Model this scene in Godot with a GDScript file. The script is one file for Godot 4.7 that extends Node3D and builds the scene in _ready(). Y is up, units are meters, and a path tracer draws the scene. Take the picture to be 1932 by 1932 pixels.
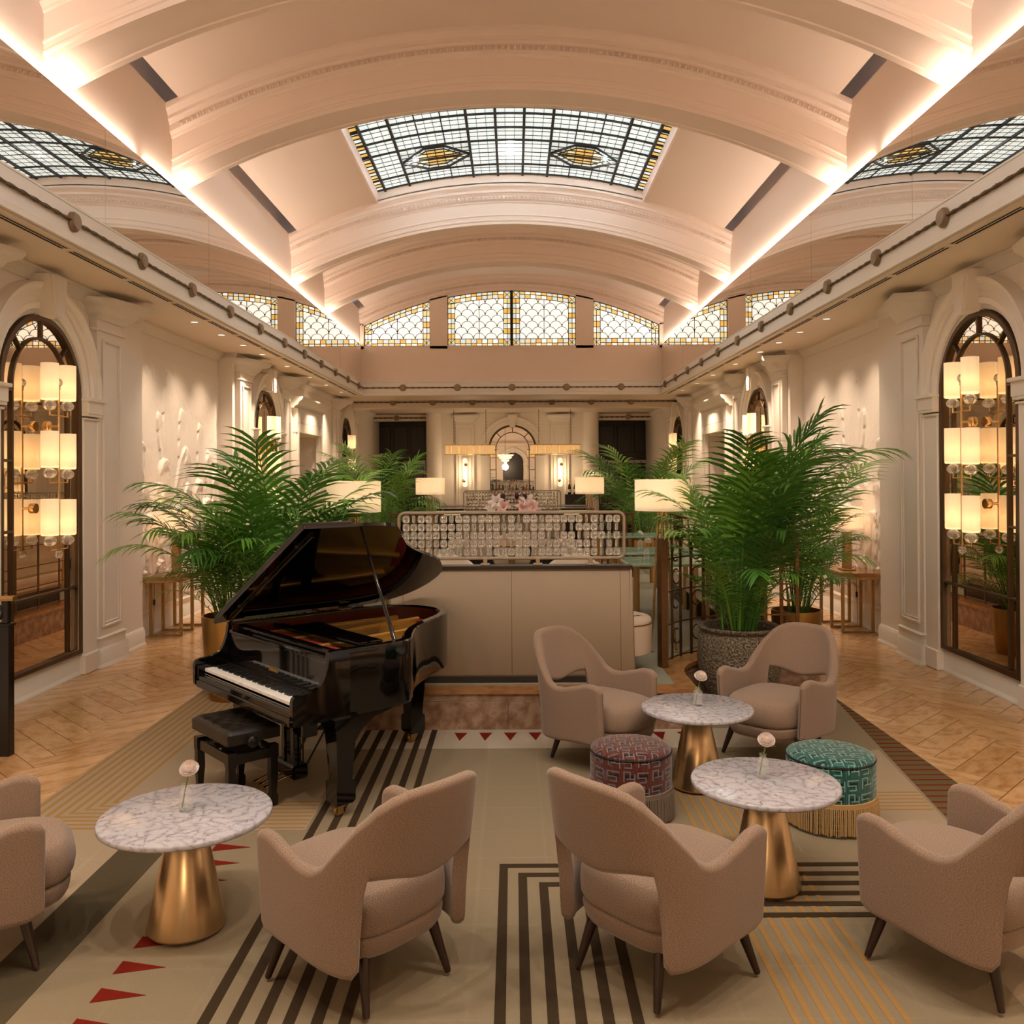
extends Node3D

# ---------------------------------------------------------------- mesh building
class MB:
	var v := PackedVector3Array()
	var n := PackedVector3Array()
	var uv := PackedVector2Array()

	func tri(a: Vector3, b: Vector3, c: Vector3) -> void:
		var nn := (b - a).cross(c - a).normalized()
		v.append(a); v.append(c); v.append(b)
		n.append(nn); n.append(nn); n.append(nn)
		uv.append(Vector2.ZERO); uv.append(Vector2.ZERO); uv.append(Vector2.ZERO)

	func tris(a: Vector3, b: Vector3, c: Vector3, na: Vector3, nb: Vector3, nc: Vector3, ua := Vector2.ZERO, ub := Vector2.ZERO, uc := Vector2.ZERO) -> void:
		v.append(a); v.append(c); v.append(b)
		n.append(na); n.append(nc); n.append(nb)
		uv.append(ua); uv.append(uc); uv.append(ub)

	func quad(a: Vector3, b: Vector3, c: Vector3, d: Vector3) -> void:
		tri(a, b, c)
		tri(a, c, d)

	func out_poly(p: Array, mid: Vector3, xf: Transform3D) -> void:
		var a: Vector3 = p[0]
		var b: Vector3 = p[1]
		var c: Vector3 = p[2]
		var flip := (b - a).cross(c - a).dot((a + b + c) / 3.0 - mid) < 0.0
		var q := []
		for k in p:
			q.append(xf * (k as Vector3))
		if flip:
			q.reverse()
		for k in range(1, q.size() - 1):
			tri(q[0], q[k], q[k + 1])

	func box(c: Vector3, s: Vector3, xf := Transform3D(), bev := 0.0) -> void:
		var h := s * 0.5
		if bev <= 0.0:
			var p := []
			for i in 8:
				p.append(xf * (c + Vector3(h.x if i & 1 else -h.x, h.y if i & 2 else -h.y, h.z if i & 4 else -h.z)))
			quad(p[1], p[3], p[7], p[5]); quad(p[0], p[4], p[6], p[2])
			quad(p[2], p[6], p[7], p[3]); quad(p[0], p[1], p[5], p[4])
			quad(p[4], p[5], p[7], p[6]); quad(p[0], p[2], p[3], p[1])
			return
		var b := minf(bev, minf(h.x, minf(h.y, h.z)) * 0.98)
		var px := func(sx, sy, sz): return c + Vector3(sx * h.x, sy * (h.y - b), sz * (h.z - b))
		var py := func(sx, sy, sz): return c + Vector3(sx * (h.x - b), sy * h.y, sz * (h.z - b))
		var pz := func(sx, sy, sz): return c + Vector3(sx * (h.x - b), sy * (h.y - b), sz * h.z)
		for s1 in [-1, 1]:
			out_poly([px.call(s1, -1, -1), px.call(s1, 1, -1), px.call(s1, 1, 1), px.call(s1, -1, 1)], c, xf)
			out_poly([py.call(-1, s1, -1), py.call(1, s1, -1), py.call(1, s1, 1), py.call(-1, s1, 1)], c, xf)
			out_poly([pz.call(-1, -1, s1), pz.call(1, -1, s1), pz.call(1, 1, s1), pz.call(-1, 1, s1)], c, xf)
			for s2 in [-1, 1]:
				out_poly([px.call(s1, s2, -1), px.call(s1, s2, 1), py.call(s1, s2, 1), py.call(s1, s2, -1)], c, xf)
				out_poly([px.call(s1, -1, s2), px.call(s1, 1, s2), pz.call(s1, 1, s2), pz.call(s1, -1, s2)], c, xf)
				out_poly([py.call(-1, s1, s2), py.call(1, s1, s2), pz.call(1, s1, s2), pz.call(-1, s1, s2)], c, xf)
				for s3 in [-1, 1]:
					out_poly([px.call(s1, s2, s3), py.call(s1, s2, s3), pz.call(s1, s2, s3)], c, xf)

	# rows of points, neighbouring columns and rows joined, smooth; columns x rows must face outward
	func grid(rows: Array, close_u := false, close_v := false, flip := false) -> void:
		var nr := rows.size()
		var nc: int = rows[0].size()
		var nor := []
		for i in nr:
			var r := PackedVector3Array()
			var up: PackedVector3Array = rows[(i + 1) % nr if close_v else mini(i + 1, nr - 1)]
			var dn: PackedVector3Array = rows[(i + nr - 1) % nr if close_v else maxi(i - 1, 0)]
			var me: PackedVector3Array = rows[i]
			for j in nc:
				var a := me[(j + 1) % nc if close_u else mini(j + 1, nc - 1)]
				var b := me[(j + nc - 1) % nc if close_u else maxi(j - 1, 0)]
				var q := (a - b).cross(up[j] - dn[j])
				r.append((-q if flip else q).normalized())
			nor.append(r)
		for i in (nr if close_v else nr - 1):
			var i2 := (i + 1) % nr
			for j in (nc if close_u else nc - 1):
				var j2 := (j + 1) % nc
				var a: Vector3 = rows[i][j]
				var b: Vector3 = rows[i][j2]
				var c: Vector3 = rows[i2][j2]
				var d: Vector3 = rows[i2][j]
				var ua := Vector2(float(j) / nc, float(i) / nr)
				var ub := Vector2(float(j + 1) / nc, float(i) / nr)
				var uc := Vector2(float(j + 1) / nc, float(i + 1) / nr)
				var ud := Vector2(float(j) / nc, float(i + 1) / nr)
				if flip:
					tris(a, d, c, nor[i][j], nor[i2][j], nor[i2][j2], ua, ud, uc)
					tris(a, c, b, nor[i][j], nor[i2][j2], nor[i][j2], ua, uc, ub)
				else:
					tris(a, b, c, nor[i][j], nor[i][j2], nor[i2][j2], ua, ub, uc)
					tris(a, c, d, nor[i][j], nor[i2][j2], nor[i2][j], ua, uc, ud)

	# profile (counter-clockwise in a frame's x, y) swept along frames whose z runs along the path
	func loft(prof: PackedVector2Array, closed: bool, frames: Array, loop := false, caps := true, crease := 0.75) -> void:
		var m := prof.size()
		var segs := m if closed else m - 1
		var sn := []
		for j in segs:
			var e := prof[(j + 1) % m] - prof[j]
			sn.append(Vector2(e.y, -e.x).normalized())
		var n0 := []
		var n1 := []
		for j in segs:
			var me: Vector2 = sn[j]
			var a := me
			var b := me
			if closed or j > 0:
				var p: Vector2 = sn[(j + segs - 1) % segs]
				if p.dot(me) > crease:
					a = (p + me).normalized()
			if closed or j < segs - 1:
				var q: Vector2 = sn[(j + 1) % segs]
				if q.dot(me) > crease:
					b = (q + me).normalized()
			n0.append(a); n1.append(b)
		var nf := frames.size()
		for i in (nf if loop else nf - 1):
			var fa: Transform3D = frames[i]
			var fb: Transform3D = frames[(i + 1) % nf]
			for j in segs:
				var p0 := prof[j]
				var p1 := prof[(j + 1) % m]
				var a := fa * Vector3(p0.x, p0.y, 0)
				var b := fa * Vector3(p1.x, p1.y, 0)
				var c := fb * Vector3(p1.x, p1.y, 0)
				var d := fb * Vector3(p0.x, p0.y, 0)
				var q0 := Vector3(n0[j].x, n0[j].y, 0)
				var q1 := Vector3(n1[j].x, n1[j].y, 0)
				var na := (fa.basis * q0).normalized()
				var nb := (fa.basis * q1).normalized()
				var nc := (fb.basis * q1).normalized()
				var nd := (fb.basis * q0).normalized()
				tris(a, b, c, na, nb, nc, Vector2(float(j) / segs, float(i) / nf), Vector2(float(j + 1) / segs, float(i) / nf), Vector2(float(j + 1) / segs, float(i + 1) / nf))
				tris(a, c, d, na, nc, nd, Vector2(float(j) / segs, float(i) / nf), Vector2(float(j + 1) / segs, float(i + 1) / nf), Vector2(float(j) / segs, float(i + 1) / nf))
		if closed and caps and not loop:
			var t := Geometry2D.triangulate_polygon(prof)
			for k in range(0, t.size(), 3):
				for e in 2:
					var f: Transform3D = frames[nf - 1] if e else frames[0]
					var a := f * Vector3(prof[t[k]].x, prof[t[k]].y, 0)
					var b := f * Vector3(prof[t[k + 1]].x, prof[t[k + 1]].y, 0)
					var c := f * Vector3(prof[t[k + 2]].x, prof[t[k + 2]].y, 0)
					var want := f.basis.z if e else -f.basis.z
					if (b - a).cross(c - a).dot(want) > 0:
						tri(a, b, c)
					else:
						tri(a, c, b)

	# a flat outline (x, y) pushed from z0 to z1 of the frame
	func prism(poly: PackedVector2Array, z0: float, z1: float, xf := Transform3D(), crease := 0.75) -> void:
		var p := poly
		if Geometry2D.is_polygon_clockwise(p):
			p = p.duplicate()
			p.reverse()
		loft(p, true, [xf * Transform3D(Basis(), Vector3(0, 0, z0)), xf * Transform3D(Basis(), Vector3(0, 0, z1))], false, true, crease)

	# profile of (radius, height) turned about y, from bottom to top on the outside
	func lathe(prof: PackedVector2Array, seg := 24, xf := Transform3D(), crease := 0.6) -> void:
		var fr := []
		for i in seg:
			var a := TAU * i / seg
			var bx := Vector3(cos(a), 0, sin(a))
			fr.append(xf * Transform3D(Basis(bx, Vector3.UP, bx.cross(Vector3.UP)), Vector3.ZERO))
		loft(prof, false, fr, true, false, crease)

	func tube(pts: Array, rad, seg := 8, caps := true) -> void:
		var prof := PackedVector2Array()
		for i in seg:
			prof.append(Vector2(cos(TAU * i / seg), sin(TAU * i / seg)))
		var fr := []
		var m := pts.size()
		var up := Vector3.ZERO
		for i in m:
			var t: Vector3 = ((pts[mini(i + 1, m - 1)] as Vector3) - (pts[maxi(i - 1, 0)] as Vector3)).normalized()
			if i == 0:
				up = t.cross(Vector3.RIGHT if absf(t.x) < 0.9 else Vector3.UP).normalized()
			up = (up - t * up.dot(t)).normalized()
			var r: float = rad[i] if rad is Array else rad
			fr.append(Transform3D(Basis(up * r, t.cross(up) * r, t * r), pts[i]))
		loft(prof, true, fr, false, caps, -1.0)

	func sphere(c: Vector3, r: Vector3, rings := 8, seg := 14) -> void:
		var p := PackedVector2Array()
		for i in rings + 1:
			var a := -PI / 2 + PI * i / rings
			p.append(Vector2(maxf(cos(a), 0.0001) * r.x, sin(a) * r.y))
		lathe(p, seg, Transform3D(Basis.from_scale(Vector3(1, 1, r.z / r.x)), c), -1.0)

	func join(o: MB, xf := Transform3D()) -> void:
		var nb := xf.basis.inverse().transposed()
		for i in o.v.size():
			v.append(xf * o.v[i]); n.append((nb * o.n[i]).normalized()); uv.append(o.uv[i])

	func mesh() -> ArrayMesh:
		var a := []
		a.resize(Mesh.ARRAY_MAX)
		a[Mesh.ARRAY_VERTEX] = v
		a[Mesh.ARRAY_NORMAL] = n
		a[Mesh.ARRAY_TEX_UV] = uv
		var m := ArrayMesh.new()
		m.add_surface_from_arrays(Mesh.PRIMITIVE_TRIANGLES, a)
		return m

# ---------------------------------------------------------------- small helpers
var M := {}
var trim_count := 0
var rng := RandomNumberGenerator.new()

func V(x: float, y: float, d: float) -> Vector3:      # d: distance into the room
	return Vector3(x, y, -d)

func pv(a: Array) -> PackedVector2Array:                # flat list of numbers -> outline
	var r := PackedVector2Array()
	for i in range(0, a.size(), 2):
		r.append(Vector2(a[i], a[i + 1]))
	return r

func at(p: Vector3, yaw := 0.0) -> Transform3D:
	return Transform3D(Basis(Vector3.UP, yaw), p)

func part(parent: Node3D, called: String, m, mat: Material, xf := Transform3D()) -> MeshInstance3D:
	var o := MeshInstance3D.new()
	o.name = called
	o.mesh = (m as MB).mesh() if m is MB else m
	o.material_override = mat
	o.transform = xf
	parent.add_child(o, true)
	return o

func tag(o: Node3D, label: String, category: String, group := "") -> Node3D:
	o.set_meta("label", label)
	o.set_meta("category", category)
	if group:
		o.set_meta("group", group)
	return o

func thing(called: String, label: String, category: String, p := Vector3.ZERO, yaw := 0.0, group := "") -> Node3D:
	var o := Node3D.new()
	o.name = called
	o.transform = at(p, yaw)
	add_child(o, true)
	return tag(o, label, category, group)

func struct_node(called: String, p := Vector3.ZERO, yaw := 0.0) -> Node3D:
	var o := Node3D.new()
	o.name = called
	o.transform = at(p, yaw)
	o.set_meta("kind", "structure")
	add_child(o, true)
	return o

func trim_name() -> String:
	trim_count += 1
	return "trim_%d" % trim_count

func struct_mesh(called: String, m, mat: Material, xf := Transform3D()) -> MeshInstance3D:
	var o := part(self, called, m, mat, xf)
	o.set_meta("kind", "structure")
	return o

func copy(o: Node3D, label: String, p: Vector3, yaw := 0.0) -> Node3D:
	var c: Node3D = o.duplicate()
	c.name = String(o.name)
	add_child(c, true)
	c.transform = at(p, yaw)
	c.set_meta("label", label)
	return c

func omni(p: Vector3, col: Color, energy: float, size := 0.05) -> void:
	var l := OmniLight3D.new()
	l.name = "lamp"
	l.position = p
	l.light_color = col
	l.light_energy = energy
	l.light_size = size
	l.omni_range = 40.0
	l.omni_attenuation = 2.0
	l.shadow_enabled = true
	add_child(l, true)

func spot(p: Vector3, to: Vector3, col: Color, energy: float, angle := 35.0, size := 0.04) -> void:
	var l := SpotLight3D.new()
	l.name = "spot"
	add_child(l, true)
	l.look_at_from_position(p, to, Vector3.UP if absf((to - p).normalized().y) < 0.98 else Vector3.FORWARD)
	l.light_color = col
	l.light_energy = energy
	l.light_size = size
	l.spot_range = 40.0
	l.spot_angle = angle
	l.spot_attenuation = 2.0
	l.spot_angle_attenuation = 1.0
	l.shadow_enabled = true

func area(p: Vector3, b: Basis, size: Vector2, col: Color, energy: float) -> void:
	var l := AreaLight3D.new()
	l.name = "panel"
	l.transform = Transform3D(b, p)
	l.area_size = size
	l.light_color = col
	l.light_energy = energy
	l.area_normalize_energy = true
	l.area_range = 60.0
	l.area_attenuation = 2.0
	l.shadow_enabled = true
	add_child(l, true)

func circle(r: float, seg := 24, cx := 0.0, cy := 0.0) -> PackedVector2Array:
	var p := PackedVector2Array()
	for i in seg:
		p.append(Vector2(cx + r * cos(TAU * i / seg), cy + r * sin(TAU * i / seg)))
	return p

func rrect(x0: float, y0: float, x1: float, y1: float, r: float, seg := 5) -> PackedVector2Array:
	var p := PackedVector2Array()
	var c := [Vector2(x1 - r, y0 + r), Vector2(x1 - r, y1 - r), Vector2(x0 + r, y1 - r), Vector2(x0 + r, y0 + r)]
	for k in 4:
		for i in seg + 1:
			var a := -PI / 2 + k * PI / 2 + PI / 2 * i / seg
			p.append(c[k] + Vector2(cos(a), sin(a)) * r)
	return p

func smooth_path(p: Array, per := 6, closed := false) -> Array:   # Catmull-Rom, Vector2 or Vector3
	var r := []
	var m := p.size()
	for i in (m if closed else m - 1):
		var a = p[(i + m - 1) % m] if closed or i > 0 else p[0]
		var b = p[i]
		var c = p[(i + 1) % m]
		var d = p[(i + 2) % m] if closed or i < m - 2 else p[m - 1]
		for k in per:
			var t := float(k) / per
			r.append(0.5 * ((2.0 * b) + (c - a) * t + (2.0 * a - 5.0 * b + 4.0 * c - d) * t * t + (3.0 * b - a - 3.0 * c + d) * t * t * t))
	if not closed:
		r.append(p[m - 1])
	return r

# frames of a level path in plan: profile x points to the right of travel, y up
func plan_frames(pts: Array, closed := false) -> Array:
	var fr := []
	var m := pts.size()
	for i in m:
		var a: Vector3 = pts[(i + m - 1) % m] if closed or i > 0 else pts[0]
		var b: Vector3 = pts[(i + 1) % m] if closed or i < m - 1 else pts[m - 1]
		var here: Vector3 = pts[i]
		var t := (b - a).normalized()
		var x := Vector3.UP.cross(t).normalized()
		var k := 1.0
		var t1 := (here - a).normalized()
		if t1.length() > 0.5:
			k = 1.0 / maxf(0.5, Vector3.UP.cross(t1).normalized().dot(x))
		fr.append(Transform3D(Basis(x * k, Vector3.UP, t), here))
	return fr

# frames of a straight run of moulding on a side wall: profile x into the room, y up. s = -1 left, 1 right
func wall_run(s: int, x: float, d0: float, d1: float) -> Array:
	if s < 0:
		return [Transform3D(Basis(), V(-x, 0, d1)), Transform3D(Basis(), V(-x, 0, d0))]
	var b := Basis(Vector3(-1, 0, 0), Vector3.UP, Vector3(0, 0, -1))
	return [Transform3D(b, V(x, 0, d0)), Transform3D(b, V(x, 0, d1))]

# frames along an arch across the room, centre height cy: profile x toward the camera, y outward (radius)
func arch_frames(cy: float, radius: float, half: float, d: float, seg := 40) -> Array:
	var fr := []
	var amax := asin(clampf(half / radius, 0, 1))
	for i in seg + 1:
		var a := -amax + 2.0 * amax * i / seg
		var up := Vector3(sin(a), cos(a), 0)
		var tang := Vector3(cos(a), -sin(a), 0)
		# x = y cross z : up x tang must be +z (toward the camera)
		fr.append(Transform3D(Basis(up.cross(-tang), up, -tang), Vector3(0, cy, -d)))
	fr.reverse()
	return fr

# ---------------------------------------------------------------- materials
func C(hex: String) -> Color:
	return Color(hex)

func mat(called: String, c: Color, rough := 0.6, metal := 0.0, spec := 0.5) -> StandardMaterial3D:
	var m := StandardMaterial3D.new()
	m.resource_name = called
	m.albedo_color = c
	m.roughness = rough
	m.metallic = metal
	m.metallic_specular = spec
	M[called] = m
	return m

func noise(kind: int, freq: float, octaves := 4, fractal := 1, seed_ := 1, warp := 0.0) -> FastNoiseLite:
	var f := FastNoiseLite.new()
	f.noise_type = kind
	f.frequency = freq
	f.seed = seed_
	f.fractal_type = fractal
	f.fractal_octaves = octaves
	if warp > 0.0:
		f.domain_warp_enabled = true
		f.domain_warp_amplitude = warp
		f.domain_warp_frequency = freq
	return f

func tex(f: FastNoiseLite, stops: Array, size := 512, bump := 0.0) -> NoiseTexture2D:
	var t := NoiseTexture2D.new()
	t.width = size
	t.height = size
	t.seamless = true
	t.noise = f
	if bump > 0.0:
		t.as_normal_map = true
		t.bump_strength = bump
	elif stops.size():
		var g := Gradient.new()
		var off := PackedFloat32Array()
		var col := PackedColorArray()
		for s in stops:
			off.append(s[0]); col.append(s[1])
		g.offsets = off
		g.colors = col
		t.color_ramp = g
	return t

func tri_map(m: StandardMaterial3D, s: Vector3, world := false) -> void:
	m.uv1_triplanar = true
	m.uv1_world_triplanar = world
	m.uv1_scale = s
	m.uv1_triplanar_sharpness = 4.0

func glow(called: String, c: Color, energy: float, base := Color(0.9, 0.88, 0.84)) -> StandardMaterial3D:
	var m := mat(called, base, 0.4)
	m.emission_enabled = true
	m.emission = c
	m.emission_energy_multiplier = energy
	return m

func make_materials() -> void:
	mat("plaster", C("ebe2d7"), 0.55)
	mat("vault_plaster", C("ecd9cb"), 0.6)
	mat("soffit_plaster", C("e6d8c6"), 0.6)
	mat("skirting_paint", C("ece6dc"), 0.35)
	mat("relief_plaster", C("efe7dc"), 0.7)
	mat("grout", C("4a3624"), 0.8)
	var w := Color.WHITE
	var streak := tex(noise(FastNoiseLite.TYPE_SIMPLEX, 0.010, 6, 1, 5, 20.0), [[0.0, C("a88460")], [0.25, C("bc9a74")], [0.5, C("c8a882")], [0.75, C("cfb18c")], [0.92, C("c4a27a")], [1.0, C("b08c64")]], 512)
	var pits := tex(noise(FastNoiseLite.TYPE_SIMPLEX, 0.02, 3, 1, 9), [[0.0, Color(0.10, 0.10, 0.10)], [1.0, Color(0.26, 0.26, 0.26)]], 256)
	for k in 6:
		var m := mat("stone_plank%d" % k, [C("fff4e6"), C("f6e8d4"), C("fff0dc"), C("efdcc4"), C("fbeeda"), C("f2e2cc")][k], 1.0)
		m.albedo_texture = streak
		m.roughness_texture = pits
		m.roughness_texture_channel = BaseMaterial3D.TEXTURE_CHANNEL_RED
		tri_map(m, Vector3(0.7, 0.7, 1.5))
		m.uv1_offset = Vector3(0.37 * k, 0.21 * k, 0.53 * k)
	var trav := tex(noise(FastNoiseLite.TYPE_SIMPLEX, 0.014, 6, 1, 21, 20.0), [[0.0, C("7a5a44")], [0.4, C("8f705a")], [0.6, C("9c7f68")], [0.8, C("a98d78")], [1.0, C("866750")]], 512)
	var pl := mat("plinth_marble", w, 0.25)
	pl.albedo_texture = trav
	tri_map(pl, Vector3(0.9, 0.9, 0.9), true)
	var pt := mat("plinth_top", C("d2b394"), 0.14)
	pt.albedo_texture = streak
	tri_map(pt, Vector3(0.7, 0.7, 0.7), true)
	# carpet
	var pile := tex(noise(FastNoiseLite.TYPE_SIMPLEX, 0.16, 3, 1, 3), [[0.0, Color(0.80, 0.80, 0.80)], [1.0, Color(1, 1, 1)]], 512)
	var pile_h := tex(noise(FastNoiseLite.TYPE_SIMPLEX, 0.30, 2, 1, 4), [], 512)
	for a in [["carpet_field", "a39378"], ["carpet_light", "bda98e"], ["carpet_white", "cfc0aa"], ["carpet_dark", "4a3c2c"], ["carpet_shadow", "5f5440"], ["carpet_amber", "bd935a"], ["carpet_red", "86261a"], ["carpet_brown", "796848"], ["carpet_sage", "a9a896"]]:
		var m := mat(a[0], C(a[1]), 1.0, 0.0, 0.2)
		m.albedo_texture = pile
		m.heightmap_enabled = true
		m.heightmap_texture = pile_h
		m.heightmap_scale = 0.3
		tri_map(m, Vector3(3, 3, 3), true)
	# chair cloth
	var weave := tex(noise(FastNoiseLite.TYPE_SIMPLEX, 0.10, 4, 1, 12, 6.0), [[0.0, C("635043")], [0.4, C("826c5c")], [0.65, C("97806e")], [1.0, C("ae9884")]], 512)
	var weave_h := tex(noise(FastNoiseLite.TYPE_SIMPLEX, 0.22, 2, 1, 13), [], 512)
	var ch := mat("chair_cloth", w, 0.95, 0.0, 0.25)
	ch.albedo_texture = weave
	ch.heightmap_enabled = true
	ch.heightmap_texture = weave_h
	ch.heightmap_scale = 0.05
	ch.rim_enabled = true
	ch.rim = 0.5
	ch.rim_tint = 0.7
	tri_map(ch, Vector3(3.0, 5.5, 3.0))
	mat("walnut", C("2a1710"), 0.3)
	# metals
	mat("mirror", Color(0.94, 0.93, 0.91), 0.0, 1.0)
	mat("mirror_bronze", Color(0.86, 0.81, 0.74), 0.01, 1.0)
	mat("frame_bronze", C("57432e"), 0.38, 0.75)
	mat("dark_bronze", C("4f3a28"), 0.35, 0.85)
	mat("rope_bronze", C("6d5a45"), 0.45, 0.7)
	mat("disc_bronze", C("8b7961"), 0.42, 0.6)
	var br := mat("brass", C("e2bd84"), 0.22, 1.0)
	br.anisotropy_enabled = false
	mat("brushed_brass", C("c9ae86"), 0.28, 1.0)
	mat("aged_brass", C("bd9a66"), 0.33, 0.95)
	var ham := mat("hammered_brass", C("b59664"), 0.3, 0.9)
	ham.heightmap_enabled = true
	ham.heightmap_texture = tex(noise(FastNoiseLite.TYPE_CELLULAR, 0.05, 1, 0, 6), [], 256)
	ham.heightmap_scale = 0.5
	tri_map(ham, Vector3(4, 4, 4))
	var rail := mat("rail_bronze", C("6e5238"), 0.33, 0.9)
	rail.heightmap_enabled = true
	rail.heightmap_texture = ham.heightmap_texture
	rail.heightmap_scale = 0.2
	tri_map(rail, Vector3(3, 3, 3))
	mat("frame_champagne", C("a59580"), 0.42, 0.6)
	# piano
	var lac := mat("lacquer", C("070606"), 0.06, 0.0, 0.4)
	lac.clearcoat_enabled = true
	lac.clearcoat = 0.4
	lac.clearcoat_roughness = 0.02
	mat("key_white", C("efece6"), 0.2)
	mat("key_black", C("111010"), 0.25)
	mat("piano_gold", C("c39a4d"), 0.35, 0.55)
	mat("mahogany", C("4a1c10"), 0.25)
	mat("felt_red", C("8c1f1b"), 0.9)
	mat("black_leather", C("1d1815"), 0.38)
	mat("black_paint", C("120f0d"), 0.25)
	mat("iron", C("1b1512"), 0.4, 0.4)
	# marble table tops
	var vein := tex(noise(FastNoiseLite.TYPE_SIMPLEX, 0.011, 6, 2, 31, 60.0), [[0.0, C("dedcdd")], [0.45, C("d9d6d8")], [0.66, C("c9c4c6")], [0.82, C("a8a1a4")], [0.93, C("847c80")], [1.0, C("6d6569")]], 1024)
	var mb := mat("white_marble", C("d2d2d8"), 0.14)
	mb.albedo_texture = vein
	tri_map(mb, Vector3(0.95, 0.95, 0.95), true)
	mat("plinth_dark", C("241c17"), 0.4)
	mat("cream_leather", C("c3b198"), 0.42)
	mat("cream_seat", C("cdb9a4"), 0.45)
	mat("taupe_leather", C("998670"), 0.5)
	mat("piping", C("6b4a30"), 0.5)
	var gm := mat("green_marble", C("a9c4b2"), 0.12)
	gm.albedo_texture = tex(noise(FastNoiseLite.TYPE_SIMPLEX, 0.02, 4, 1, 41, 10.0), [[0.0, Color(0.8, 0.8, 0.8)], [1.0, w]], 256)
	tri_map(gm, Vector3(1, 1, 1), true)
	mat("terracotta", C("b07c56"), 0.4)
	mat("white_cloth", C("e3dacc"), 0.8)
	# glass
	var gl := mat("clear_glass", Color(0.96, 0.99, 0.97, 0.06), 0.0)
	gl.transparency = BaseMaterial3D.TRANSPARENCY_ALPHA
	var cr := mat("crystal", Color(0.98, 0.97, 0.95, 0.16), 0.02)
	cr.transparency = BaseMaterial3D.TRANSPARENCY_ALPHA
	cr.refraction_enabled = true
	cr.refraction_scale = 0.055
	var dk := mat("dark_pane", Color(0.05, 0.045, 0.05), 0.05)
	dk.metallic_specular = 0.6
	mat("dark_joinery", C("1c1310"), 0.35)
	# shades
	for a in [["opal_shade", "fff3dc", 0.22], ["linen_shade", "fff6e8", 0.25], ["square_shade", "ffe9d2", 0.25]]:
		var m := mat(a[0], C(a[1]), 0.7)
		m.backlight_enabled = true
		m.backlight = Color(0.8, 0.78, 0.74)
		m.emission_enabled = true
		m.emission = C("ffe4bd") if a[0] == "opal_shade" else C("ffdcb2")
		m.emission_energy_multiplier = a[2]
	glow("lamp_disc", C("fff2dc"), 2.5)
	glow("bar_tube_lamp", C("ffe3b4"), 1.2)
	glow("bar_light_panel", C("ffdf9e"), 0.75)
	glow("cove_led_light", C("ffe6cc"), 2.0)
	var ala := glow("alabaster_lamp", C("ffdca4"), 0.62)
	ala.emission_texture = tex(noise(FastNoiseLite.TYPE_SIMPLEX, 0.02, 4, 1, 61, 20.0), [[0.0, C("c58f52")], [0.4, C("e9b878")], [0.6, C("ffe2b0")], [1.0, C("fff0d0")]], 256)
	ala.emission_operator = BaseMaterial3D.EMISSION_OP_MULTIPLY
	tri_map(ala, Vector3(3, 3, 3))
	# stained glass, lit by the daylight behind
	glow("window_pane_white", C("fff6ea"), 1.0)
	glow("window_pane_blue", C("d6e6e4"), 0.8)
	glow("window_pane_amber", C("f3ab28"), 0.85)
	glow("window_pane_straw", C("f6d68a"), 0.85)
	glow("window_pane_sky", C("dcebea"), 0.95)
	glow("window_pane_gold", C("e9b548"), 0.85)
	glow("window_pane_ivory", C("e9e6d2"), 0.8)
	mat("lead", C("16140f"), 0.5)
	mat("slot_black", C("0b0908"), 0.8)
	# plants
	var gs := ["47782a", "588c31", "3a6424", "6d9a3a"]
	for k in 4:
		var m := mat("leaf%d" % k, C(gs[k]), 0.35, 0.0, 0.45)
		m.backlight_enabled = true
		m.backlight = C(gs[k]) * 0.8
	mat("stem_green", C("66803a"), 0.5)
	mat("soil", C("2a2019"), 1.0)
	var st := mat("pot_stone", w, 0.85)
	st.albedo_texture = tex(noise(FastNoiseLite.TYPE_SIMPLEX, 0.05, 5, 1, 71, 12.0), [[0.0, C("2f2820")], [0.4, C("574c3e")], [0.65, C("7b6e5a")], [0.85, C("a89a80")], [1.0, C("5e5242")]], 512)
	st.heightmap_enabled = true
	st.heightmap_texture = tex(noise(FastNoiseLite.TYPE_SIMPLEX, 0.06, 5, 1, 72), [], 256)
	st.heightmap_scale = 1.0
	tri_map(st, Vector3(1.6, 1.6, 1.6))
	mat("pot_brass", C("a37c42"), 0.36, 0.85)
	var pe := mat("petal_blush", C("f8ece6"), 0.7)
	pe.backlight_enabled = true
	pe.backlight = Color(0.4, 0.36, 0.34)
	var pk := mat("petal_pink", C("e9bfb6"), 0.6)
	pk.backlight_enabled = true
	pk.backlight = Color(0.4, 0.3, 0.28)
	mat("flower_eye", C("c9a58a"), 0.8)
	mat("bud_dark", C("4a1530"), 0.6)
	mat("bottle_dark", C("16130f"), 0.1)
	mat("bottle_amber", C("8a4a14"), 0.12)
	mat("bottle_green", C("1d3518"), 0.1)
	mat("bottle_clear", C("b9b2a4"), 0.1)
	mat("bottle_label", C("e5d6ba"), 0.7)
	mat("bottle_red", C("8b1c12"), 0.2)
	mat("chair_white", C("dccfbd"), 0.7)
	mat("fringe_grey", C("77685a"), 0.9)
	mat("fringe_gold", C("ab8a5a"), 0.9)
	mat("wood_slat", C("7a4a24"), 0.45)
	mat("outlet_black", C("15130f"), 0.6)

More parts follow.
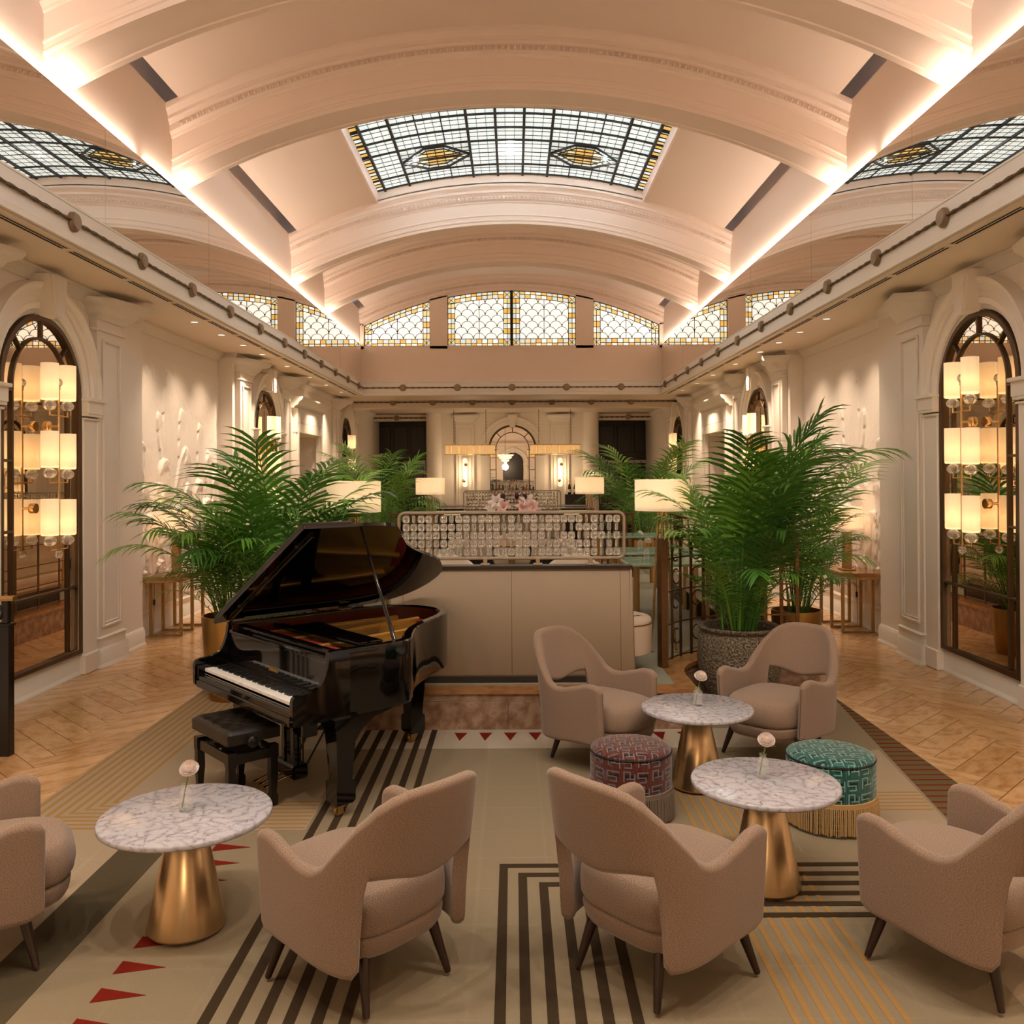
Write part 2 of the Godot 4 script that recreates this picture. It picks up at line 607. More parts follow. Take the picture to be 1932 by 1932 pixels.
# key-pattern velvet, drawn once for each pouf
func velvet(called: String, ground: Color, line: Color, alt: Color) -> void:
	var n := 512
	var im := Image.create(n, n, false, Image.FORMAT_RGB8)
	im.fill(ground)
	var r := RandomNumberGenerator.new()
	r.seed = 7
	var q := 64                                   # one cell
	for cy in n / q:
		for cx in n / q:
			var x := cx * q
			var y := cy * q
			for k in range(0, q, 6):
				im.fill_rect(Rect2i(x + k, y, 2, q), alt.lerp(ground, r.randf() * 0.7))
			im.fill_rect(Rect2i(x + 16, y + 20, 34, 20), ground.darkened(0.65))
			var t := 5
			if (cx + cy) % 2 == 0:
				im.fill_rect(Rect2i(x + 4, y + 8, 52, t), line)
				im.fill_rect(Rect2i(x + 4, y + 8, t, 24), line)
				im.fill_rect(Rect2i(x + 4, y + 30, 40, t), line)
				im.fill_rect(Rect2i(x + 40, y + 30, t, 24), line)
				im.fill_rect(Rect2i(x + 12, y + 50, 34, t), line)
			else:
				im.fill_rect(Rect2i(x + 8, y + 4, t, 46), line)
				im.fill_rect(Rect2i(x + 8, y + 4, 30, t), line)
				im.fill_rect(Rect2i(x + 34, y + 4, t, 34), line)
				im.fill_rect(Rect2i(x + 20, y + 34, 36, t), line)
				im.fill_rect(Rect2i(x + 54, y + 14, t, 44), line)
	var m := mat(called, Color.WHITE, 0.75, 0.0, 0.3)
	m.albedo_texture = ImageTexture.create_from_image(im)
	m.rim_enabled = true
	m.rim = 0.6
	m.rim_tint = 0.8
	tri_map(m, Vector3(1.55, 1.55, 1.55))

# ---------------------------------------------------------------- camera, sky, light, exposure
func make_camera_and_light() -> void:
	var cam := Camera3D.new()
	cam.name = "camera"
	var near := 0.05
	var f := 1650.0
	cam.projection = Camera3D.PROJECTION_FRUSTUM
	cam.near = near
	cam.far = 200.0
	cam.size = 1932.0 / f * near
	cam.frustum_offset = Vector2(-3.0 / f * near, -80.9 / f * near)
	cam.transform = Transform3D(Basis(Vector3.RIGHT, 0.006) * Basis(Vector3.BACK, -0.005), Vector3(0.03, 1.97, 0))
	add_child(cam)
	cam.current = true
	var we := WorldEnvironment.new()
	we.name = "world"
	var e := Environment.new()
	e.background_mode = Environment.BG_SKY
	var sky := Sky.new()
	var sm := ProceduralSkyMaterial.new()
	sm.sky_top_color = C("8fa6bd")
	sm.sky_horizon_color = C("c9ced2")
	sm.ground_horizon_color = C("8a8a88")
	sm.ground_bottom_color = C("55524e")
	sky.sky_material = sm
	e.sky = sky
	e.background_energy_multiplier = 0.5
	e.tonemap_mode = Environment.TONE_MAPPER_LINEAR
	e.tonemap_exposure = 1.0
	e.sdfgi_enabled = true
	e.ssao_enabled = true
	e.ssil_enabled = true
	we.environment = e
	add_child(we)
	# the cove LEDs behind the mirror tops, both long sides, shining up
	for s in [-1, 1]:
		for k in 2:
			area(Vector3(s * 3.612, 5.092, -2.4 - 12.4 * k), Basis(Vector3.RIGHT, PI / 2), Vector2(0.03, 12.2), C("ffe6d0"), 6.2)
	# daylight under the roof lights, tucked between the lead bars
	for off in [0.0, 7.6]:
		for x in [-1.45, 0.0, 1.45]:
			for d in [10.9, 13.3]:
				omni(V(x, sqrt(8.515 * 8.515 - x * x) + CY - 0.05, d - off), C("eef4f6"), 0.45, 0.012)

# ---------------------------------------------------------------- the room
const CY := -1.612        # height of the vault's centre
const R_SOFFIT := 7.742
const R_PANEL := 8.362
const D_END := 21.0
const SEAT_SPOT := 5.4
const D_BACK := -5.0

func build_floor() -> void:
	var b := MB.new()
	b.box(V(0, -0.112, 12), Vector3(9.6, 0.2, 34.5))
	var fl := struct_mesh("floor", b, M.grout)
	# herringbone stone planks in the two aisles
	var L := 0.74
	var w := 0.19
	var ia := Vector2(1, 1) / sqrt(2.0)
	var ib := Vector2(-1, 1) / sqrt(2.0)
	var org := Vector2(3.06, 7.27)
	var whole := MB.new()
	whole.box(Vector3(0, -0.006, 0), Vector3(L - 0.006, 0.012, w - 0.006))
	var wm := whole.mesh()
	var list := []
	for sd in [-1.0, 1.0]:
		var win := PackedVector2Array([Vector2(2.795, -4.5), Vector2(4.52, -4.5), Vector2(4.52, 27.4), Vector2(2.795, 27.4)])
		if sd < 0:
			win = PackedVector2Array([Vector2(-4.52, -4.5), Vector2(-2.795, -4.5), Vector2(-2.795, 27.4), Vector2(-4.52, 27.4)])
		for col in range(-9, 4):
			for k in range(-70, 160):
				for kind in 2:
					var a0 := k * w + col * L
					var b0 := k * w - col * L
					var r: Rect2
					if kind == 0:
						r = Rect2(a0, b0, L, w)
					else:
						r = Rect2(a0 - w, b0, w, L)
					var c := r.get_center()
					var cx := org + ia * c.x + ib * c.y
					if absf(cx.x - sd * 3.65) > 1.5 or cx.y < -4.7 or cx.y > 27.7:
						continue
					var q := PackedVector2Array()
					for u in [Vector2(r.position.x + 0.003, r.position.y + 0.003), Vector2(r.end.x - 0.003, r.position.y + 0.003), Vector2(r.end.x - 0.003, r.end.y - 0.003), Vector2(r.position.x + 0.003, r.end.y - 0.003)]:
						q.append(org + ia * u.x + ib * u.y)
					var cut := Geometry2D.intersect_polygons(q, win)
					if cut.is_empty():
						continue
					list.append({"c": cx, "kind": kind, "cut": cut[0], "whole": absf(poly_area(cut[0]) - (L - 0.006) * (w - 0.006)) < 0.0005})
	list.sort_custom(func(p, q): return plank_rank(p.c) < plank_rank(q.c))
	var rest := MB.new()
	for i in list.size():
		var p = list[i]
		var yaw: float = PI / 4 if p.kind == 0 else -PI / 4
		var xf := at(V(p.c.x, 0, p.c.y), yaw)
		var m = M["stone_plank%d" % ((i * 7 + i / 5) % 6)]
		if i < 300:
			if p.whole:
				part(fl, "plank", wm, m, xf)
			else:
				var loc := PackedVector2Array()
				var inv := xf.affine_inverse()
				for u in p.cut:
					var g := inv * V(u.x, 0, u.y)
					loc.append(Vector2(g.x, -g.z))
				var mb := MB.new()
				mb.prism(loc, -0.012, 0.0, Transform3D(Basis(Vector3.RIGHT, -PI / 2), Vector3.ZERO))
				part(fl, "plank", mb, m, xf)
		else:
			if p.whole:
				rest.join(whole, xf)
			else:
				var loc := PackedVector2Array()
				for u in p.cut:
					loc.append(u)
				rest.prism(loc, -0.012, 0.0, Transform3D(Basis(Vector3.RIGHT, -PI / 2), Vector3.ZERO))
	var o := part(fl, "far_planks", rest, M.stone_plank1)
	o.set_meta("kind", "stuff")

func plank_rank(c: Vector2) -> float:
	return absf(c.y - 4.4) + (0.0 if c.y > 4.4 else 40.0)

func poly_area(p: PackedVector2Array) -> float:
	var s := 0.0
	for i in p.size():
		var a := p[i]
		var b := p[(i + 1) % p.size()]
		s += a.x * b.y - b.x * a.y
	return absf(s) / 2.0

func plinth_outline(grow := 0.0) -> PackedVector2Array:
	var p := PackedVector2Array()
	var xa := 1.42 + grow
	p.append(Vector2(-xa, 6.73 - grow)); p.append(Vector2(xa, 6.73 - grow)); p.append(Vector2(xa, 7.2))
	for i in range(1, 11):
		var a := PI - PI / 2 * i / 10.0
		p.append(Vector2(2.22 + (0.8 - grow) * cos(a), 7.2 + (0.8 - grow) * sin(a)))
	p.append(Vector2(2.82 + grow, 8.0 - grow)); p.append(Vector2(2.82 + grow, 16.6)); p.append(Vector2(-2.82 - grow, 16.6)); p.append(Vector2(-2.82 - grow, 8.0 - grow))
	for i in range(0, 10):
		var a := PI / 2 - PI / 2 * i / 10.0
		p.append(Vector2(-2.22 + (0.8 - grow) * cos(a), 7.2 + (0.8 - grow) * sin(a)))
	p.append(Vector2(-xa, 7.2))
	return p

func build_platform() -> void:
	var up := Transform3D(Basis(Vector3.RIGHT, -PI / 2), Vector3.ZERO)      # outline y = distance, pushed up
	var b := MB.new()
	b.prism(plinth_outline(), 0.0, 0.286, up)
	var pf := struct_mesh("floor_platform", b, M.plinth_marble)
	var t := MB.new()
	t.prism(plinth_outline(0.018), 0.286, 0.32, up)
	part(pf, "nosing", t, M.plinth_top)
	var bead := MB.new()
	bead.prism(plinth_outline(0.008), 0.232, 0.246, up)
	part(pf, "bead", bead, M.plinth_marble)
	var e := [-1.42, -0.72, -0.02, 0.7, 1.42]
	for i in 4:
		var s := MB.new()
		s.box(V((e[i] + e[i + 1]) / 2, 0.116, 6.725), Vector3(e[i + 1] - e[i] - 0.004, 0.226, 0.014), Transform3D(), 0.002)
		part(pf, "slab", s, M.plinth_marble)
	# pale carpet laid inside a polished border
	var c := MB.new()
	c.prism(pv([-1.28, 6.87, 1.28, 6.87, 1.28, 7.65, 1.75, 8.3, 2.6, 8.36, 2.6, 16.4, -2.6, 16.4, -2.6, 8.36, -1.75, 8.3, -1.28, 7.65]), 0.32, 0.326, up)
	var r := part(self, "platform_carpet", c, M.carpet_sage)
	tag(r, "pale sage carpet laid on the raised marble platform", "carpet")

func build_side_walls() -> void:
	for s in [-1, 1]:
		var w := MB.new()
		for q in [[D_BACK, 10.2, 4.32], [10.2, 13.55, 4.53], [13.55, 17.1, 4.32], [17.1, 17.35, 4.32], [19.45, 28.6, 4.32]]:
			w.box(Vector3(s * (q[2] + 4.95) / 2, 1.98, -(q[0] + q[1]) / 2), Vector3(4.95 - q[2], 4.0, q[1] - q[0]))
		w.box(Vector3(s * 4.63, 3.39, -18.4), Vector3(0.62, 1.18, 2.1))
		w.box(Vector3(s * 4.85, 1.98, -18.4), Vector3(0.2, 4.0, 2.1))
		var wall := struct_mesh("wall_left" if s < 0 else "wall_right", w, M.plaster)
		# skirting: shoe, plain board, bead
		var sk := pv([0, 0, 0.045, 0, 0.045, 0.02, 0.033, 0.034, 0.03, 0.05, 0.03, 0.165, 0.02, 0.185, 0.012, 0.205, 0, 0.205])
		var bb := MB.new()
		for q in [[D_BACK, 8.85, 4.32], [13.2, 17.1, 4.32], [20.2, 28.5, 4.32]]:
			bb.loft(sk, true, wall_run(s, q[2], q[0], q[1]))
		var hi := pv([0, 0, 0.045, 0, 0.045, 0.02, 0.033, 0.034, 0.03, 0.05, 0.03, 0.17, 0.018, 0.185, 0.018, 0.27, 0.03, 0.285, 0.012, 0.31, 0, 0.31])
		bb.loft(hi, true, wall_run(s, 4.53, 10.2, 13.55))
		struct_mesh("baseboard_left" if s < 0 else "baseboard_right", bb, M.skirting_paint)
		# crown where wall meets soffit
		var cr := pv([0, 3.74, 0.012, 3.74, 0.02, 3.765, 0.05, 3.80, 0.06, 3.83, 0.075, 3.84, 0.075, 3.875, 0, 3.875])
		var cm := MB.new()
		cm.loft(cr, true, wall_run(s, 4.32, D_BACK, 10.2))
		cm.loft(cr, true, wall_run(s, 4.53, 10.2, 13.55))
		cm.loft(cr, true, wall_run(s, 4.32, 13.55, 28.5))
		struct_mesh(trim_name(), cm, M.plaster)
		# doorway with its entablature
		var dm := MB.new()
		for e in [17.35, 19.45]:
			dm.box(Vector3(s * 4.30, 1.45, -e), Vector3(0.1, 2.9, 0.22), Transform3D(), 0.012)
			dm.box(Vector3(s * 4.275, 1.45, -e), Vector3(0.1, 2.9, 0.12), Transform3D(), 0.012)
		dm.box(Vector3(s * 4.29, 2.92, -18.4), Vector3(0.12, 0.2, 2.34), Transform3D(), 0.012)
		dm.box(Vector3(s * 4.28, 3.16, -18.4), Vector3(0.1, 0.28, 2.3))
		var en := pv([0, 3.3, 0.06, 3.3, 0.08, 3.34, 0.14, 3.37, 0.16, 3.42, 0.22, 3.46, 0.24, 3.52, 0.0, 3.52])
		dm.loft(en, true, wall_run(s, 4.32, 17.1, 19.7))
		struct_mesh(trim_name(), dm, M.plaster)
		# outer step beside the relief
		for q in [[9.55, 10.22], [13.5, 13.62]]:
			var st := MB.new()
			st.box(Vector3(s * 4.44, 1.9, -(q[0] + q[1]) / 2), Vector3(0.26, 3.8, q[1] - q[0]))
			st.loft(sk, true, wall_run(s, 4.31, q[0], q[1]))
			struct_mesh(trim_name(), st, M.plaster)
	# back of the room, behind the camera
	var bw := MB.new()
	bw.box(V(0, 3.5, D_BACK - 0.15), Vector3(10, 7.4, 0.3))
	struct_mesh("wall_back", bw, M.plaster)
	var bay := struct_node(trim_name(), V(0, 0, D_BACK))
	bay.rotation.y = PI
	arch_moulding(bay)
	var dr := struct_node("door_1", V(0, 0, D_BACK + 0.02), PI)
	var dm := MB.new()
	var dp := PackedVector2Array()
	for q in arch_outline(0.68, 0.0, 2.755):
		dp.append(Vector2(q.x, q.y))
	dm.prism(dp, 0.0, 0.03)
	part(dr, "leaf", dm, M.dark_joinery)
	# crystal chandelier behind the camera, seen in the bar mirror
	var ch := thing("chandelier", "tiered crystal chandelier seen only in the arched mirror of the bar", "chandelier", V(-0.5, 0, -2.2))
	var rod := MB.new()
	rod.tube([Vector3(0, 3.3, 0), Vector3(0, 6.6, 0)], 0.02, 8)
	part(ch, "rod", rod, M.aged_brass)
	for k in 4:
		var t := MB.new()
		var rr: float = [0.56, 0.42, 0.27, 0.12][k]
		t.lathe(pv([0.0005, 3.10 - k * 0.16, rr * 0.8, 3.13 - k * 0.16, rr, 3.22 - k * 0.16, rr, 3.25 - k * 0.16, 0.0005, 3.26 - k * 0.16]), 24)
		part(ch, "crystal_lamp_tier", t, M.bar_tube_lamp)
	omni(V(-0.5, 2.45, -2.2), C("ffe0b8"), 3.0, 0.2)

# an arched bay: moulding round the mirror, keystone, imposts, two panelled pilasters. Its own axes: x along the wall, z into the room
func build_bay(s: int, d: float, wide := 1.25) -> void:
	var bay := struct_node(trim_name(), V(s * 4.32, 0, d), -s * PI / 2)
	arch_moulding(bay)
	for e in [-1.0, 1.0]:
		pilaster(bay, e * wide)

func arch_moulding(bay: Node3D) -> void:
	var spring := 2.755
	# archivolt: profile x toward the room, y outward (radius)
	var prof := pv([0, 0.70, 0.03, 0.70, 0.04, 0.735, 0.075, 0.75, 0.08, 0.80, 0.065, 0.815, 0.065, 0.86, 0.10, 0.875, 0.10, 0.93, 0.12, 0.945, 0.13, 0.97, 0.13, 0.985, 0.0, 0.995])
	var fr := []
	for i in 37:
		var a := PI * i / 36.0
		var up := Vector3(cos(a), sin(a), 0)
		fr.append(Transform3D(Basis(Vector3.BACK, up, Vector3.BACK.cross(up)), Vector3(0, spring, 0)))
	var am := MB.new()
	am.loft(prof, true, fr)
	part(bay, "archivolt", am, M.plaster)
	# jambs under it, with a small moulded impost
	for e in [-1.0, 1.0]:
		var j := MB.new()
		j.box(Vector3(e * 0.845, 1.27, 0.03), Vector3(0.29, 2.54, 0.09), Transform3D(), 0.006)
		j.box(Vector3(e * 0.845, 0.10, 0.05), Vector3(0.31, 0.2, 0.09), Transform3D(), 0.01)
		part(bay, "jamb", j, M.plaster)
		var im := MB.new()
		for q in [[2.545, 0.02, 0.10], [2.585, 0.03, 0.12], [2.66, 0.13, 0.13], [2.735, 0.035, 0.16]]:
			im.box(Vector3(e * 0.845, q[0], q[2] / 2), Vector3(0.27 + q[2] * 0.4, q[1], q[2]), Transform3D(), 0.006)
		part(bay, "impost", im, M.plaster)
	var k := MB.new()
	k.prism(pv([-0.085, 3.43, 0.085, 3.43, 0.15, 3.80, -0.15, 3.80]), 0.0, 0.19)
	k.prism(pv([-0.06, 3.41, 0.06, 3.41, 0.115, 3.80, -0.115, 3.80]), 0.19, 0.215)
	part(bay, "keystone", k, M.plaster)

func pilaster(bay: Node3D, x: float, parent_z := 0.0) -> void:
	var hw := 0.285
	var z := 0.09 + parent_z
	var m := MB.new()
	m.box(Vector3(x, 1.9, z / 2), Vector3(hw * 2, 3.8, z), Transform3D(), 0.008)
	# raised frame round a sunk panel
	for q in [[-0.19, 0], [0.19, 0]]:
		m.box(Vector3(x + q[0], 1.9, z + 0.012), Vector3(0.03, 2.96, 0.026), Transform3D(), 0.008)
		m.box(Vector3(x + q[0] * 0.86, 1.9, z + 0.005), Vector3(0.014, 2.9, 0.014))
	for y in [0.42, 3.38]:
		m.box(Vector3(x, y, z + 0.012), Vector3(0.41, 0.03, 0.026), Transform3D(), 0.008)
	m.box(Vector3(x, 0.45, z + 0.005), Vector3(0.33, 0.014, 0.014))
	part(bay, "pilaster", m, M.plaster)
	var ring := [Vector3(x - hw, 0, 0), Vector3(x - hw, 0, z), Vector3(x + hw, 0, z), Vector3(x + hw, 0, 0)]
	ring.reverse()
	var fr := plan_frames(ring)
	var base := MB.new()
	base.loft((pv([0, 0, 0.045, 0, 0.045, 0.02, 0.033, 0.034, 0.03, 0.05, 0.03, 0.185, 0.02, 0.20, 0.012, 0.215, 0.012, 0.29, 0.022, 0.305, 0.0, 0.32])), true, fr)
	part(bay, "pedestal", base, M.skirting_paint)
	var cap := MB.new()
	cap.loft((pv([0, 3.47, 0.018, 3.475, 0.018, 3.50, 0, 3.505])), true, fr)
	cap.loft((pv([0, 3.585, 0.014, 3.59, 0.02, 3.61, 0.05, 3.635, 0.075, 3.67, 0.085, 3.70, 0.11, 3.715, 0.145, 3.735, 0.16, 3.77, 0.16, 3.80, 0, 3.80])), true, fr)
	part(bay, "capital", cap, M.plaster)

func build_soffit_and_fascia() -> void:
	# level ceiling over the aisles and, past the well, across the whole room
	var c := MB.new()
	for s in [-1, 1]:
		c.box(Vector3(s * 4.29, 3.97, -(D_BACK + D_END) / 2), Vector3(1.38, 0.2, D_END - D_BACK))
	c.box(V(0, 3.97, 25.0), Vector3(9.9, 0.2, 8.0))
	c.box(V(0, 3.97, D_BACK + 0.1), Vector3(9.9, 0.2, 0.4))
	var ceil := struct_mesh("ceiling", c, M.soffit_plaster)
	# the well's lower walls, mirror-faced
	for s in [-1, 1]:
		var w := MB.new()
		w.box(Vector3(s * 3.64, 4.48, -(D_BACK + D_END) / 2), Vector3(0.09, 1.18, D_END - D_BACK))
		w.box(Vector3(s * 3.70, 5.50, -(D_BACK + D_END) / 2), Vector3(0.11, 0.88, D_END - D_BACK))
		w.box(Vector3(s * 3.86, 6.1, -(D_BACK + D_END) / 2), Vector3(0.06, 0.9, D_END - D_BACK))
		var wall := struct_mesh("wall_well_left" if s < 0 else "wall_well_right", w, M.vault_plaster)
		var d := 20.96
		while d > D_BACK + 0.3:
			var d0 := maxf(d - 2.64, D_BACK + 0.01)
			var p := MB.new()
			p.box(Vector3(s * 3.591, 4.64, -(d + d0) / 2), Vector3(0.008, 0.868, d - d0 - 0.006))
			part(wall, "mirror_panel", p, M.mirror)
			d -= 2.64
		# fascia with its steps
		var prof := pv([0, 3.885, 0.03, 3.885, 0.03, 3.935, 0.022, 3.94, 0.022, 3.95, 0.012, 3.955, 0.012, 4.185, 0.018, 4.19, 0.018, 4.205, 0, 4.205])
		var f := MB.new()
		f.loft(prof, true, wall_run(s, 3.595, D_BACK, D_END))
		struct_mesh(trim_name(), f, M.skirting_paint)
		# roped bronze swag with round bosses
		var garland := struct_node(trim_name())
		part(garland, "rope", rope(Vector3(s * 3.565, 4.06, -D_BACK), Vector3(s * 3.565, 4.06, -D_END + 0.02)), M.rope_bronze)
		var boss := boss_mesh()
		for k in range(-6, 11):
			part(garland, "boss", boss, M.disc_bronze, Transform3D(Basis(Vector3.UP, -s * PI / 2), Vector3(s * 3.583, 4.06, -(7.17 + 1.32 * k))))
		# upper ledge and lit cove strip
		var led := MB.new()
		led.box(Vector3(s * 3.612, 5.081, -(D_BACK + D_END) / 2 - 0.2), Vector3(0.022, 0.006, D_END - D_BACK - 0.6))
		struct_mesh("trim_%d" % next_trim(), led, M.cove_led_light)
	# end wall of the well, with three leaded windows let into it
	var e := MB.new()
	e.box(V(0, 4.475, D_END + 0.15), Vector3(7.4, 1.18, 0.3))
	for q in [[-3.70, -3.555], [-1.965, -1.545], [1.545, 1.965], [3.555, 3.70]]:
		var poly := PackedVector2Array([Vector2(q[0], 5.0), Vector2(q[1], 5.0)])
		for i in 5:
			var x: float = lerpf(q[1], q[0], i / 4.0)
			poly.append(Vector2(x, sqrt(8.05 * 8.05 - x * x) + CY))
		e.prism(poly, -D_END - 0.3, -D_END)
	e.loft(pv([0, 8.012, 0, 8.62, -0.3, 8.62, -0.3, 8.012]), true, arch_frames(CY, 8.3, 3.72, D_END, 40))
	var ew := struct_mesh("wall_end", e, M.vault_plaster)
	var fe := MB.new()
	fe.loft(pv([0, 3.885, 0.03, 3.885, 0.03, 3.935, 0.022, 3.94, 0.022, 3.95, 0.012, 3.955, 0.012, 4.185, 0.03, 4.19, 0.03, 4.21, 0, 4.23]), true, [Transform3D(Basis(Vector3(0, 0, 1), Vector3.UP, Vector3(-1, 0, 0)), V(3.6, 0, D_END)), Transform3D(Basis(Vector3(0, 0, 1), Vector3.UP, Vector3(-1, 0, 0)), V(-3.6, 0, D_END))])
	struct_mesh(trim_name(), fe, M.skirting_paint)
	var g2 := struct_node(trim_name())
	part(g2, "rope", rope(V(-3.57, 4.06, D_END - 0.03), V(3.57, 4.06, D_END - 0.03)), M.rope_bronze)
	for k in range(-2, 3):
		part(g2, "boss", boss_mesh(), M.disc_bronze, Transform3D(Basis(), V(k * 1.31, 4.06, D_END - 0.012)))
	# second beam before the bar, with its own rope
	var b2 := MB.new()
	b2.box(V(0, 3.79, 22.75), Vector3(8.6, 0.2, 0.5))
	b2.box(V(0, 3.70, 22.75), Vector3(8.6, 0.03, 0.44))
	struct_mesh(trim_name(), b2, M.soffit_plaster)
	var g3 := struct_node(trim_name())
	part(g3, "rope", rope(V(-4.25, 3.835, 22.47), V(4.25, 3.835, 22.47)), M.rope_bronze)
	for k in range(-3, 4):
		part(g3, "boss", boss_mesh(0.085), M.disc_bronze, Transform3D(Basis(), V(k * 1.02, 3.835, 22.49)))
	# air slots beside the fascia
	var slot := MB.new()
	for x in [-0.020, 0.020]:
		slot.box(Vector3(x, 0, 0), Vector3(0.022, 0.008, 1.0))
	var sm := slot.mesh()
	var bez := MB.new()
	for x in [-0.03, 0.03, 0.0]:
		bez.box(Vector3(x, 0, 0), Vector3(0.008, 0.008, 1.04))
	for z in [-0.515, 0.515]:
		bez.box(Vector3(0, 0, z), Vector3(0.07, 0.008, 0.012))
	var bm := bez.mesh()
	for s in [-1, 1]:
		for k in range(-3, 13):
			var d := 6.75 + 1.12 * k
			if d > 20.3 or d < 5.6:
				continue
			var v := thing("air_vent", vent_label(s, k), "vent", Vector3(s * 3.69, 3.868, -d), 0.0, "slot air vents along the %s cornice" % ("left" if s < 0 else "right"))
			part(v, "slot", sm, M.slot_black)
			part(v, "bezel", bm, M.soffit_plaster)
	# small recessed downlights in the aisle ceiling
	for s in [-1, 1]:
		for k in 12:
			var d: float = [10.78, 11.78, 12.72, 13.7, 15.2, 16.9, 18.4, 20.0, 3.2, 1.6, 0.0, -2.0][k]
			var t := thing("downlight", "small recessed downlight in the %s aisle ceiling %s" % ["left" if s < 0 else "right", ["before the plaster relief, nearest of three", "before the plaster relief, middle of three", "before the plaster relief, farthest of three", "at the far edge of the relief", "over the second arched mirror", "before the doorway", "over the doorway", "past the doorway", "beside the seating, out of view", "further back, out of view", "above the camera, out of view", "behind the camera, out of view"][k]], "downlight", Vector3(s * 3.9, 3.87, -d), 0.0)
			var r := MB.new()
			r.lathe(pv([0.040, -0.001, 0.052, -0.006, 0.056, -0.002, 0.056, 0.004]), 20)
			part(t, "ring", r, M.plaster)
			var l := MB.new()
			l.lathe(pv([0.0005, -0.0015, 0.042, -0.0015, 0.042, 0.004]), 20)
			part(t, "lamp", l, M.lamp_disc)
			var relief: bool = d > 10.5 and d < 13.0
			spot(Vector3(s * 3.9, 3.855, -d), Vector3(s * (4.3 if relief else 4.0), 0.6, -d), C("ffe0c0"), 2.6 if relief else 7.0, 46.0, 0.04)

	# downlights set in the soffit of the beam behind the camera, over the seating
	for k in 6:
		var x := -2.75 + 1.1 * k
		var y := sqrt(R_SOFFIT * R_SOFFIT - x * x) + CY
		var t := thing("downlight", "recessed downlight in the vault beam behind the camera, %s of six across" % ["first", "second", "third", "fourth", "fifth", "sixth"][k], "downlight", V(x, y, 1.97))
		var r := MB.new()
		r.lathe(pv([0.05, -0.02, 0.065, -0.024, 0.07, -0.02, 0.07, 0.012]), 20)
		part(t, "ring", r, M.plaster)
		var l := MB.new()
		l.lathe(pv([0.0005, -0.018, 0.052, -0.018, 0.052, 0.01]), 20)
		part(t, "lamp", l, M.lamp_disc)
		spot(V(x, y - 0.04, 1.97), V(x * 0.9, 0.0, 4.3), C("ffefdc"), SEAT_SPOT, 52.0, 0.05)

func vent_label(s: int, k: int) -> String:
	return "twin-slot air vent in the ceiling along the %s cornice, %s from the near end" % ["left" if s < 0 else "right", ["first", "second", "third", "fourth", "fifth", "sixth", "seventh", "eighth", "ninth", "tenth", "eleventh", "twelfth", "thirteenth", "fourteenth"][k + 1]]

func next_trim() -> int:
	trim_count += 1
	return trim_count

func rope(a: Vector3, b: Vector3, r := 0.014) -> MB:
	var m := MB.new()
	var prof := PackedVector2Array()
	for i in 8:
		var t := TAU * i / 8
		prof.append(Vector2(cos(t), sin(t)) * r * (1.0 + 0.28 * cos(2.0 * t)))
	var z := (b - a).normalized()
	var y := Vector3.UP
	var x := y.cross(z)
	var len := a.distance_to(b)
	var nstep := int(len / 0.035)
	var fr := []
	for i in nstep + 1:
		fr.append(Transform3D(Basis(x, y, z) * Basis(Vector3.BACK, i * 0.7), a + z * (len * i / nstep)))
	m.loft(prof, true, fr, false, true, -1.0)
	return m

var boss_cache := {}
func boss_mesh(r := 0.082) -> ArrayMesh:
	if not boss_cache.has(r):
		var m := MB.new()
		m.lathe(pv([r, 0, r, 0.022, r * 0.97, 0.027, r * 0.84, 0.03, r * 0.82, 0.042, r * 0.78, 0.047, 0.0005, 0.049]), 32, Transform3D(Basis(Vector3.RIGHT, PI / 2), Vector3.ZERO))
		boss_cache[r] = m.mesh()
	return boss_cache[r]

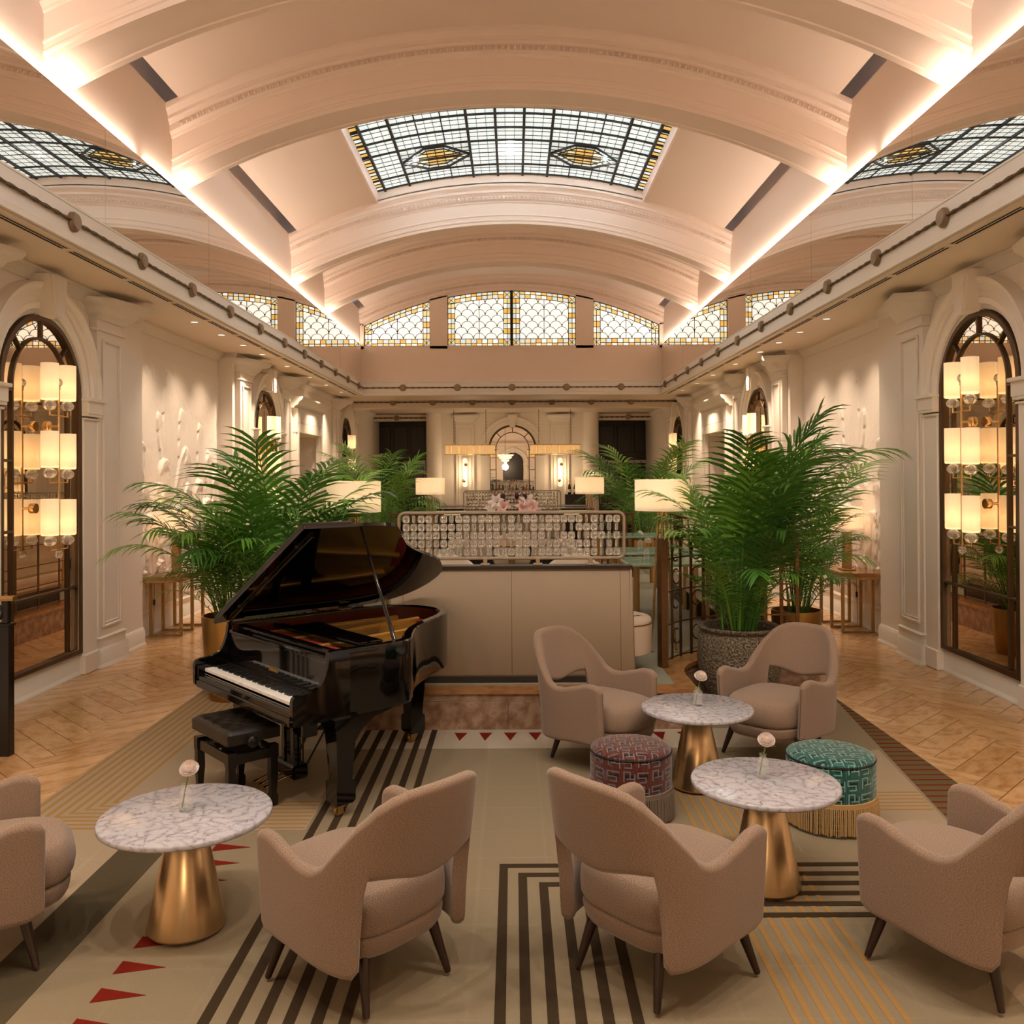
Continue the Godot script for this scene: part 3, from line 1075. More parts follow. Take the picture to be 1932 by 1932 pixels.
# ---------------------------------------------------------------- the vault
func build_vault() -> void:
	var beams := [[-4.6, -4.1], [1.75, 2.2], [6.85, 7.33], [9.43, 9.89], [14.50, 14.88], [17.05, 17.5], [20.52, 21.0]]
	var c := MB.new()
	# curved panels between the beams; the bay of the roof light is left open in the middle
	var sheet := func(d0: float, d1: float, x0: float, x1: float, r: float):
		var a0 := asin(x0 / r)
		var a1 := asin(x1 / r)
		var nseg := 24
		var fr := []
		for i in nseg + 1:
			var a := lerpf(a1, a0, float(i) / nseg)
			var up := Vector3(sin(a), cos(a), 0)
			var z := Vector3(-cos(a), sin(a), 0)
			fr.append(Transform3D(Basis(up.cross(z), up, z), Vector3(0, CY, 0)))
		c.loft(PackedVector2Array([Vector2(-d1, r), Vector2(-d0, r), Vector2(-d0, r + 0.14), Vector2(-d1, r + 0.14)]), true, fr)
	sheet.call(D_BACK, 2.35, -3.5, 3.5, R_PANEL)
	sheet.call(6.74, 9.95, -3.5, 3.5, R_PANEL)
	sheet.call(2.35, 6.74, -3.5, -2.18, R_PANEL)
	sheet.call(2.35, 6.74, 2.18, 3.5, R_PANEL)
	sheet.call(14.34, 21.1, -3.5, 3.5, R_PANEL)
	sheet.call(9.95, 14.34, -3.5, -2.18, R_PANEL)
	sheet.call(9.95, 14.34, 2.18, 3.5, R_PANEL)
	for s in [-1, 1]:
		c.box(Vector3(s * 3.68, 6.5, -8), Vector3(0.42, 0.06, 26.0))
		# upright sides of the roof light's well
		for q in [[9.95, 14.33], [2.35, 6.73]]:
			c.box(Vector3(s * 2.188, 6.58, -(q[0] + q[1]) / 2), Vector3(0.03, 0.30, q[1] - q[0] + 0.06))
	for d in [14.33, 9.93, 6.73, 2.33]:
		c.loft(pv([0, R_PANEL + 0.004, 0, 8.75, -0.03, 8.75, -0.03, R_PANEL + 0.004]), true, arch_frames(CY, 8.5, 2.2, d, 24))
	struct_mesh("ceiling_vault", c, M.vault_plaster)
	# beams: a moulded arch each, swept from wall to wall
	var face := [0.0, 0.0, 0.0, 0.045, 0.014, 0.055, 0.014, 0.075, 0.004, 0.085, 0.004, 0.13, 0.016, 0.14, 0.016, 0.155, 0.0, 0.165, 0.0, 0.345, 0.016, 0.355, 0.022, 0.375, 0.05, 0.392, 0.062, 0.40, 0.062, 0.462, 0.075, 0.47, 0.085, 0.49, 0.11, 0.50, 0.11, 0.535, 0.135, 0.565, 0.165, 0.585, 0.17, 0.60, 0.17, 0.64]
	var egg := MB.new()
	egg.sphere(Vector3(0, 0, 0.0), Vector3(0.017, 0.026, 0.014), 5, 8)
	egg.box(Vector3(0.033, -0.006, 0.0), Vector3(0.006, 0.046, 0.014))
	egg.box(Vector3(0.0215, 0.004, 0.0), Vector3(0.005, 0.044, 0.012))
	egg.box(Vector3(-0.0215, 0.004, 0.0), Vector3(0.005, 0.044, 0.012))
	var em := egg.mesh()
	for i in beams.size():
		var d0: float = beams[i][0]
		var th: float = beams[i][1] - d0
		var prof := PackedVector2Array()
		var wall_side := i == beams.size() - 1
		if wall_side:
			# only the upper mouldings, against the end wall
			for k in range(18, face.size(), 2):
				prof.append(Vector2(face[k], R_SOFFIT + face[k + 1]))
			prof.append(Vector2(-0.2, R_SOFFIT + 0.64)); prof.append(Vector2(-0.2, R_SOFFIT + 0.33))
			d0 = D_END - 0.01
		else:
			for k in range(0, face.size(), 2):
				prof.append(Vector2(face[k], R_SOFFIT + face[k + 1]))
			for k in range(face.size() - 2, -1, -2):
				prof.append(Vector2(-th - face[k], R_SOFFIT + face[k + 1]))
			# a shallow sunk band along the soffit
			prof.append(Vector2(-th + 0.07, R_SOFFIT)); prof.append(Vector2(-th + 0.08, R_SOFFIT + 0.012)); prof.append(Vector2(-0.08, R_SOFFIT + 0.012)); prof.append(Vector2(-0.07, R_SOFFIT))
		var m := MB.new()
		m.loft(prof, true, arch_frames(CY, 7.9, 3.72, d0, 48), false, true, 0.93)
		var b := struct_mesh(trim_name(), m, M.vault_plaster)
		if d0 < 5.0:
			continue
		# egg and dart band
		var mm := MultiMesh.new()
		mm.transform_format = MultiMesh.TRANSFORM_3D
		mm.mesh = em
		var amax := asin(3.55 / 8.17)
		var cnt := int(2.0 * amax * 8.17 / 0.066)
		mm.instance_count = cnt
		for k in cnt:
			var a := -amax + 2.0 * amax * (k + 0.5) / cnt
			var up := Vector3(sin(a), cos(a), 0)
			var tang := Vector3(cos(a), -sin(a), 0)
			mm.set_instance_transform(k, Transform3D(Basis(tang, up, tang.cross(up)), Vector3(0, CY, -d0 + 0.064) + up * (R_SOFFIT + 0.43)))
		var mi := MultiMeshInstance3D.new()
		mi.name = "egg_moulding"
		mi.multimesh = mm
		mi.material_override = M.vault_plaster
		mi.set_meta("kind", "stuff")
		b.add_child(mi, true)

# ---------------------------------------------------------------- leaded glass
func build_skylight(num: int, off: float) -> void:
	var w := struct_node("window_%d" % num, Vector3(0, 0, off))
	var R := 8.515
	var pos := func(x: float, d: float, lift := 0.0): return Vector3(x, sqrt((R + lift) * (R + lift) - x * x) + CY, -d)
	var sheet := func(x0: float, x1: float, d0: float, d1: float, mt):
		var m := MB.new()
		var nx := maxi(1, int((x1 - x0) / 0.2))
		for i in nx:
			var xa := lerpf(x0, x1, float(i) / nx)
			var xb := lerpf(x0, x1, float(i + 1) / nx)
			m.quad(pos.call(xa, d0), pos.call(xa, d1), pos.call(xb, d1), pos.call(xb, d0))
			m.quad(pos.call(xa, d0, 0.006), pos.call(xb, d0, 0.006), pos.call(xb, d1, 0.006), pos.call(xa, d1, 0.006))
		part(w, "pane", m, mt)
	var xs := [-2.05, -1.65, -1.3, -0.95, -0.6, -0.2, 0.2, 0.6, 0.95, 1.3, 1.65, 2.05]
	var ds := [9.95, 10.41, 11.41, 11.88, 12.36, 12.83, 13.83, 14.27]
	var lead := MB.new()
	var bar_d := func(x: float, d0: float, d1: float, t: float, h: float):
		lead.box(pos.call(x, (d0 + d1) / 2, -h / 2), Vector3(t, h, d1 - d0), Transform3D())
	var bar_x := func(x0: float, x1: float, d: float, t: float, h: float):
		var nx := maxi(1, int((x1 - x0) / 0.35))
		for i in nx:
			var a: Vector3 = pos.call(lerpf(x0, x1, float(i) / nx), d, -h / 2)
			var b: Vector3 = pos.call(lerpf(x0, x1, float(i + 1) / nx), d, -h / 2)
			var xv := (b - a).normalized()
			var yv := Vector3.BACK.cross(xv)
			lead.box(Vector3.ZERO, Vector3(a.distance_to(b) + 0.004, h, t), Transform3D(Basis(xv, yv, Vector3.BACK), (a + b) / 2))
	var line := func(a2: Vector2, b2: Vector2, t: float, h: float):
		var a: Vector3 = pos.call(a2.x, a2.y, -h / 2)
		var b: Vector3 = pos.call(b2.x, b2.y, -h / 2)
		var z := (b - a).normalized()
		var x := Vector3.UP.cross(z).normalized()
		lead.box(Vector3.ZERO, Vector3(t, h, a.distance_to(b)), Transform3D(Basis(x, z.cross(x), z), (a + b) / 2))
	for i in xs.size() - 1:
		var wide: bool = i in [1, 2, 3, 7, 8, 9]
		for j in ds.size() - 1:
			var long: bool = j in [1, 5]
			if wide and long:
				continue
			sheet.call(xs[i] + 0.004, xs[i + 1] - 0.004, ds[j] + 0.004, ds[j + 1] - 0.004, M.window_pane_sky)
			var nsx := 3
			for k in range(1, nsx):
				bar_d.call(lerpf(xs[i], xs[i + 1], float(k) / nsx), ds[j], ds[j + 1], 0.006, 0.008)
			var nd := 6 if long else 3
			for k in range(1, nd):
				bar_x.call(xs[i], xs[i + 1], lerpf(ds[j], ds[j + 1], float(k) / nd), 0.0045 if k != 3 else 0.016, 0.008)
	# lozenges
	for sx in [-1.125, 1.125]:
		for sd in [13.33, 10.91]:
			var q := func(u: float, v: float): return Vector2(sx + u, sd + v)
			var tile := func(p: Array, mt):
				var m := MB.new()
				var a := []
				for u in p:
					a.append(pos.call(u.x, u.y))
				for k in range(1, a.size() - 1):
					if (a[k] - a[0]).cross(a[k + 1] - a[0]).y < 0:
						m.tri(a[0], a[k], a[k + 1])
					else:
						m.tri(a[0], a[k + 1], a[k])
				part(w, "pane", m, mt)
			# outer and inner hexagon-like lozenge, edge points in order
			var oo := [q.call(-0.52, 0.0), q.call(-0.16, 0.42), q.call(0.16, 0.42), q.call(0.52, 0.0), q.call(0.16, -0.42), q.call(-0.16, -0.42)]
			var ii := [q.call(-0.40, 0.0), q.call(-0.13, 0.30), q.call(0.13, 0.30), q.call(0.40, 0.0), q.call(0.13, -0.30), q.call(-0.13, -0.30)]
			for k in 6:
				var k2 := (k + 1) % 6
				var n := 2 if k in [1, 4] else 4
				for u in n:
					var t0 := float(u) / n
					var t1 := float(u + 1) / n
					tile.call([oo[k].lerp(oo[k2], t0), oo[k].lerp(oo[k2], t1), ii[k].lerp(ii[k2], t1), ii[k].lerp(ii[k2], t0)], M.window_pane_ivory)
					line.call(oo[k].lerp(oo[k2], t0), ii[k].lerp(ii[k2], t0), 0.01, 0.012)
				line.call(oo[k], oo[k2], 0.028, 0.03)
				line.call(ii[k], ii[k2], 0.014, 0.016)
			tile.call([ii[0], ii[1], ii[5]], M.window_pane_straw)
			tile.call([ii[3], ii[4], ii[2]], M.window_pane_straw)
			tile.call([ii[1], ii[2], q.call(0.13, 0.06), q.call(-0.13, 0.06)], M.window_pane_gold)
			tile.call([q.call(-0.13, 0.06), q.call(0.13, 0.06), q.call(0.13, -0.06), q.call(-0.13, -0.06)], M.window_pane_amber)
			tile.call([q.call(-0.13, -0.06), q.call(0.13, -0.06), ii[4], ii[5]], M.window_pane_gold)
			for u in [-0.26, -0.13, 0.0, 0.13, 0.26]:
				var hv: float = 0.30 if absf(u) <= 0.131 else 0.155
				line.call(q.call(u, -hv), q.call(u, hv), 0.012, 0.014)
			for v in [-0.18, -0.06, 0.0, 0.06, 0.18]:
				var hu: float = 0.40 - absf(v) * 0.9
				line.call(q.call(-hu, v), q.call(hu, v), 0.012 if v != 0.0 else 0.02, 0.014)
			# corner fields round the lozenge
			for cu in [-1.0, 1.0]:
				for cv in [-1.0, 1.0]:
					tile.call([q.call(cu * 0.52, 0.0), q.call(cu * 0.52, cv * 0.5), q.call(cu * 0.0, cv * 0.5), q.call(cu * 0.0, cv * 0.42), q.call(cu * 0.16, cv * 0.42)], M.window_pane_blue)
					for u in [0.28, 0.4]:
						line.call(q.call(cu * u, cv * (0.42 - (u - 0.16) * 1.166)), q.call(cu * u, cv * 0.5), 0.009, 0.012)
					for v in [0.14, 0.28]:
						line.call(q.call(cu * (0.52 - v * 0.857), cv * v), q.call(cu * 0.52, cv * v), 0.009, 0.012)
	# coloured borders
	for s in [-1.0, 1.0]:
		for k in 32:
			var a := lerpf(9.95, 14.27, k / 32.0)
			var b := lerpf(9.95, 14.27, (k + 1) / 32.0)
			sheet.call(minf(s * 2.05, s * 2.18), maxf(s * 2.05, s * 2.18), a + 0.003, b - 0.003, [M.window_pane_gold, M.window_pane_sky, M.window_pane_straw, M.window_pane_gold, M.window_pane_sky][k % 5])
			bar_x.call(minf(s * 2.05, s * 2.18), maxf(s * 2.05, s * 2.18), a, 0.012, 0.014)
	for k in 40:
		var a := lerpf(-2.18, 2.18, k / 40.0)
		var b := lerpf(-2.18, 2.18, (k + 1) / 40.0)
		for e in [[14.27, 14.325], [9.95 - 0.02, 9.95]]:
			sheet.call(a + 0.003, b - 0.003, e[0], e[1], M.window_pane_gold if k % 2 else M.window_pane_sky)
		bar_d.call(a, 14.27, 14.325, 0.012, 0.014)
	for x in xs:
		var big: bool = absf(x) > 1.6 or absf(x) < 0.7
		for seg in ([[9.95, 14.33]] if big else [[9.95, 10.41], [11.41, 12.83], [13.83, 14.33]]):
			bar_d.call(x, seg[0], seg[1], 0.038 if big else 0.016, 0.035 if big else 0.02)
	for d in ds:
		bar_x.call(-2.18, 2.18, d, 0.026, 0.025)
	var lo := part(w, "lead_came", lead, M.lead)
	lo.set_meta("kind", "stuff")
	# weatherproof cover above the glass
	var cov := MB.new()
	cov.box(V(0, 7.35, 12.1 - off), Vector3(5.2, 0.05, 5.2))
	struct_mesh("roof", cov, M.slot_black)

# one leaded window of the end wall: x0..x1, sill to the arch of radius 8.01
func build_end_windows() -> void:
	var num := 2
	for q in [[-3.555, -1.965], [-1.545, -0.02], [0.02, 1.545], [1.965, 3.555]]:
		leaded_window(num, q[0], q[1])
		num += 1
	var mu := MB.new()
	mu.box(V(0, 5.73, D_END + 0.05), Vector3(0.05, 1.36, 0.08), Transform3D(), 0.006)
	struct_mesh(trim_name(), mu, M.lead)

func leaded_window(num: int, x0: float, x1: float) -> void:
	var w := struct_node("window_%d" % num, V(0, 0, D_END + 0.10))
	var sill := 5.068
	var top := func(x: float): return sqrt(8.012 * 8.012 - x * x) + CY
	var bw := 0.175                                  # border: two courses of small panes
	var lead := MB.new()
	var came := func(a: Vector2, b: Vector2, t := 0.014):
		var d := (b - a)
		if d.length() < 0.004:
			return
		var x := Vector3(d.x, d.y, 0).normalized()
		lead.box(Vector3.ZERO, Vector3(d.length() + t * 0.7, t, 0.02), Transform3D(Basis(x, Vector3.BACK.cross(x), Vector3.BACK), Vector3((a.x + b.x) / 2, (a.y + b.y) / 2, 0.004)))
	var pane := func(p: PackedVector2Array, mt):
		var m := MB.new()
		if poly_area(p) < 0.0003:
			return
		m.prism(p, -0.006, 0.0)
		if m.v.size():
			part(w, "pane", m, mt)
	var edge := PackedVector2Array([Vector2(x0, sill), Vector2(x1, sill)])
	var inner := PackedVector2Array([Vector2(x0 + bw, sill + bw), Vector2(x1 - bw, sill + bw)])
	for i in 9:
		var x := lerpf(x1, x0, i / 8.0)
		edge.append(Vector2(x, top.call(x)))
	for i in 9:
		var x := lerpf(x1 - bw, x0 + bw, i / 8.0)
		inner.append(Vector2(x, top.call(x) - bw))
	# fish-scale field
	var sp := 0.288
	var row_h := 0.143
	var rad := sp / 2
	var xc := (x0 + x1) / 2
	var row := 0
	var y := sill + bw
	while y < 6.4:
		var off := 0.0 if row % 2 == 0 else rad
		for k in range(-4, 5):
			var cx := xc + k * sp + off
			if cx < x0 - rad or cx > x1 + rad:
				continue
			# the scale: upper half circle, lower sides cut by the two scales of the row below
			var p := PackedVector2Array()
			for i in 13:
				var a := PI * i / 12
				p.append(Vector2(cx + rad * cos(a), y + rad * sin(a)))
			for i in range(1, 7):
				var a := PI / 2 - PI / 2 * i / 6
				p.append(Vector2(cx - rad + rad * cos(a) , y - row_h + rad * sin(a)))
			for i in range(1, 7):
				var a := PI - PI / 2 * i / 6
				p.append(Vector2(cx + rad + rad * cos(a), y - row_h + rad * sin(a)))
			for cut in Geometry2D.intersect_polygons(p, inner):
				pane.call(cut, M.window_pane_white)
			for i in 10:
				var a := PI * i / 10
				var b := PI * (i + 1) / 10
				var seg := PackedVector2Array([Vector2(cx + rad * cos(a), y + rad * sin(a)), Vector2(cx + rad * cos(b), y + rad * sin(b))])
				for cl in Geometry2D.intersect_polyline_with_polygon(seg, inner):
					came.call(cl[0], cl[cl.size() - 1], 0.011)
			# small amber drop where two scales meet
			var dp := Vector2(cx + rad, y + 0.03)
			var tri := PackedVector2Array([dp + Vector2(-0.022, 0.03), dp + Vector2(0, -0.02), dp + Vector2(0.022, 0.03)])
			if Geometry2D.is_point_in_polygon(dp, inner) and Geometry2D.is_point_in_polygon(dp + Vector2(0, 0.05), inner):
				var m := MB.new()
				m.prism(tri, 0.0, 0.006)
				part(w, "pane", m, M.window_pane_straw)
				came.call(tri[0], tri[1], 0.008); came.call(tri[1], tri[2], 0.008)
				came.call(dp + Vector2(0, -0.03), dp + Vector2(0, -0.01), 0.016)
		y += row_h
		row += 1
	# behind the cames a whole backing of the same white glass closes any gap
	var back := MB.new()
	back.prism(edge, -0.014, -0.008)
	part(w, "backing_glass", back, M.window_pane_white)
	came.call(Vector2(xc, sill + bw), Vector2(xc, top.call(xc) - bw), 0.012)
	# border panes: two courses all round
	var cols := [M.window_pane_straw, M.window_pane_blue, M.window_pane_amber, M.window_pane_white, M.window_pane_straw, M.window_pane_white, M.window_pane_gold, M.window_pane_blue]
	var n := 9
	var idx := num * 3
	for course in 2:
		for k in n:
			var xa := lerpf(x0 + bw, x1 - bw, float(k) / n)
			var xb := lerpf(x0 + bw, x1 - bw, float(k + 1) / n)
			var y0 := sill + course * 0.07
			var y1 := sill + (0.07 if course == 0 else bw)
			pane.call(PackedVector2Array([Vector2(xa, y0), Vector2(xb, y0), Vector2(xb, y1), Vector2(xa, y1)]), cols[(idx + k * 3 + course * 5) % 8])
			came.call(Vector2(xb, y0), Vector2(xb, y1))
			var o0 := 0.0 if course == 0 else 0.08
			var o1 := 0.08 if course == 0 else bw
			pane.call(PackedVector2Array([Vector2(xa, top.call(xa) - o1), Vector2(xb, top.call(xb) - o1), Vector2(xb, top.call(xb) - o0), Vector2(xa, top.call(xa) - o0)]), cols[(idx + k * 5 + course * 3 + 2) % 8])
			came.call(Vector2(xb, top.call(xb) - o1), Vector2(xb, top.call(xb) - o0))
			came.call(Vector2(xa, top.call(xa) - o1), Vector2(xb, top.call(xb) - o1))
			came.call(Vector2(xa, y1), Vector2(xb, y1))
		for e in [[x0, 1.0], [x1, -1.0]]:
			var ht: float = top.call(e[0] + e[1] * bw) - bw - sill - bw
			var nv := maxi(1, int(round(ht / 0.13)))
			var xa: float = e[0] + e[1] * (0.0 if course == 0 else 0.085)
			var xb: float = e[0] + e[1] * (0.085 if course == 0 else bw)
			for k in nv:
				var y0 := sill + bw + ht * k / nv
				var y1 := sill + bw + ht * (k + 1) / nv
				pane.call(PackedVector2Array([Vector2(xa, y0), Vector2(xb, y0), Vector2(xb, y1), Vector2(xa, y1)]), cols[(idx + k * 3 + course * 4 + (1 if e[1] > 0 else 6)) % 8])
				came.call(Vector2(xa, y1), Vector2(xb, y1))
			came.call(Vector2(xb, sill), Vector2(xb, sill + bw + ht))
	# crossed corner panes
	for e in [[x0, x0 + bw], [x1 - bw, x1]]:
		for lower in [true, false]:
			var a := Vector2(e[0], sill if lower else top.call(e[0]) - bw)
			var b := Vector2(e[1], sill if lower else top.call(e[1]) - bw)
			var c := Vector2(e[1], sill + bw if lower else top.call(e[1]))
			var d := Vector2(e[0], sill + bw if lower else top.call(e[0]))
			var mid := (a + b + c + d) / 4
			var qd := [a, b, c, d]
			for k in 4:
				pane.call(PackedVector2Array([qd[k], qd[(k + 1) % 4], mid]), cols[[1, 4, 7, 2][k]])
				came.call(qd[k], mid, 0.011)
				came.call(qd[k], qd[(k + 1) % 4], 0.014)
	for i in edge.size():
		came.call(edge[i], edge[(i + 1) % edge.size()], 0.03)
	var lo := part(w, "lead_came", lead, M.lead)
	lo.set_meta("kind", "stuff")

# ---------------------------------------------------------------- arched mirrors, sconces, plaster reliefs
func arch_outline(hw: float, y0: float, spring: float, seg := 24) -> Array:
	var p := [Vector3(-hw, y0, 0), Vector3(hw, y0, 0)]
	for i in seg + 1:
		var a := PI * i / seg
		p.append(Vector3(hw * cos(a), spring + hw * sin(a), 0))
	return p

func flat_bar(m: MB, pts: Array, w: float, z0: float, z1: float, closed := false) -> void:
	# rectangular bar following points in the x, y plane; z is depth
	var fr := []
	var n := pts.size()
	for i in n:
		var a: Vector3 = pts[(i + n - 1) % n] if closed or i > 0 else pts[0]
		var b: Vector3 = pts[(i + 1) % n] if closed or i < n - 1 else pts[n - 1]
		var here: Vector3 = pts[i]
		var t := (b - a).normalized()
		var x := t.cross(Vector3.BACK).normalized()          # right of travel
		var t1 := (here - a).normalized()
		var k := 1.0
		if t1.length() > 0.5:
			k = 1.0 / maxf(0.4, absf(t1.cross(Vector3.BACK).dot(x)))
		# x, y=z-depth, z=travel : x cross y must be z
		fr.append(Transform3D(Basis(-x * k, Vector3.BACK, (-x).cross(Vector3.BACK)), here))
	var c := minf(0.006, w * 0.25)
	var h := w / 2
	m.loft(PackedVector2Array([Vector2(-h, z0), Vector2(h, z0), Vector2(h, z1 - c), Vector2(h - c, z1), Vector2(-h + c, z1), Vector2(-h, z1 - c)]), true, fr, closed)

func arched_mirror(label: String, p: Vector3, yaw: float, hw := 0.69, y0 := 0.215, spring := 2.755, glass := "mirror_bronze") -> Node3D:
	var t := thing("arched_mirror", label, "mirror", p, yaw)
	var o := arch_outline(hw - 0.028, y0 + 0.028, spring)
	var poly := PackedVector2Array()
	for q in arch_outline(hw - 0.04, y0 + 0.04, spring):
		poly.append(Vector2(q.x, q.y))
	var g := MB.new()
	g.prism(poly, 0.012, 0.020)
	part(t, "glass", g, M[glass])
	var f := MB.new()
	flat_bar(f, o, 0.056, 0.0, 0.06, true)
	part(t, "frame", f, M.frame_bronze)
	var iw := hw * 0.69
	var bar := 0.024
	var ia := MB.new()
	var pts := []
	for i in 25:
		var a := PI - PI * i / 24
		pts.append(Vector3(iw * cos(a), spring + iw * sin(a) , 0))
	pts.push_front(Vector3(-iw, y0 + 0.05, 0))
	pts.append(Vector3(iw, y0 + 0.05, 0))
	flat_bar(ia, pts, bar, 0.016, 0.046)
	part(t, "inner_arch_bar", ia, M.frame_bronze)
	for a in [45.0, 90.0, 135.0]:
		var d := Vector3(cos(deg_to_rad(a)), sin(deg_to_rad(a)), 0)
		var b := MB.new()
		flat_bar(b, [Vector3(0, spring, 0) + d * iw, Vector3(0, spring, 0) + d * (hw - 0.04)], bar, 0.016, 0.044)
		part(t, "glazing_bar", b, M.frame_bronze)
	for y in [0.885, 1.497, 2.11, 2.72]:
		if y < y0:
			continue
		for s in [-1.0, 1.0]:
			var b := MB.new()
			flat_bar(b, [Vector3(s * iw, y, 0), Vector3(s * (hw - 0.04), y, 0)], bar, 0.016, 0.044)
			part(t, "glazing_bar", b, M.frame_bronze)
	if y0 < 0.8:
		var b := MB.new()
		flat_bar(b, [Vector3(-iw, 0.885, 0), Vector3(iw, 0.885, 0)], bar, 0.016, 0.044)
		part(t, "glazing_bar", b, M.frame_bronze)
	return t

var shade_mesh: ArrayMesh
var ball_mesh: ArrayMesh
func ribbed_ball(r: float, h: float) -> MB:
	var m := MB.new()
	var rows := []
	for i in 11:
		var a := -PI / 2 + PI * i / 10.0
		var row := PackedVector3Array()
		for j in 32:
			var t := TAU * j / 32
			var k := 1.0 + 0.055 * cos(8.0 * t) * cos(a)
			row.append(Vector3(maxf(0.002, r * cos(a)) * k * cos(t), h * sin(a), -maxf(0.002, r * cos(a)) * k * sin(t)))
		rows.append(row)
	m.grid(rows, true)
	return m

func sconce(label: String, p: Vector3, yaw: float, bright: float, tiers := true) -> void:
	# own axes: x along the wall, z into the room; the mirror glass is 15 cm behind the rod
	var t := thing("wall_sconce", label, "wall light", p, yaw)
	if shade_mesh == null:
		var s := MB.new()
		s.lathe(pv([0.004, 0.0, 0.066, 0.0, 0.074, 0.008, 0.075, 0.02, 0.075, 0.33, 0.071, 0.33, 0.071, 0.02]), 28)
		shade_mesh = s.mesh()
		ball_mesh = ribbed_ball(0.058, 0.046).mesh()
	var rod := MB.new()
	rod.tube([Vector3(0, 1.29, 0), Vector3(0, 2.80, 0)], 0.011, 12)
	part(t, "rod", rod, M.brass)
	for y in [1.26, 2.83]:
		part(t, "finial", ball_mesh, M.crystal, Transform3D(Basis.from_scale(Vector3(0.6, 0.85, 0.6)), Vector3(0, y, 0)))
		var c := MB.new()
		c.lathe(pv([0.0005, -0.02, 0.016, -0.02, 0.016, 0.02, 0.0005, 0.02]), 14, at(Vector3(0, y + (0.045 if y < 2.0 else -0.045), 0)))
		part(t, "collar", c, M.brass)
	for y in [1.68, 2.43]:
		var b := MB.new()
		b.lathe(pv([0.0005, 0, 0.045, 0, 0.047, 0.006, 0.047, 0.05, 0.043, 0.054, 0.0005, 0.054]), 24, Transform3D(Basis(Vector3.RIGHT, PI / 2), Vector3(0, y, -0.13)))
		b.tube([Vector3(0, y, -0.1), Vector3(0, y, 0.0)], 0.012, 10)
		part(t, "bracket", b, M.brass)
	for k in 3:
		var y: float = [2.66, 2.05, 1.44][k]
		for s in [-1.0, 1.0]:
			var dy := 0.0 if s < 0 else (0.012 if k == 0 else -0.012)
			var xx: float = s * 0.155
			var a := MB.new()
			a.tube([Vector3(0, y - 0.135, 0), Vector3(xx, y - 0.135, 0)], 0.006, 8)
			a.tube([Vector3(xx, y - 0.14, 0), Vector3(xx, y - 0.09, 0)], 0.009, 10)
			part(t, "arm", a, M.brass)
			part(t, "ball", ball_mesh, M.crystal, at(Vector3(xx, y - 0.048 + dy, 0)))
			var sh := part(t, "lamp_shade", shade_mesh, M.opal_shade, at(Vector3(xx, y + dy, 0)))
			omni(t.transform * (sh.position + Vector3(0, 0.12, 0)), C("ffdcae"), bright, 0.03)

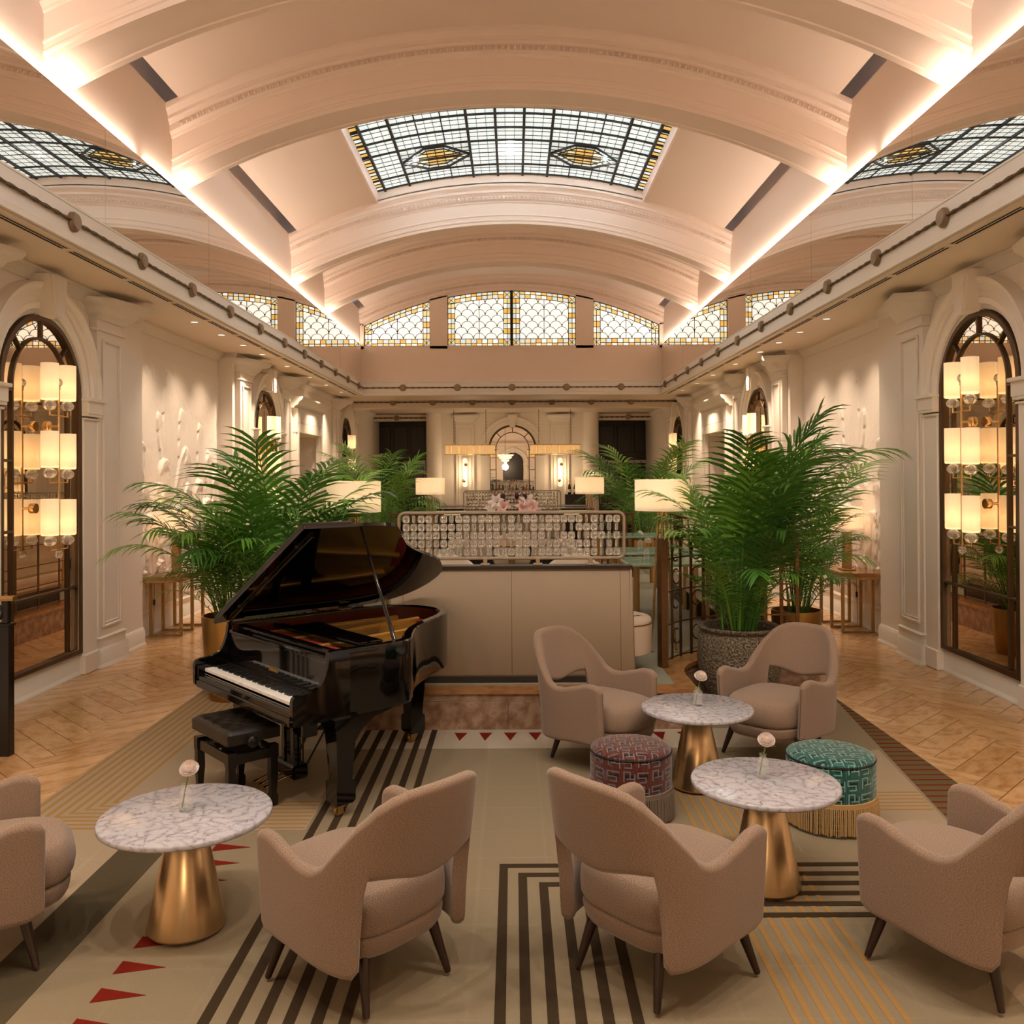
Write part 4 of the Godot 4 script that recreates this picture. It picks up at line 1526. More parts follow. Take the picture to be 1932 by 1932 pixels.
# plaster relief of banana plants: a height field over the panel, 3.3 m x 3.05 m, the same on both walls turned over
func relief_mesh(flip: bool) -> MB:
	var r := RandomNumberGenerator.new()
	r.seed = 77
	var W := 3.34
	var H := 3.12
	var leaves := []
	# base x, base y, tip x, tip y, width, depth
	var hand := [[0.10, 0.9, 0.28, 2.72, 0.15, 0.028], [0.02, 1.2, 0.06, 2.55, 0.10, 0.02], [0.45, 0.5, 0.22, 2.15, 0.15, 0.034], [0.30, 1.3, 0.52, 2.02, 0.13, 0.04], [0.55, 0.3, 0.42, 1.75, 0.17, 0.06], [0.16, 0.1, 0.34, 1.52, 0.17, 0.065], [0.36, 0.0, 0.30, 1.16, 0.20, 0.08], [0.0, 0.1, 0.1, 1.3, 0.16, 0.05],
		[1.10, 0.8, 1.52, 2.95, 0.20, 0.022], [1.35, 0.9, 1.12, 2.45, 0.12, 0.024], [1.65, 0.8, 1.95, 2.50, 0.15, 0.024], [1.30, 0.6, 0.98, 1.80, 0.20, 0.05], [1.45, 0.5, 1.75, 2.05, 0.17, 0.036], [1.75, 0.4, 2.10, 1.92, 0.16, 0.036], [1.25, 0.2, 1.20, 1.45, 0.20, 0.06], [1.55, 0.2, 1.48, 1.22, 0.22, 0.07], [1.9, 0.2, 1.8, 1.5, 0.18, 0.05],
		[2.45, 0.6, 2.62, 2.35, 0.15, 0.024], [2.70, 0.5, 2.95, 1.95, 0.16, 0.034], [2.35, 0.3, 2.25, 1.55, 0.18, 0.05], [2.65, 0.2, 2.55, 1.28, 0.20, 0.06], [3.05, 0.2, 3.15, 1.65, 0.18, 0.05], [2.95, 0.1, 2.88, 1.05, 0.18, 0.06], [2.2, 0.1, 2.05, 0.95, 0.18, 0.06], [0.8, 0.1, 0.72, 1.15, 0.2, 0.06], [0.75, 0.4, 0.88, 1.55, 0.15, 0.045]]
	for h in hand:
		leaves.append({"b": Vector2(h[0], h[1]), "t": Vector2(h[2], h[3]), "w": h[4], "d": h[5], "ph": r.randf() * 6.0, "k": r.randf_range(5.0, 8.0), "s": -1.0 if r.randf() < 0.5 else 1.0})
	# low ferny tufts along the foot
	for i in 26:
		var bx := 0.12 + (i % 7) * 0.5 + r.randf_range(-0.05, 0.05)
		var a := deg_to_rad(r.randf_range(20, 160))
		var len := r.randf_range(0.25, 0.5)
		leaves.append({"b": Vector2(bx, 0.05 + r.randf() * 0.15), "t": Vector2(bx + cos(a) * len, 0.15 + sin(a) * len), "w": 0.05, "d": r.randf_range(0.03, 0.07), "ph": 0.0, "k": 9.0, "s": 1.0})
	var st := 0.0145
	var nx := int(W / st)
	var ny := int(H / st)
	var hgt := PackedFloat32Array()
	hgt.resize((nx + 1) * (ny + 1))
	for i in hgt.size():
		hgt[i] = 0.012
	for L in leaves:
		var b: Vector2 = L.b
		var t: Vector2 = L.t
		var w: float = L.w
		var dpt: float = L.d
		var ax := (t - b)
		var len := ax.length()
		ax /= len
		var pp := Vector2(-ax.y, ax.x)
		var bend: float = L.s * 0.10 * len
		var x0 := maxi(0, int((minf(b.x, t.x) - w - 0.25) / st))
		var x1 := mini(nx, int((maxf(b.x, t.x) + w + 0.25) / st))
		var y0 := maxi(0, int((minf(b.y, t.y) - 0.05) / st))
		var y1 := mini(ny, int((maxf(b.y, t.y) + 0.12) / st))
		var ph: float = L.ph
		var kk: float = L.k
		for iy in range(y0, y1 + 1):
			for ix in range(x0, x1 + 1):
				var q := Vector2(ix * st, iy * st) - b
				var v := q.dot(ax) / len
				if v < 0.0 or v > 1.0:
					continue
				var u := q.dot(pp) - bend * v * v
				# outline: narrow stalk, wide blade, round drooping tip, torn edges on one side
				var half := w * (0.16 + 0.84 * smoothstep(0.12, 0.5, v)) * sqrt(maxf(0.0, 1.0 - pow(maxf(0.0, (v - 0.72) / 0.28), 2.2)))
				if u * L.s > 0.0:
					half *= 1.0 - 0.26 * smoothstep(0.55, 0.95, fposmod(v * kk + ph, 1.0))
				if half <= 0.004:
					continue
				var e := absf(u) / half
				if e >= 1.0:
					continue
				var lift := dpt * (0.35 + 0.65 * smoothstep(0.1, 0.95, v))
				var z := lift * (0.72 + 0.28 * e * e) * smoothstep(1.0, 0.86, e)
				z -= dpt * 0.22 * exp(-pow(u / (w * 0.10), 2.0))            # midrib groove
				z += dpt * 0.10 * sin((v * 26.0 + absf(u) / w * 3.0)) * e      # veins
				# folded tip stands proud
				z += dpt * 0.4 * smoothstep(0.84, 0.93, v) * (1.0 - smoothstep(0.97, 1.0, v)) * (1.0 - e * 0.4)
				var id := iy * (nx + 1) + ix
				z += 0.012
				if z > hgt[id]:
					hgt[id] = z
	# sunlit plaster is uneven
	var nz := noise(FastNoiseLite.TYPE_SIMPLEX, 1.0, 3)
	var m := MB.new()
	var rows := []
	for iy in ny + 1:
		var row := PackedVector3Array()
		for ix in nx + 1:
			var jx := nx - ix if flip else ix
			var z := hgt[iy * (nx + 1) + jx]
			z += 0.0025 * nz.get_noise_2d(jx * 0.09, iy * 0.09)
			row.append(Vector3(ix * st - W / 2, iy * st, maxf(0.004, z)))
		rows.append(row)
	m.grid(rows)
	# edges back to the wall
	m.box(Vector3(0, H / 2, 0.003), Vector3(W, H, 0.006))
	return m

func build_wall_things() -> void:
	var near := ["tall arched mirror in a bronze frame on the left wall behind the black railing", "tall arched mirror in a bronze frame on the right wall beside the seating"]
	for s in [-1, 1]:
		var side := "left" if s < 0 else "right"
		for d in [8.0, 15.2, 22.5]:
			build_bay(s, d)
		build_bay(s, 0.6)
		var lab := [near[0] if s < 0 else near[1], "arched bronze-framed mirror half hidden by palm fronds, second along the %s wall" % side, "small-looking arched mirror at the bar end of the %s wall" % side]
		var sl := ["brass wall light with opal cylinders before the nearest mirror of the %s wall" % side, "brass wall light behind the palm, at the second mirror of the %s wall" % side, "brass wall light at the far mirror of the %s wall near the bar" % side]
		for i in 3:
			var d: float = [8.0, 15.2, 22.5][i]
			arched_mirror(lab[i], V(s * 4.318, 0, d), -s * PI / 2)
			sconce(sl[i], V(s * 4.13, 0, d), -s * PI / 2, 0.022)
		var rl := thing("plaster_relief", "white plaster wall relief of banana leaves on the %s wall behind a brass console" % side, "wall relief", V(s * 4.53, 0.36, 11.87), -s * PI / 2)
		part(rl, "panel", relief_mesh(s > 0), M.relief_plaster)

# ---------------------------------------------------------------- the bar end
func build_bar_end() -> void:
	# bar wall, with window niches either side
	var w := MB.new()
	w.box(V(0, 1.95, 27.15), Vector3(5.2, 3.9, 0.3))
	for s in [-1, 1]:
		w.box(V(s * 2.52, 1.95, 27.6), Vector3(0.2, 3.9, 1.0))
	w.box(V(0, 1.95, 28.6), Vector3(10, 3.9, 0.3))
	struct_mesh("wall_bar", w, M.plaster)
	for s in [-1, 1]:
		# round column at the corner of the bar wall
		var c := MB.new()
		c.lathe(pv([0.24, 0, 0.24, 3.87]), 28, at(V(s * 2.42, 0, 27.0)))
		struct_mesh(trim_name(), c, M.plaster)
		dark_window(s)
		# rope in the niche
		var g := struct_node(trim_name())
		part(g, "rope", rope(V(s * 3.6 - 0.9, 3.74, 27.2), V(s * 3.6 + 0.9, 3.74, 27.2), 0.02), M.rope_bronze)
		part(g, "boss", boss_mesh(0.085), M.disc_bronze, at(V(s * 3.6, 3.74, 27.2)))
		var bm := MB.new()
		bm.box(V(s * 3.6, 3.75, 27.4), Vector3(2.0, 0.2, 0.36))
		struct_mesh(trim_name(), bm, M.soffit_plaster)
	var bay := struct_node(trim_name(), V(0, 0, 27.0))
	arch_moulding(bay)
	for e in [-1.0, 1.0]:
		pilaster(bay, e * 1.46)
	arched_mirror("arched bronze-framed mirror on the bar wall between the two pendants", V(0, 0, 26.998), 0.0, 0.74, 1.05, 2.755, "mirror")
	# slim wall lights beside it
	for s in [-1, 1]:
		var t := thing("bar_wall_light", "slim upright lit glass wall light on the %s pilaster of the bar" % ["left", "right"][int(s > 0)], "wall light", V(s * 1.46, 0, 26.87))
		var tb := MB.new()
		var pts := []
		for i in 2:
			pts.append(Vector3(0, 1.66 + 0.74 * i, 0.06))
		tb.tube(pts, 0.075, 18)
		tb.sphere(Vector3(0, 1.66, 0.06), Vector3(0.075, 0.075, 0.075))
		tb.sphere(Vector3(0, 2.40, 0.06), Vector3(0.075, 0.075, 0.075))
		part(t, "lamp_tube", tb, M.bar_tube_lamp)
		for y in [1.78, 2.27]:
			var k := MB.new()
			k.lathe(pv([0.0005, 0, 0.05, 0, 0.05, 0.02, 0.0005, 0.03]), 16, Transform3D(Basis(Vector3.RIGHT, PI / 2), Vector3(0.03 if y > 2 else -0.03, y, 0.13)))
			part(t, "knob", k, M.brass)
		omni(t.position + Vector3(0, 2.03, 0.28), C("ffdcae"), 0.3, 0.06)
	# back bar, bottles
	var bb := thing("back_bar", "low marble back bar counter under the arched mirror", "counter", V(0, 0, 26.45))
	var m1 := MB.new()
	m1.box(Vector3(0, 0.5, 0), Vector3(4.4, 1.0, 0.6), Transform3D(), 0.01)
	part(bb, "cabinet", m1, M.dark_joinery)
	var m2 := MB.new()
	m2.box(Vector3(0, 1.025, 0), Vector3(4.46, 0.05, 0.66), Transform3D(), 0.008)
	part(bb, "counter_top", m2, M.white_marble)
	var m3 := MB.new()
	m3.box(Vector3(0, 1.12, -0.12), Vector3(1.6, 0.14, 0.3), Transform3D(), 0.006)
	m3.box(Vector3(0, 1.26, -0.2), Vector3(1.5, 0.14, 0.14), Transform3D(), 0.006)
	part(bb, "bottle_step", m3, M.dark_joinery)
	var kinds := [M.bottle_amber, M.bottle_dark, M.bottle_green, M.bottle_clear, M.bottle_red]
	var bm := MB.new()
	bm.lathe(pv([0.0005, 0, 0.034, 0, 0.037, 0.006, 0.037, 0.16, 0.03, 0.19, 0.013, 0.215, 0.0125, 0.275, 0.015, 0.277, 0.015, 0.29, 0.0005, 0.29]), 14)
	var bmesh := bm.mesh()
	var lm := MB.new()
	lm.lathe(pv([0.0378, 0.05, 0.0378, 0.13]), 14)
	var lmesh := lm.mesh()
	var r := RandomNumberGenerator.new()
	r.seed = 5
	var spots := []
	for i in 15:
		spots.append([-0.74 + i * 0.105, 1.19, 26.45 + 0.05])
	for i in 13:
		spots.append([-0.62 + i * 0.105, 1.33, 26.62])
	for i in 6:
		spots.append([-1.35 + i * 0.09, 1.05, 26.38])
	for i in spots.size():
		var q = spots[i]
		var b := thing("bottle", "spirit bottle in the rows on the back bar before the mirror", "bottle", V(q[0], q[1], q[2]), r.randf() * 6.0, "spirit bottles on the back bar")
		b.scale = Vector3(1, r.randf_range(0.82, 1.15), 1)
		part(b, "glass", bmesh, kinds[r.randi() % 5])
		part(b, "label", lmesh, M.bottle_label)
	var ch := MB.new()
	ch.lathe(pv([0.0005, 0, 0.046, 0, 0.05, 0.01, 0.05, 0.2, 0.03, 0.29, 0.017, 0.33, 0.016, 0.42, 0.0005, 0.42]), 16)
	var cmesh := ch.mesh()
	for i in 3:
		var b := thing("champagne_bottle", "large dark champagne bottle on the bar right of the mirror, %s of three" % ["leftmost", "middle", "rightmost"][i], "bottle", V(1.72 + i * 0.17, 1.36, 26.5))
		part(b, "glass", cmesh, M.bottle_dark)
		var l := MB.new()
		l.lathe(pv([0.0508, 0.06, 0.0508, 0.15]), 16)
		part(b, "label", l, M.bottle_label)
		var foil := MB.new()
		foil.lathe(pv([0.0305, 0.3, 0.0185, 0.335, 0.0175, 0.425, 0.0005, 0.427]), 16)
		part(b, "foil", foil, M.aged_brass)
	var rk := thing("bottle_riser", "dark box riser under the three champagne bottles on the bar", "riser", V(1.89, 1.05, 26.5))
	var rm := MB.new()
	rm.box(Vector3(0, 0.155, 0), Vector3(0.62, 0.31, 0.24), Transform3D(), 0.006)
	part(rk, "box", rm, M.dark_joinery)
	# front bar with its lit panel
	var fb := thing("bar_counter", "front bar counter with a glowing panel under its dark top", "bar", V(0, 0, 24.0))
	var f1 := MB.new()
	f1.box(Vector3(0, 0.42, -0.05), Vector3(4.3, 0.84, 0.6), Transform3D(), 0.01)
	part(fb, "body", f1, M.dark_joinery)
	var f2 := MB.new()
	f2.box(Vector3(0, 0.93, 0.26), Vector3(4.2, 0.11, 0.03), Transform3D(), 0.004)
	part(fb, "light_panel", f2, M.bar_light_panel)
	var f3 := MB.new()
	f3.box(Vector3(0, 1.02, 0.02), Vector3(4.4, 0.045, 0.74), Transform3D(), 0.008)
	part(fb, "counter_top", f3, M.dark_joinery)
	var f4 := MB.new()
	f4.box(Vector3(0, 1.05, 0.02), Vector3(4.36, 0.016, 0.7), Transform3D(), 0.004)
	part(fb, "marble_top", f4, M.white_marble)
	# two alabaster pendants
	for s in [-1, 1]:
		var pd := thing("pendant_light", "long alabaster pendant light over the bar, on the %s of the mirror" % ["left", "right"][int(s > 0)], "pendant light", V(s * 1.19, 0, 24.5))
		var plate := MB.new()
		plate.box(Vector3(0, 3.86, 0), Vector3(1.2, 0.02, 0.08), Transform3D(), 0.004)
		part(pd, "ceiling_plate", plate, M.rope_bronze)
		for e in [-1, 1]:
			var chn := MB.new()
			for i in 22:
				var y := 2.84 + i * 0.046
				chn.tube([Vector3(e * 0.45, y, 0), Vector3(e * 0.45, y + 0.04, 0)], 0.011 if i % 2 else 0.007, 6)
			part(pd, "chain", chn, M.rope_bronze)
		var hd := MB.new()
		hd.box(Vector3(0, 2.80, 0), Vector3(1.42, 0.014, 0.16), Transform3D(), 0.003)
		hd.box(Vector3(0, 2.53, 0), Vector3(1.42, 0.014, 0.16), Transform3D(), 0.003)
		part(pd, "frame", hd, M.aged_brass)
		for i in 7:
			var sl := MB.new()
			sl.box(Vector3(-0.6 + i * 0.2, 2.665, (i % 2) * 0.02), Vector3(0.185, 0.25, 0.13), Transform3D(), 0.02)
			part(pd, "alabaster_lamp", sl, M.alabaster_lamp)
		omni(pd.position + Vector3(0, 2.35, 0.0), C("ffdcb0"), 0.6, 0.12)

func dark_window(s: int) -> void:
	var w := struct_node("window_%d" % (6 if s < 0 else 7), V(s * 3.62, 0, 28.42))
	var f := MB.new()
	f.box(Vector3(0, 3.1, 0), Vector3(1.8, 1.3, 0.1))
	for x in [-0.85, -0.02, 0.02, 0.85]:
		f.box(Vector3(x, 1.3, 0.02), Vector3(0.12, 2.5, 0.12), Transform3D(), 0.01)
	for k in 3:
		f.box(Vector3(-0.56 + k * 0.56, 3.1, 0.06), Vector3(0.46, 0.9, 0.03), Transform3D(), 0.02)
	f.box(Vector3(0, 2.48, 0.05), Vector3(1.8, 0.12, 0.12), Transform3D(), 0.01)
	f.box(Vector3(0, 0.5, 0.0), Vector3(1.8, 1.0, 0.1))
	part(w, "joinery", f, M.dark_joinery)
	for x in [-0.43, 0.43]:
		for i in 3:
			for j in 4:
				var p := MB.new()
				p.box(Vector3(x - 0.22 + i * 0.22, 1.18 + j * 0.33, 0.0), Vector3(0.19, 0.30, 0.012))
				part(w, "pane", p, M.dark_pane)
	var b := MB.new()
	for x in [-0.43, 0.43]:
		for i in [-0.11, 0.11]:
			b.box(Vector3(x + i, 1.68, 0.02), Vector3(0.024, 1.4, 0.03))
		for j in 3:
			b.box(Vector3(x, 1.345 + j * 0.33, 0.02), Vector3(0.7, 0.024, 0.03))
	part(w, "glazing_bars", b, M.dark_joinery)

# ---------------------------------------------------------------- rug
func build_rug() -> void:
	var up := Transform3D(Basis(Vector3.RIGHT, -PI / 2), Vector3.ZERO)
	var rug := thing("rug", "large woven rug with dark, amber and red stripes and triangles on the stone floor", "rug")
	var lay := func(called: String, poly: Array, mt, lift: float):
		var m := MB.new()
		m.prism(pv(poly), 0.004, 0.012 + lift, up)
		part(rug, called, m, mt)
	var band := func(called: String, x0: float, x1: float, d0: float, d1: float, mt, lift: float):
		lay.call(called, [x0, d0, x1, d0, x1, d1, x0, d1], mt, lift)
	var base := MB.new()
	base.prism(pv([-2.82, -2.5, 2.82, -2.5, 2.82, 7.98, 1.5, 7.98, 1.5, 6.73, -1.5, 6.73, -1.5, 7.98, -2.82, 7.98]), 0.001, 0.012, up)
	part(rug, "field", base, M.carpet_field)
	band.call("pale_zone", -2.8, -2.05, -2.4, 4.84, M.carpet_light, 0.0008)
	lay.call("pale_zone", [-2.32, 5.3, -1.15, 5.3, -1.15, 6.25, -1.5, 6.6, -1.5, 7.96, -2.32, 7.96], M.carpet_light, 0.0008)
	lay.call("pale_zone", [-2.815, 4.84, -1.13, 4.84, -1.13, 5.3, -2.32, 5.3, -2.32, 7.96, -2.815, 7.96], M.carpet_light, 0.0008)
	band.call("pale_zone", -1.5, 1.9, 6.26, 6.73, M.carpet_white, 0.0010)
	lay.call("pale_zone", [1.96, -2.4, 1.6, -2.4, 1.96, 4.62, 1.96, 5.9, 2.60, 6.2, 2.44, 4.83, 1.7, -2.4], M.carpet_light, 0.0008)
	band.call("dark_band", -2.05, -1.80, -2.4, 4.86, M.carpet_shadow, 0.0012)
	for k in 6:
		var x: float = [-1.112, -1.007, -0.905, -0.806, -0.705, -0.606][k]
		band.call("dark_stripe", x, x + 0.043, -2.4, 6.72, M.carpet_dark, 0.0018)
	# nested right-angled dark stripes
	for k in 6:
		var x: float = [-0.05, 0.043, 0.142, 0.242, 0.341, 0.445][k]
		var d := 4.405 - 0.1 * k
		lay.call("dark_stripe", [x, -2.4, x + 0.042, -2.4, x + 0.042, d - 0.042, 1.86, d - 0.042, 1.86, d, x, d], M.carpet_dark, 0.0020)
	# amber stripes
	for k in 8:
		band.call("amber_stripe", 1.019 + k * 0.057, 1.041 + k * 0.057, -2.4, 5.42, M.carpet_amber, 0.0014)
	for k in 8:
		var x := -2.80 + k * 0.0595
		var d := 4.862 + k * 0.055
		lay.call("amber_stripe", [x, 7.96, x, d, -1.14, d, -1.14, d + 0.021, x + 0.024, d + 0.021, x + 0.024, 7.96], M.carpet_amber, 0.0014)
	for k in 6:
		band.call("amber_stripe", 1.9, 2.46 + k * 0.007, 5.08 + k * 0.055, 5.1 + k * 0.055, M.carpet_amber, 0.0014)
	# red triangles: a column on the left, a row before the platform
	for k in 11:
		var d := 4.619 - 0.187 * k
		lay.call("red_triangle", [-1.557, d - 0.047, -1.366, d, -1.557, d + 0.047], M.carpet_red, 0.0016)
	for k in 10:
		var x := -0.378 + 0.187 * k
		lay.call("red_triangle", [x, 6.44, x + 0.05, 6.64, x - 0.05, 6.64], M.carpet_red, 0.0016)
	# brown wedge with red lines along the right edge
	lay.call("brown_wedge", [2.815, 7.7, 1.555, -2.4, 2.815, -2.4], M.carpet_brown, 0.0012)
	var d := 7.45
	while d > 0.5:
		var xi := 2.815 - (7.7 - d) * 0.1247
		band.call("red_line", xi, 2.815, d, d + 0.017, M.carpet_red, 0.0018)
		d -= 0.094

# ---------------------------------------------------------------- armchair, own axes: faces -z
func chair_shell() -> MB:
	var ctl := [Vector2(0.285, -0.275), Vector2(0.295, -0.14), Vector2(0.300, 0.0), Vector2(0.296, 0.12), Vector2(0.268, 0.225), Vector2(0.195, 0.288), Vector2(0.09, 0.316), Vector2(0, 0.322)]
	for i in range(6, -1, -1):
		ctl.append(Vector2(-ctl[i].x, ctl[i].y))
	var fine := smooth_path(ctl, 10)
	var acc := [0.0]
	for i in range(1, fine.size()):
		acc.append(acc[i - 1] + (fine[i] as Vector2).distance_to(fine[i - 1]))
	var total: float = acc[acc.size() - 1]
	var sample := func(s: float):
		var want := s * total
		for i in range(1, fine.size()):
			if acc[i] >= want:
				return (fine[i - 1] as Vector2).lerp(fine[i], (want - acc[i - 1]) / (acc[i] - acc[i - 1]))
		return fine[fine.size() - 1]
	var key_top := [[0.0, 0.555], [0.012, 0.585], [0.035, 0.602], [0.07, 0.60], [0.13, 0.572], [0.19, 0.548], [0.235, 0.548], [0.265, 0.572], [0.29, 0.625], [0.312, 0.69], [0.335, 0.755], [0.357, 0.805], [0.38, 0.836], [0.405, 0.852], [0.44, 0.858], [0.5, 0.86]]
	var top_at := func(s: float):
		var q := minf(s, 1.0 - s)
		for i in range(1, key_top.size()):
			if key_top[i][0] >= q:
				var t: float = (q - key_top[i - 1][0]) / (key_top[i][0] - key_top[i - 1][0])
				return lerpf(key_top[i - 1][1], key_top[i][1], smoothstep(0, 1, t) * 0.5 + t * 0.5)
		return 0.853
	var bot_at := func(s: float):
		var q := minf(s, 1.0 - s)
		# side panels reach down, the back panel leaves a slot over the seat
		var side := 0.195 + 0.03 * pow(1.0 - minf(q / 0.05, 1.0), 2.0) - 0.02 * smoothstep(0.1, 0.34, q)
		return lerpf(side, 0.53 - 0.035 * smoothstep(0.37, 0.5, q), smoothstep(0.338, 0.352, q))
	var ss := []
	for i in 9:
		ss.append(0.0 + 0.022 * (1.0 - cos(PI / 2 * i / 8.0)))
	var x := 0.03
	while x < 0.5:
		ss.append(x)
		x += 0.004 if absf(x - 0.345) < 0.012 else 0.0135
	ss.append(0.5)
	for i in range(ss.size() - 2, -1, -1):
		ss.append(1.0 - ss[i])
	var rows := []
	var half := 0.029
	for s in ss:
		var p: Vector2 = sample.call(s)
		var e := 0.004
		var a: Vector2 = sample.call(maxf(0, s - e))
		var b: Vector2 = sample.call(minf(1, s + e))
		var t := (b - a).normalized()
		var nrm := Vector2(-t.y, t.x)
		if nrm.dot(p - Vector2(0, -0.1)) < 0:
			nrm = -nrm
		var q := minf(s, 1.0 - s)
		var th := half
		if q < 0.022:
			th = half * sqrt(maxf(0.0, 1.0 - pow((0.022 - q) / 0.022, 2.0)))
		th = maxf(th, 0.0015)
		var y1: float = top_at.call(s)
		var y0: float = bot_at.call(s)
		var rise := smoothstep(0.24, 0.42, q)
		var pos := func(h: float, off: float):
			var lean := 0.06 * maxf(0.0, h - 0.2) * (1.0 - rise) + 0.02 * rise * maxf(0, h - 0.2)
			var o := nrm * (off + lean)
			var back := rise * 0.26 * pow(maxf(0.0, h - 0.40), 1.15)
			var narrow := 1.0 - rise * 0.07 * smoothstep(0.5, 0.9, h)
			return Vector3((p.x + o.x) * narrow, h, p.y + o.y + back)
		var row := PackedVector3Array()
		var r := minf(th, (y1 - y0) * 0.45)
		# outside up, rounded rim, inside down, rounded hem
		for i in 8:
			row.append(pos.call(lerpf(y0 + r, y1 - r, i / 7.0), th))
		for i in range(1, 8):
			var an := PI * i / 8.0
			row.append(pos.call(y1 - r + r * sin(an), th * cos(an)))
		for i in 8:
			row.append(pos.call(lerpf(y1 - r, y0 + r, i / 7.0), -th))
		for i in range(1, 8):
			var an := PI * i / 8.0
			row.append(pos.call(y0 + r - r * sin(an), -th * cos(an)))
		rows.append(row)
	var m := MB.new()
	m.grid(rows, true, false, false)
	return m

func seat_ring(y: float, inset: float, front := 0.0) -> PackedVector3Array:
	var r := PackedVector3Array()
	for i in 48:
		var a := TAU * i / 48
		var c := cos(a)
		var s := sin(a)
		var ex := 2.0 / 3.4
		var hw := 0.268
		var zr := 0.372 + front if s < 0 else 0.262
		var x := signf(c) * pow(absf(c), ex) * (hw - inset if inset < 0.2 else hw * (0.3 - inset))
		var z := signf(s) * pow(absf(s), 2.0 / (2.6 if s < 0 else 3.0)) * (zr - inset if inset < 0.2 else zr * (0.3 - inset))
		r.append(Vector3(x, y, z - 0.01))
	return r

func make_chair(label: String, p: Vector3, yaw: float) -> Node3D:
	var t := thing("armchair", label, "chair", p, yaw, "taupe armchairs round the marble tables")
	part(t, "shell", chair_shell(), M.chair_cloth)
	var b := MB.new()
	var rows := [seat_ring(0.192, 0.2995), seat_ring(0.192, 0.05), seat_ring(0.2, 0.02), seat_ring(0.225, 0.006), seat_ring(0.262, 0.0), seat_ring(0.275, 0.004), seat_ring(0.28, 0.016)]
	b.grid(rows, true, false, true)
	part(t, "seat_base", b, M.chair_cloth)
	var c := MB.new()
	rows = [seat_ring(0.28, 0.016), seat_ring(0.286, 0.003), seat_ring(0.305, -0.006, 0.006), seat_ring(0.35, -0.008, 0.012), seat_ring(0.395, -0.004, 0.008), seat_ring(0.42, 0.006), seat_ring(0.428, 0.014), seat_ring(0.433, 0.017), seat_ring(0.441, 0.034), seat_ring(0.449, 0.07), seat_ring(0.455, 0.13), seat_ring(0.457, 0.18), seat_ring(0.458, 0.2), seat_ring(0.458, 0.2995)]
	c.grid(rows, true, false, true)
	part(t, "seat_cushion", c, M.chair_cloth)
	for sx in [-1.0, 1.0]:
		for f in [true, false]:
			var top := Vector3(sx * (0.235 if f else 0.165), 0.215, -0.20 if f else 0.185)
			var foot := Vector3(sx * (0.295 if f else 0.20), 0.012, -0.245 if f else 0.245)
			var l := MB.new()
			l.tube([top, top.lerp(foot, 0.5), foot.lerp(top, 0.02), foot], [0.0235, 0.0185, 0.013, 0.011], 14)
			part(t, "leg", l, M.walnut)
	return t

# ---------------------------------------------------------------- tables, vases, poufs
func make_table(label: String, p: Vector3, r: float) -> Node3D:
	var t := thing("pedestal_table", label, "table", p, rng.randf() * 6.0, "round marble tables on brass cones")
	var top := MB.new()
	top.lathe(pv([0.0005, 0.474, r - 0.006, 0.474, r - 0.001, 0.478, r, 0.482, r, 0.492, r - 0.002, 0.497, r - 0.007, 0.5, 0.0005, 0.5]), 72)
	part(t, "table_top", top, M.white_marble)
	var col := MB.new()
	col.lathe(pv([0.043, 0.415, 0.043, 0.46, 0.075, 0.464, 0.12, 0.468, 0.12, 0.474, 0.0005, 0.474]), 32)
	part(t, "neck", col, M.brushed_brass)
	var cone := MB.new()
	cone.lathe(pv([0.0005, 0.012, 0.162, 0.012, 0.165, 0.016, 0.164, 0.022, 0.082, 0.418, 0.078, 0.422, 0.07, 0.422, 0.066, 0.40, 0.0005, 0.40]), 64)
	part(t, "cone_base", cone, M.brushed_brass)
	return t

func make_vase(label: String, p: Vector3, flower_label: String, yaw: float, h := 0.115, group := "") -> void:
	var v := thing("bud_vase", label, "vase", p, yaw, group)
	var g := MB.new()
	g.lathe(pv([0.0005, 0.0, 0.026, 0.0, 0.0295, 0.004, 0.0295, h * 0.72, 0.026, h * 0.80, 0.016, h * 0.86, 0.0145, h * 0.9, 0.0145, h * 0.955, 0.0185, h * 0.98, 0.0185, h, 0.0155, h, 0.0125, h * 0.96, 0.0125, h * 0.88, 0.0235, h * 0.78, 0.0265, h * 0.7, 0.0265, 0.012, 0.0005, 0.010]), 28)
	part(v, "glass", g, M.clear_glass)
	var f := thing("ranunculus", flower_label, "flower", p, yaw, "pink ranunculus stems" if group else "")
	var st := MB.new()
	var head := Vector3(0.016, h + 0.062, 0.004)
	st.tube(smooth_path([Vector3(-0.016, 0.014, 0.0), Vector3(-0.002, h * 0.8, 0.002), Vector3(0.008, h + 0.02, 0.003), head], 5), 0.0032, 8)
	part(f, "stem", st, M.stem_green)
	part(f, "bloom", bloom_mesh(), M.petal_blush, Transform3D(Basis(Vector3.RIGHT, 0.55), head))
	var eye := MB.new()
	eye.sphere(Vector3(0, 0.021, 0), Vector3(0.0085, 0.006, 0.0085))
	part(f, "flower_eye", eye, M.flower_eye, Transform3D(Basis(Vector3.RIGHT, 0.55), head))

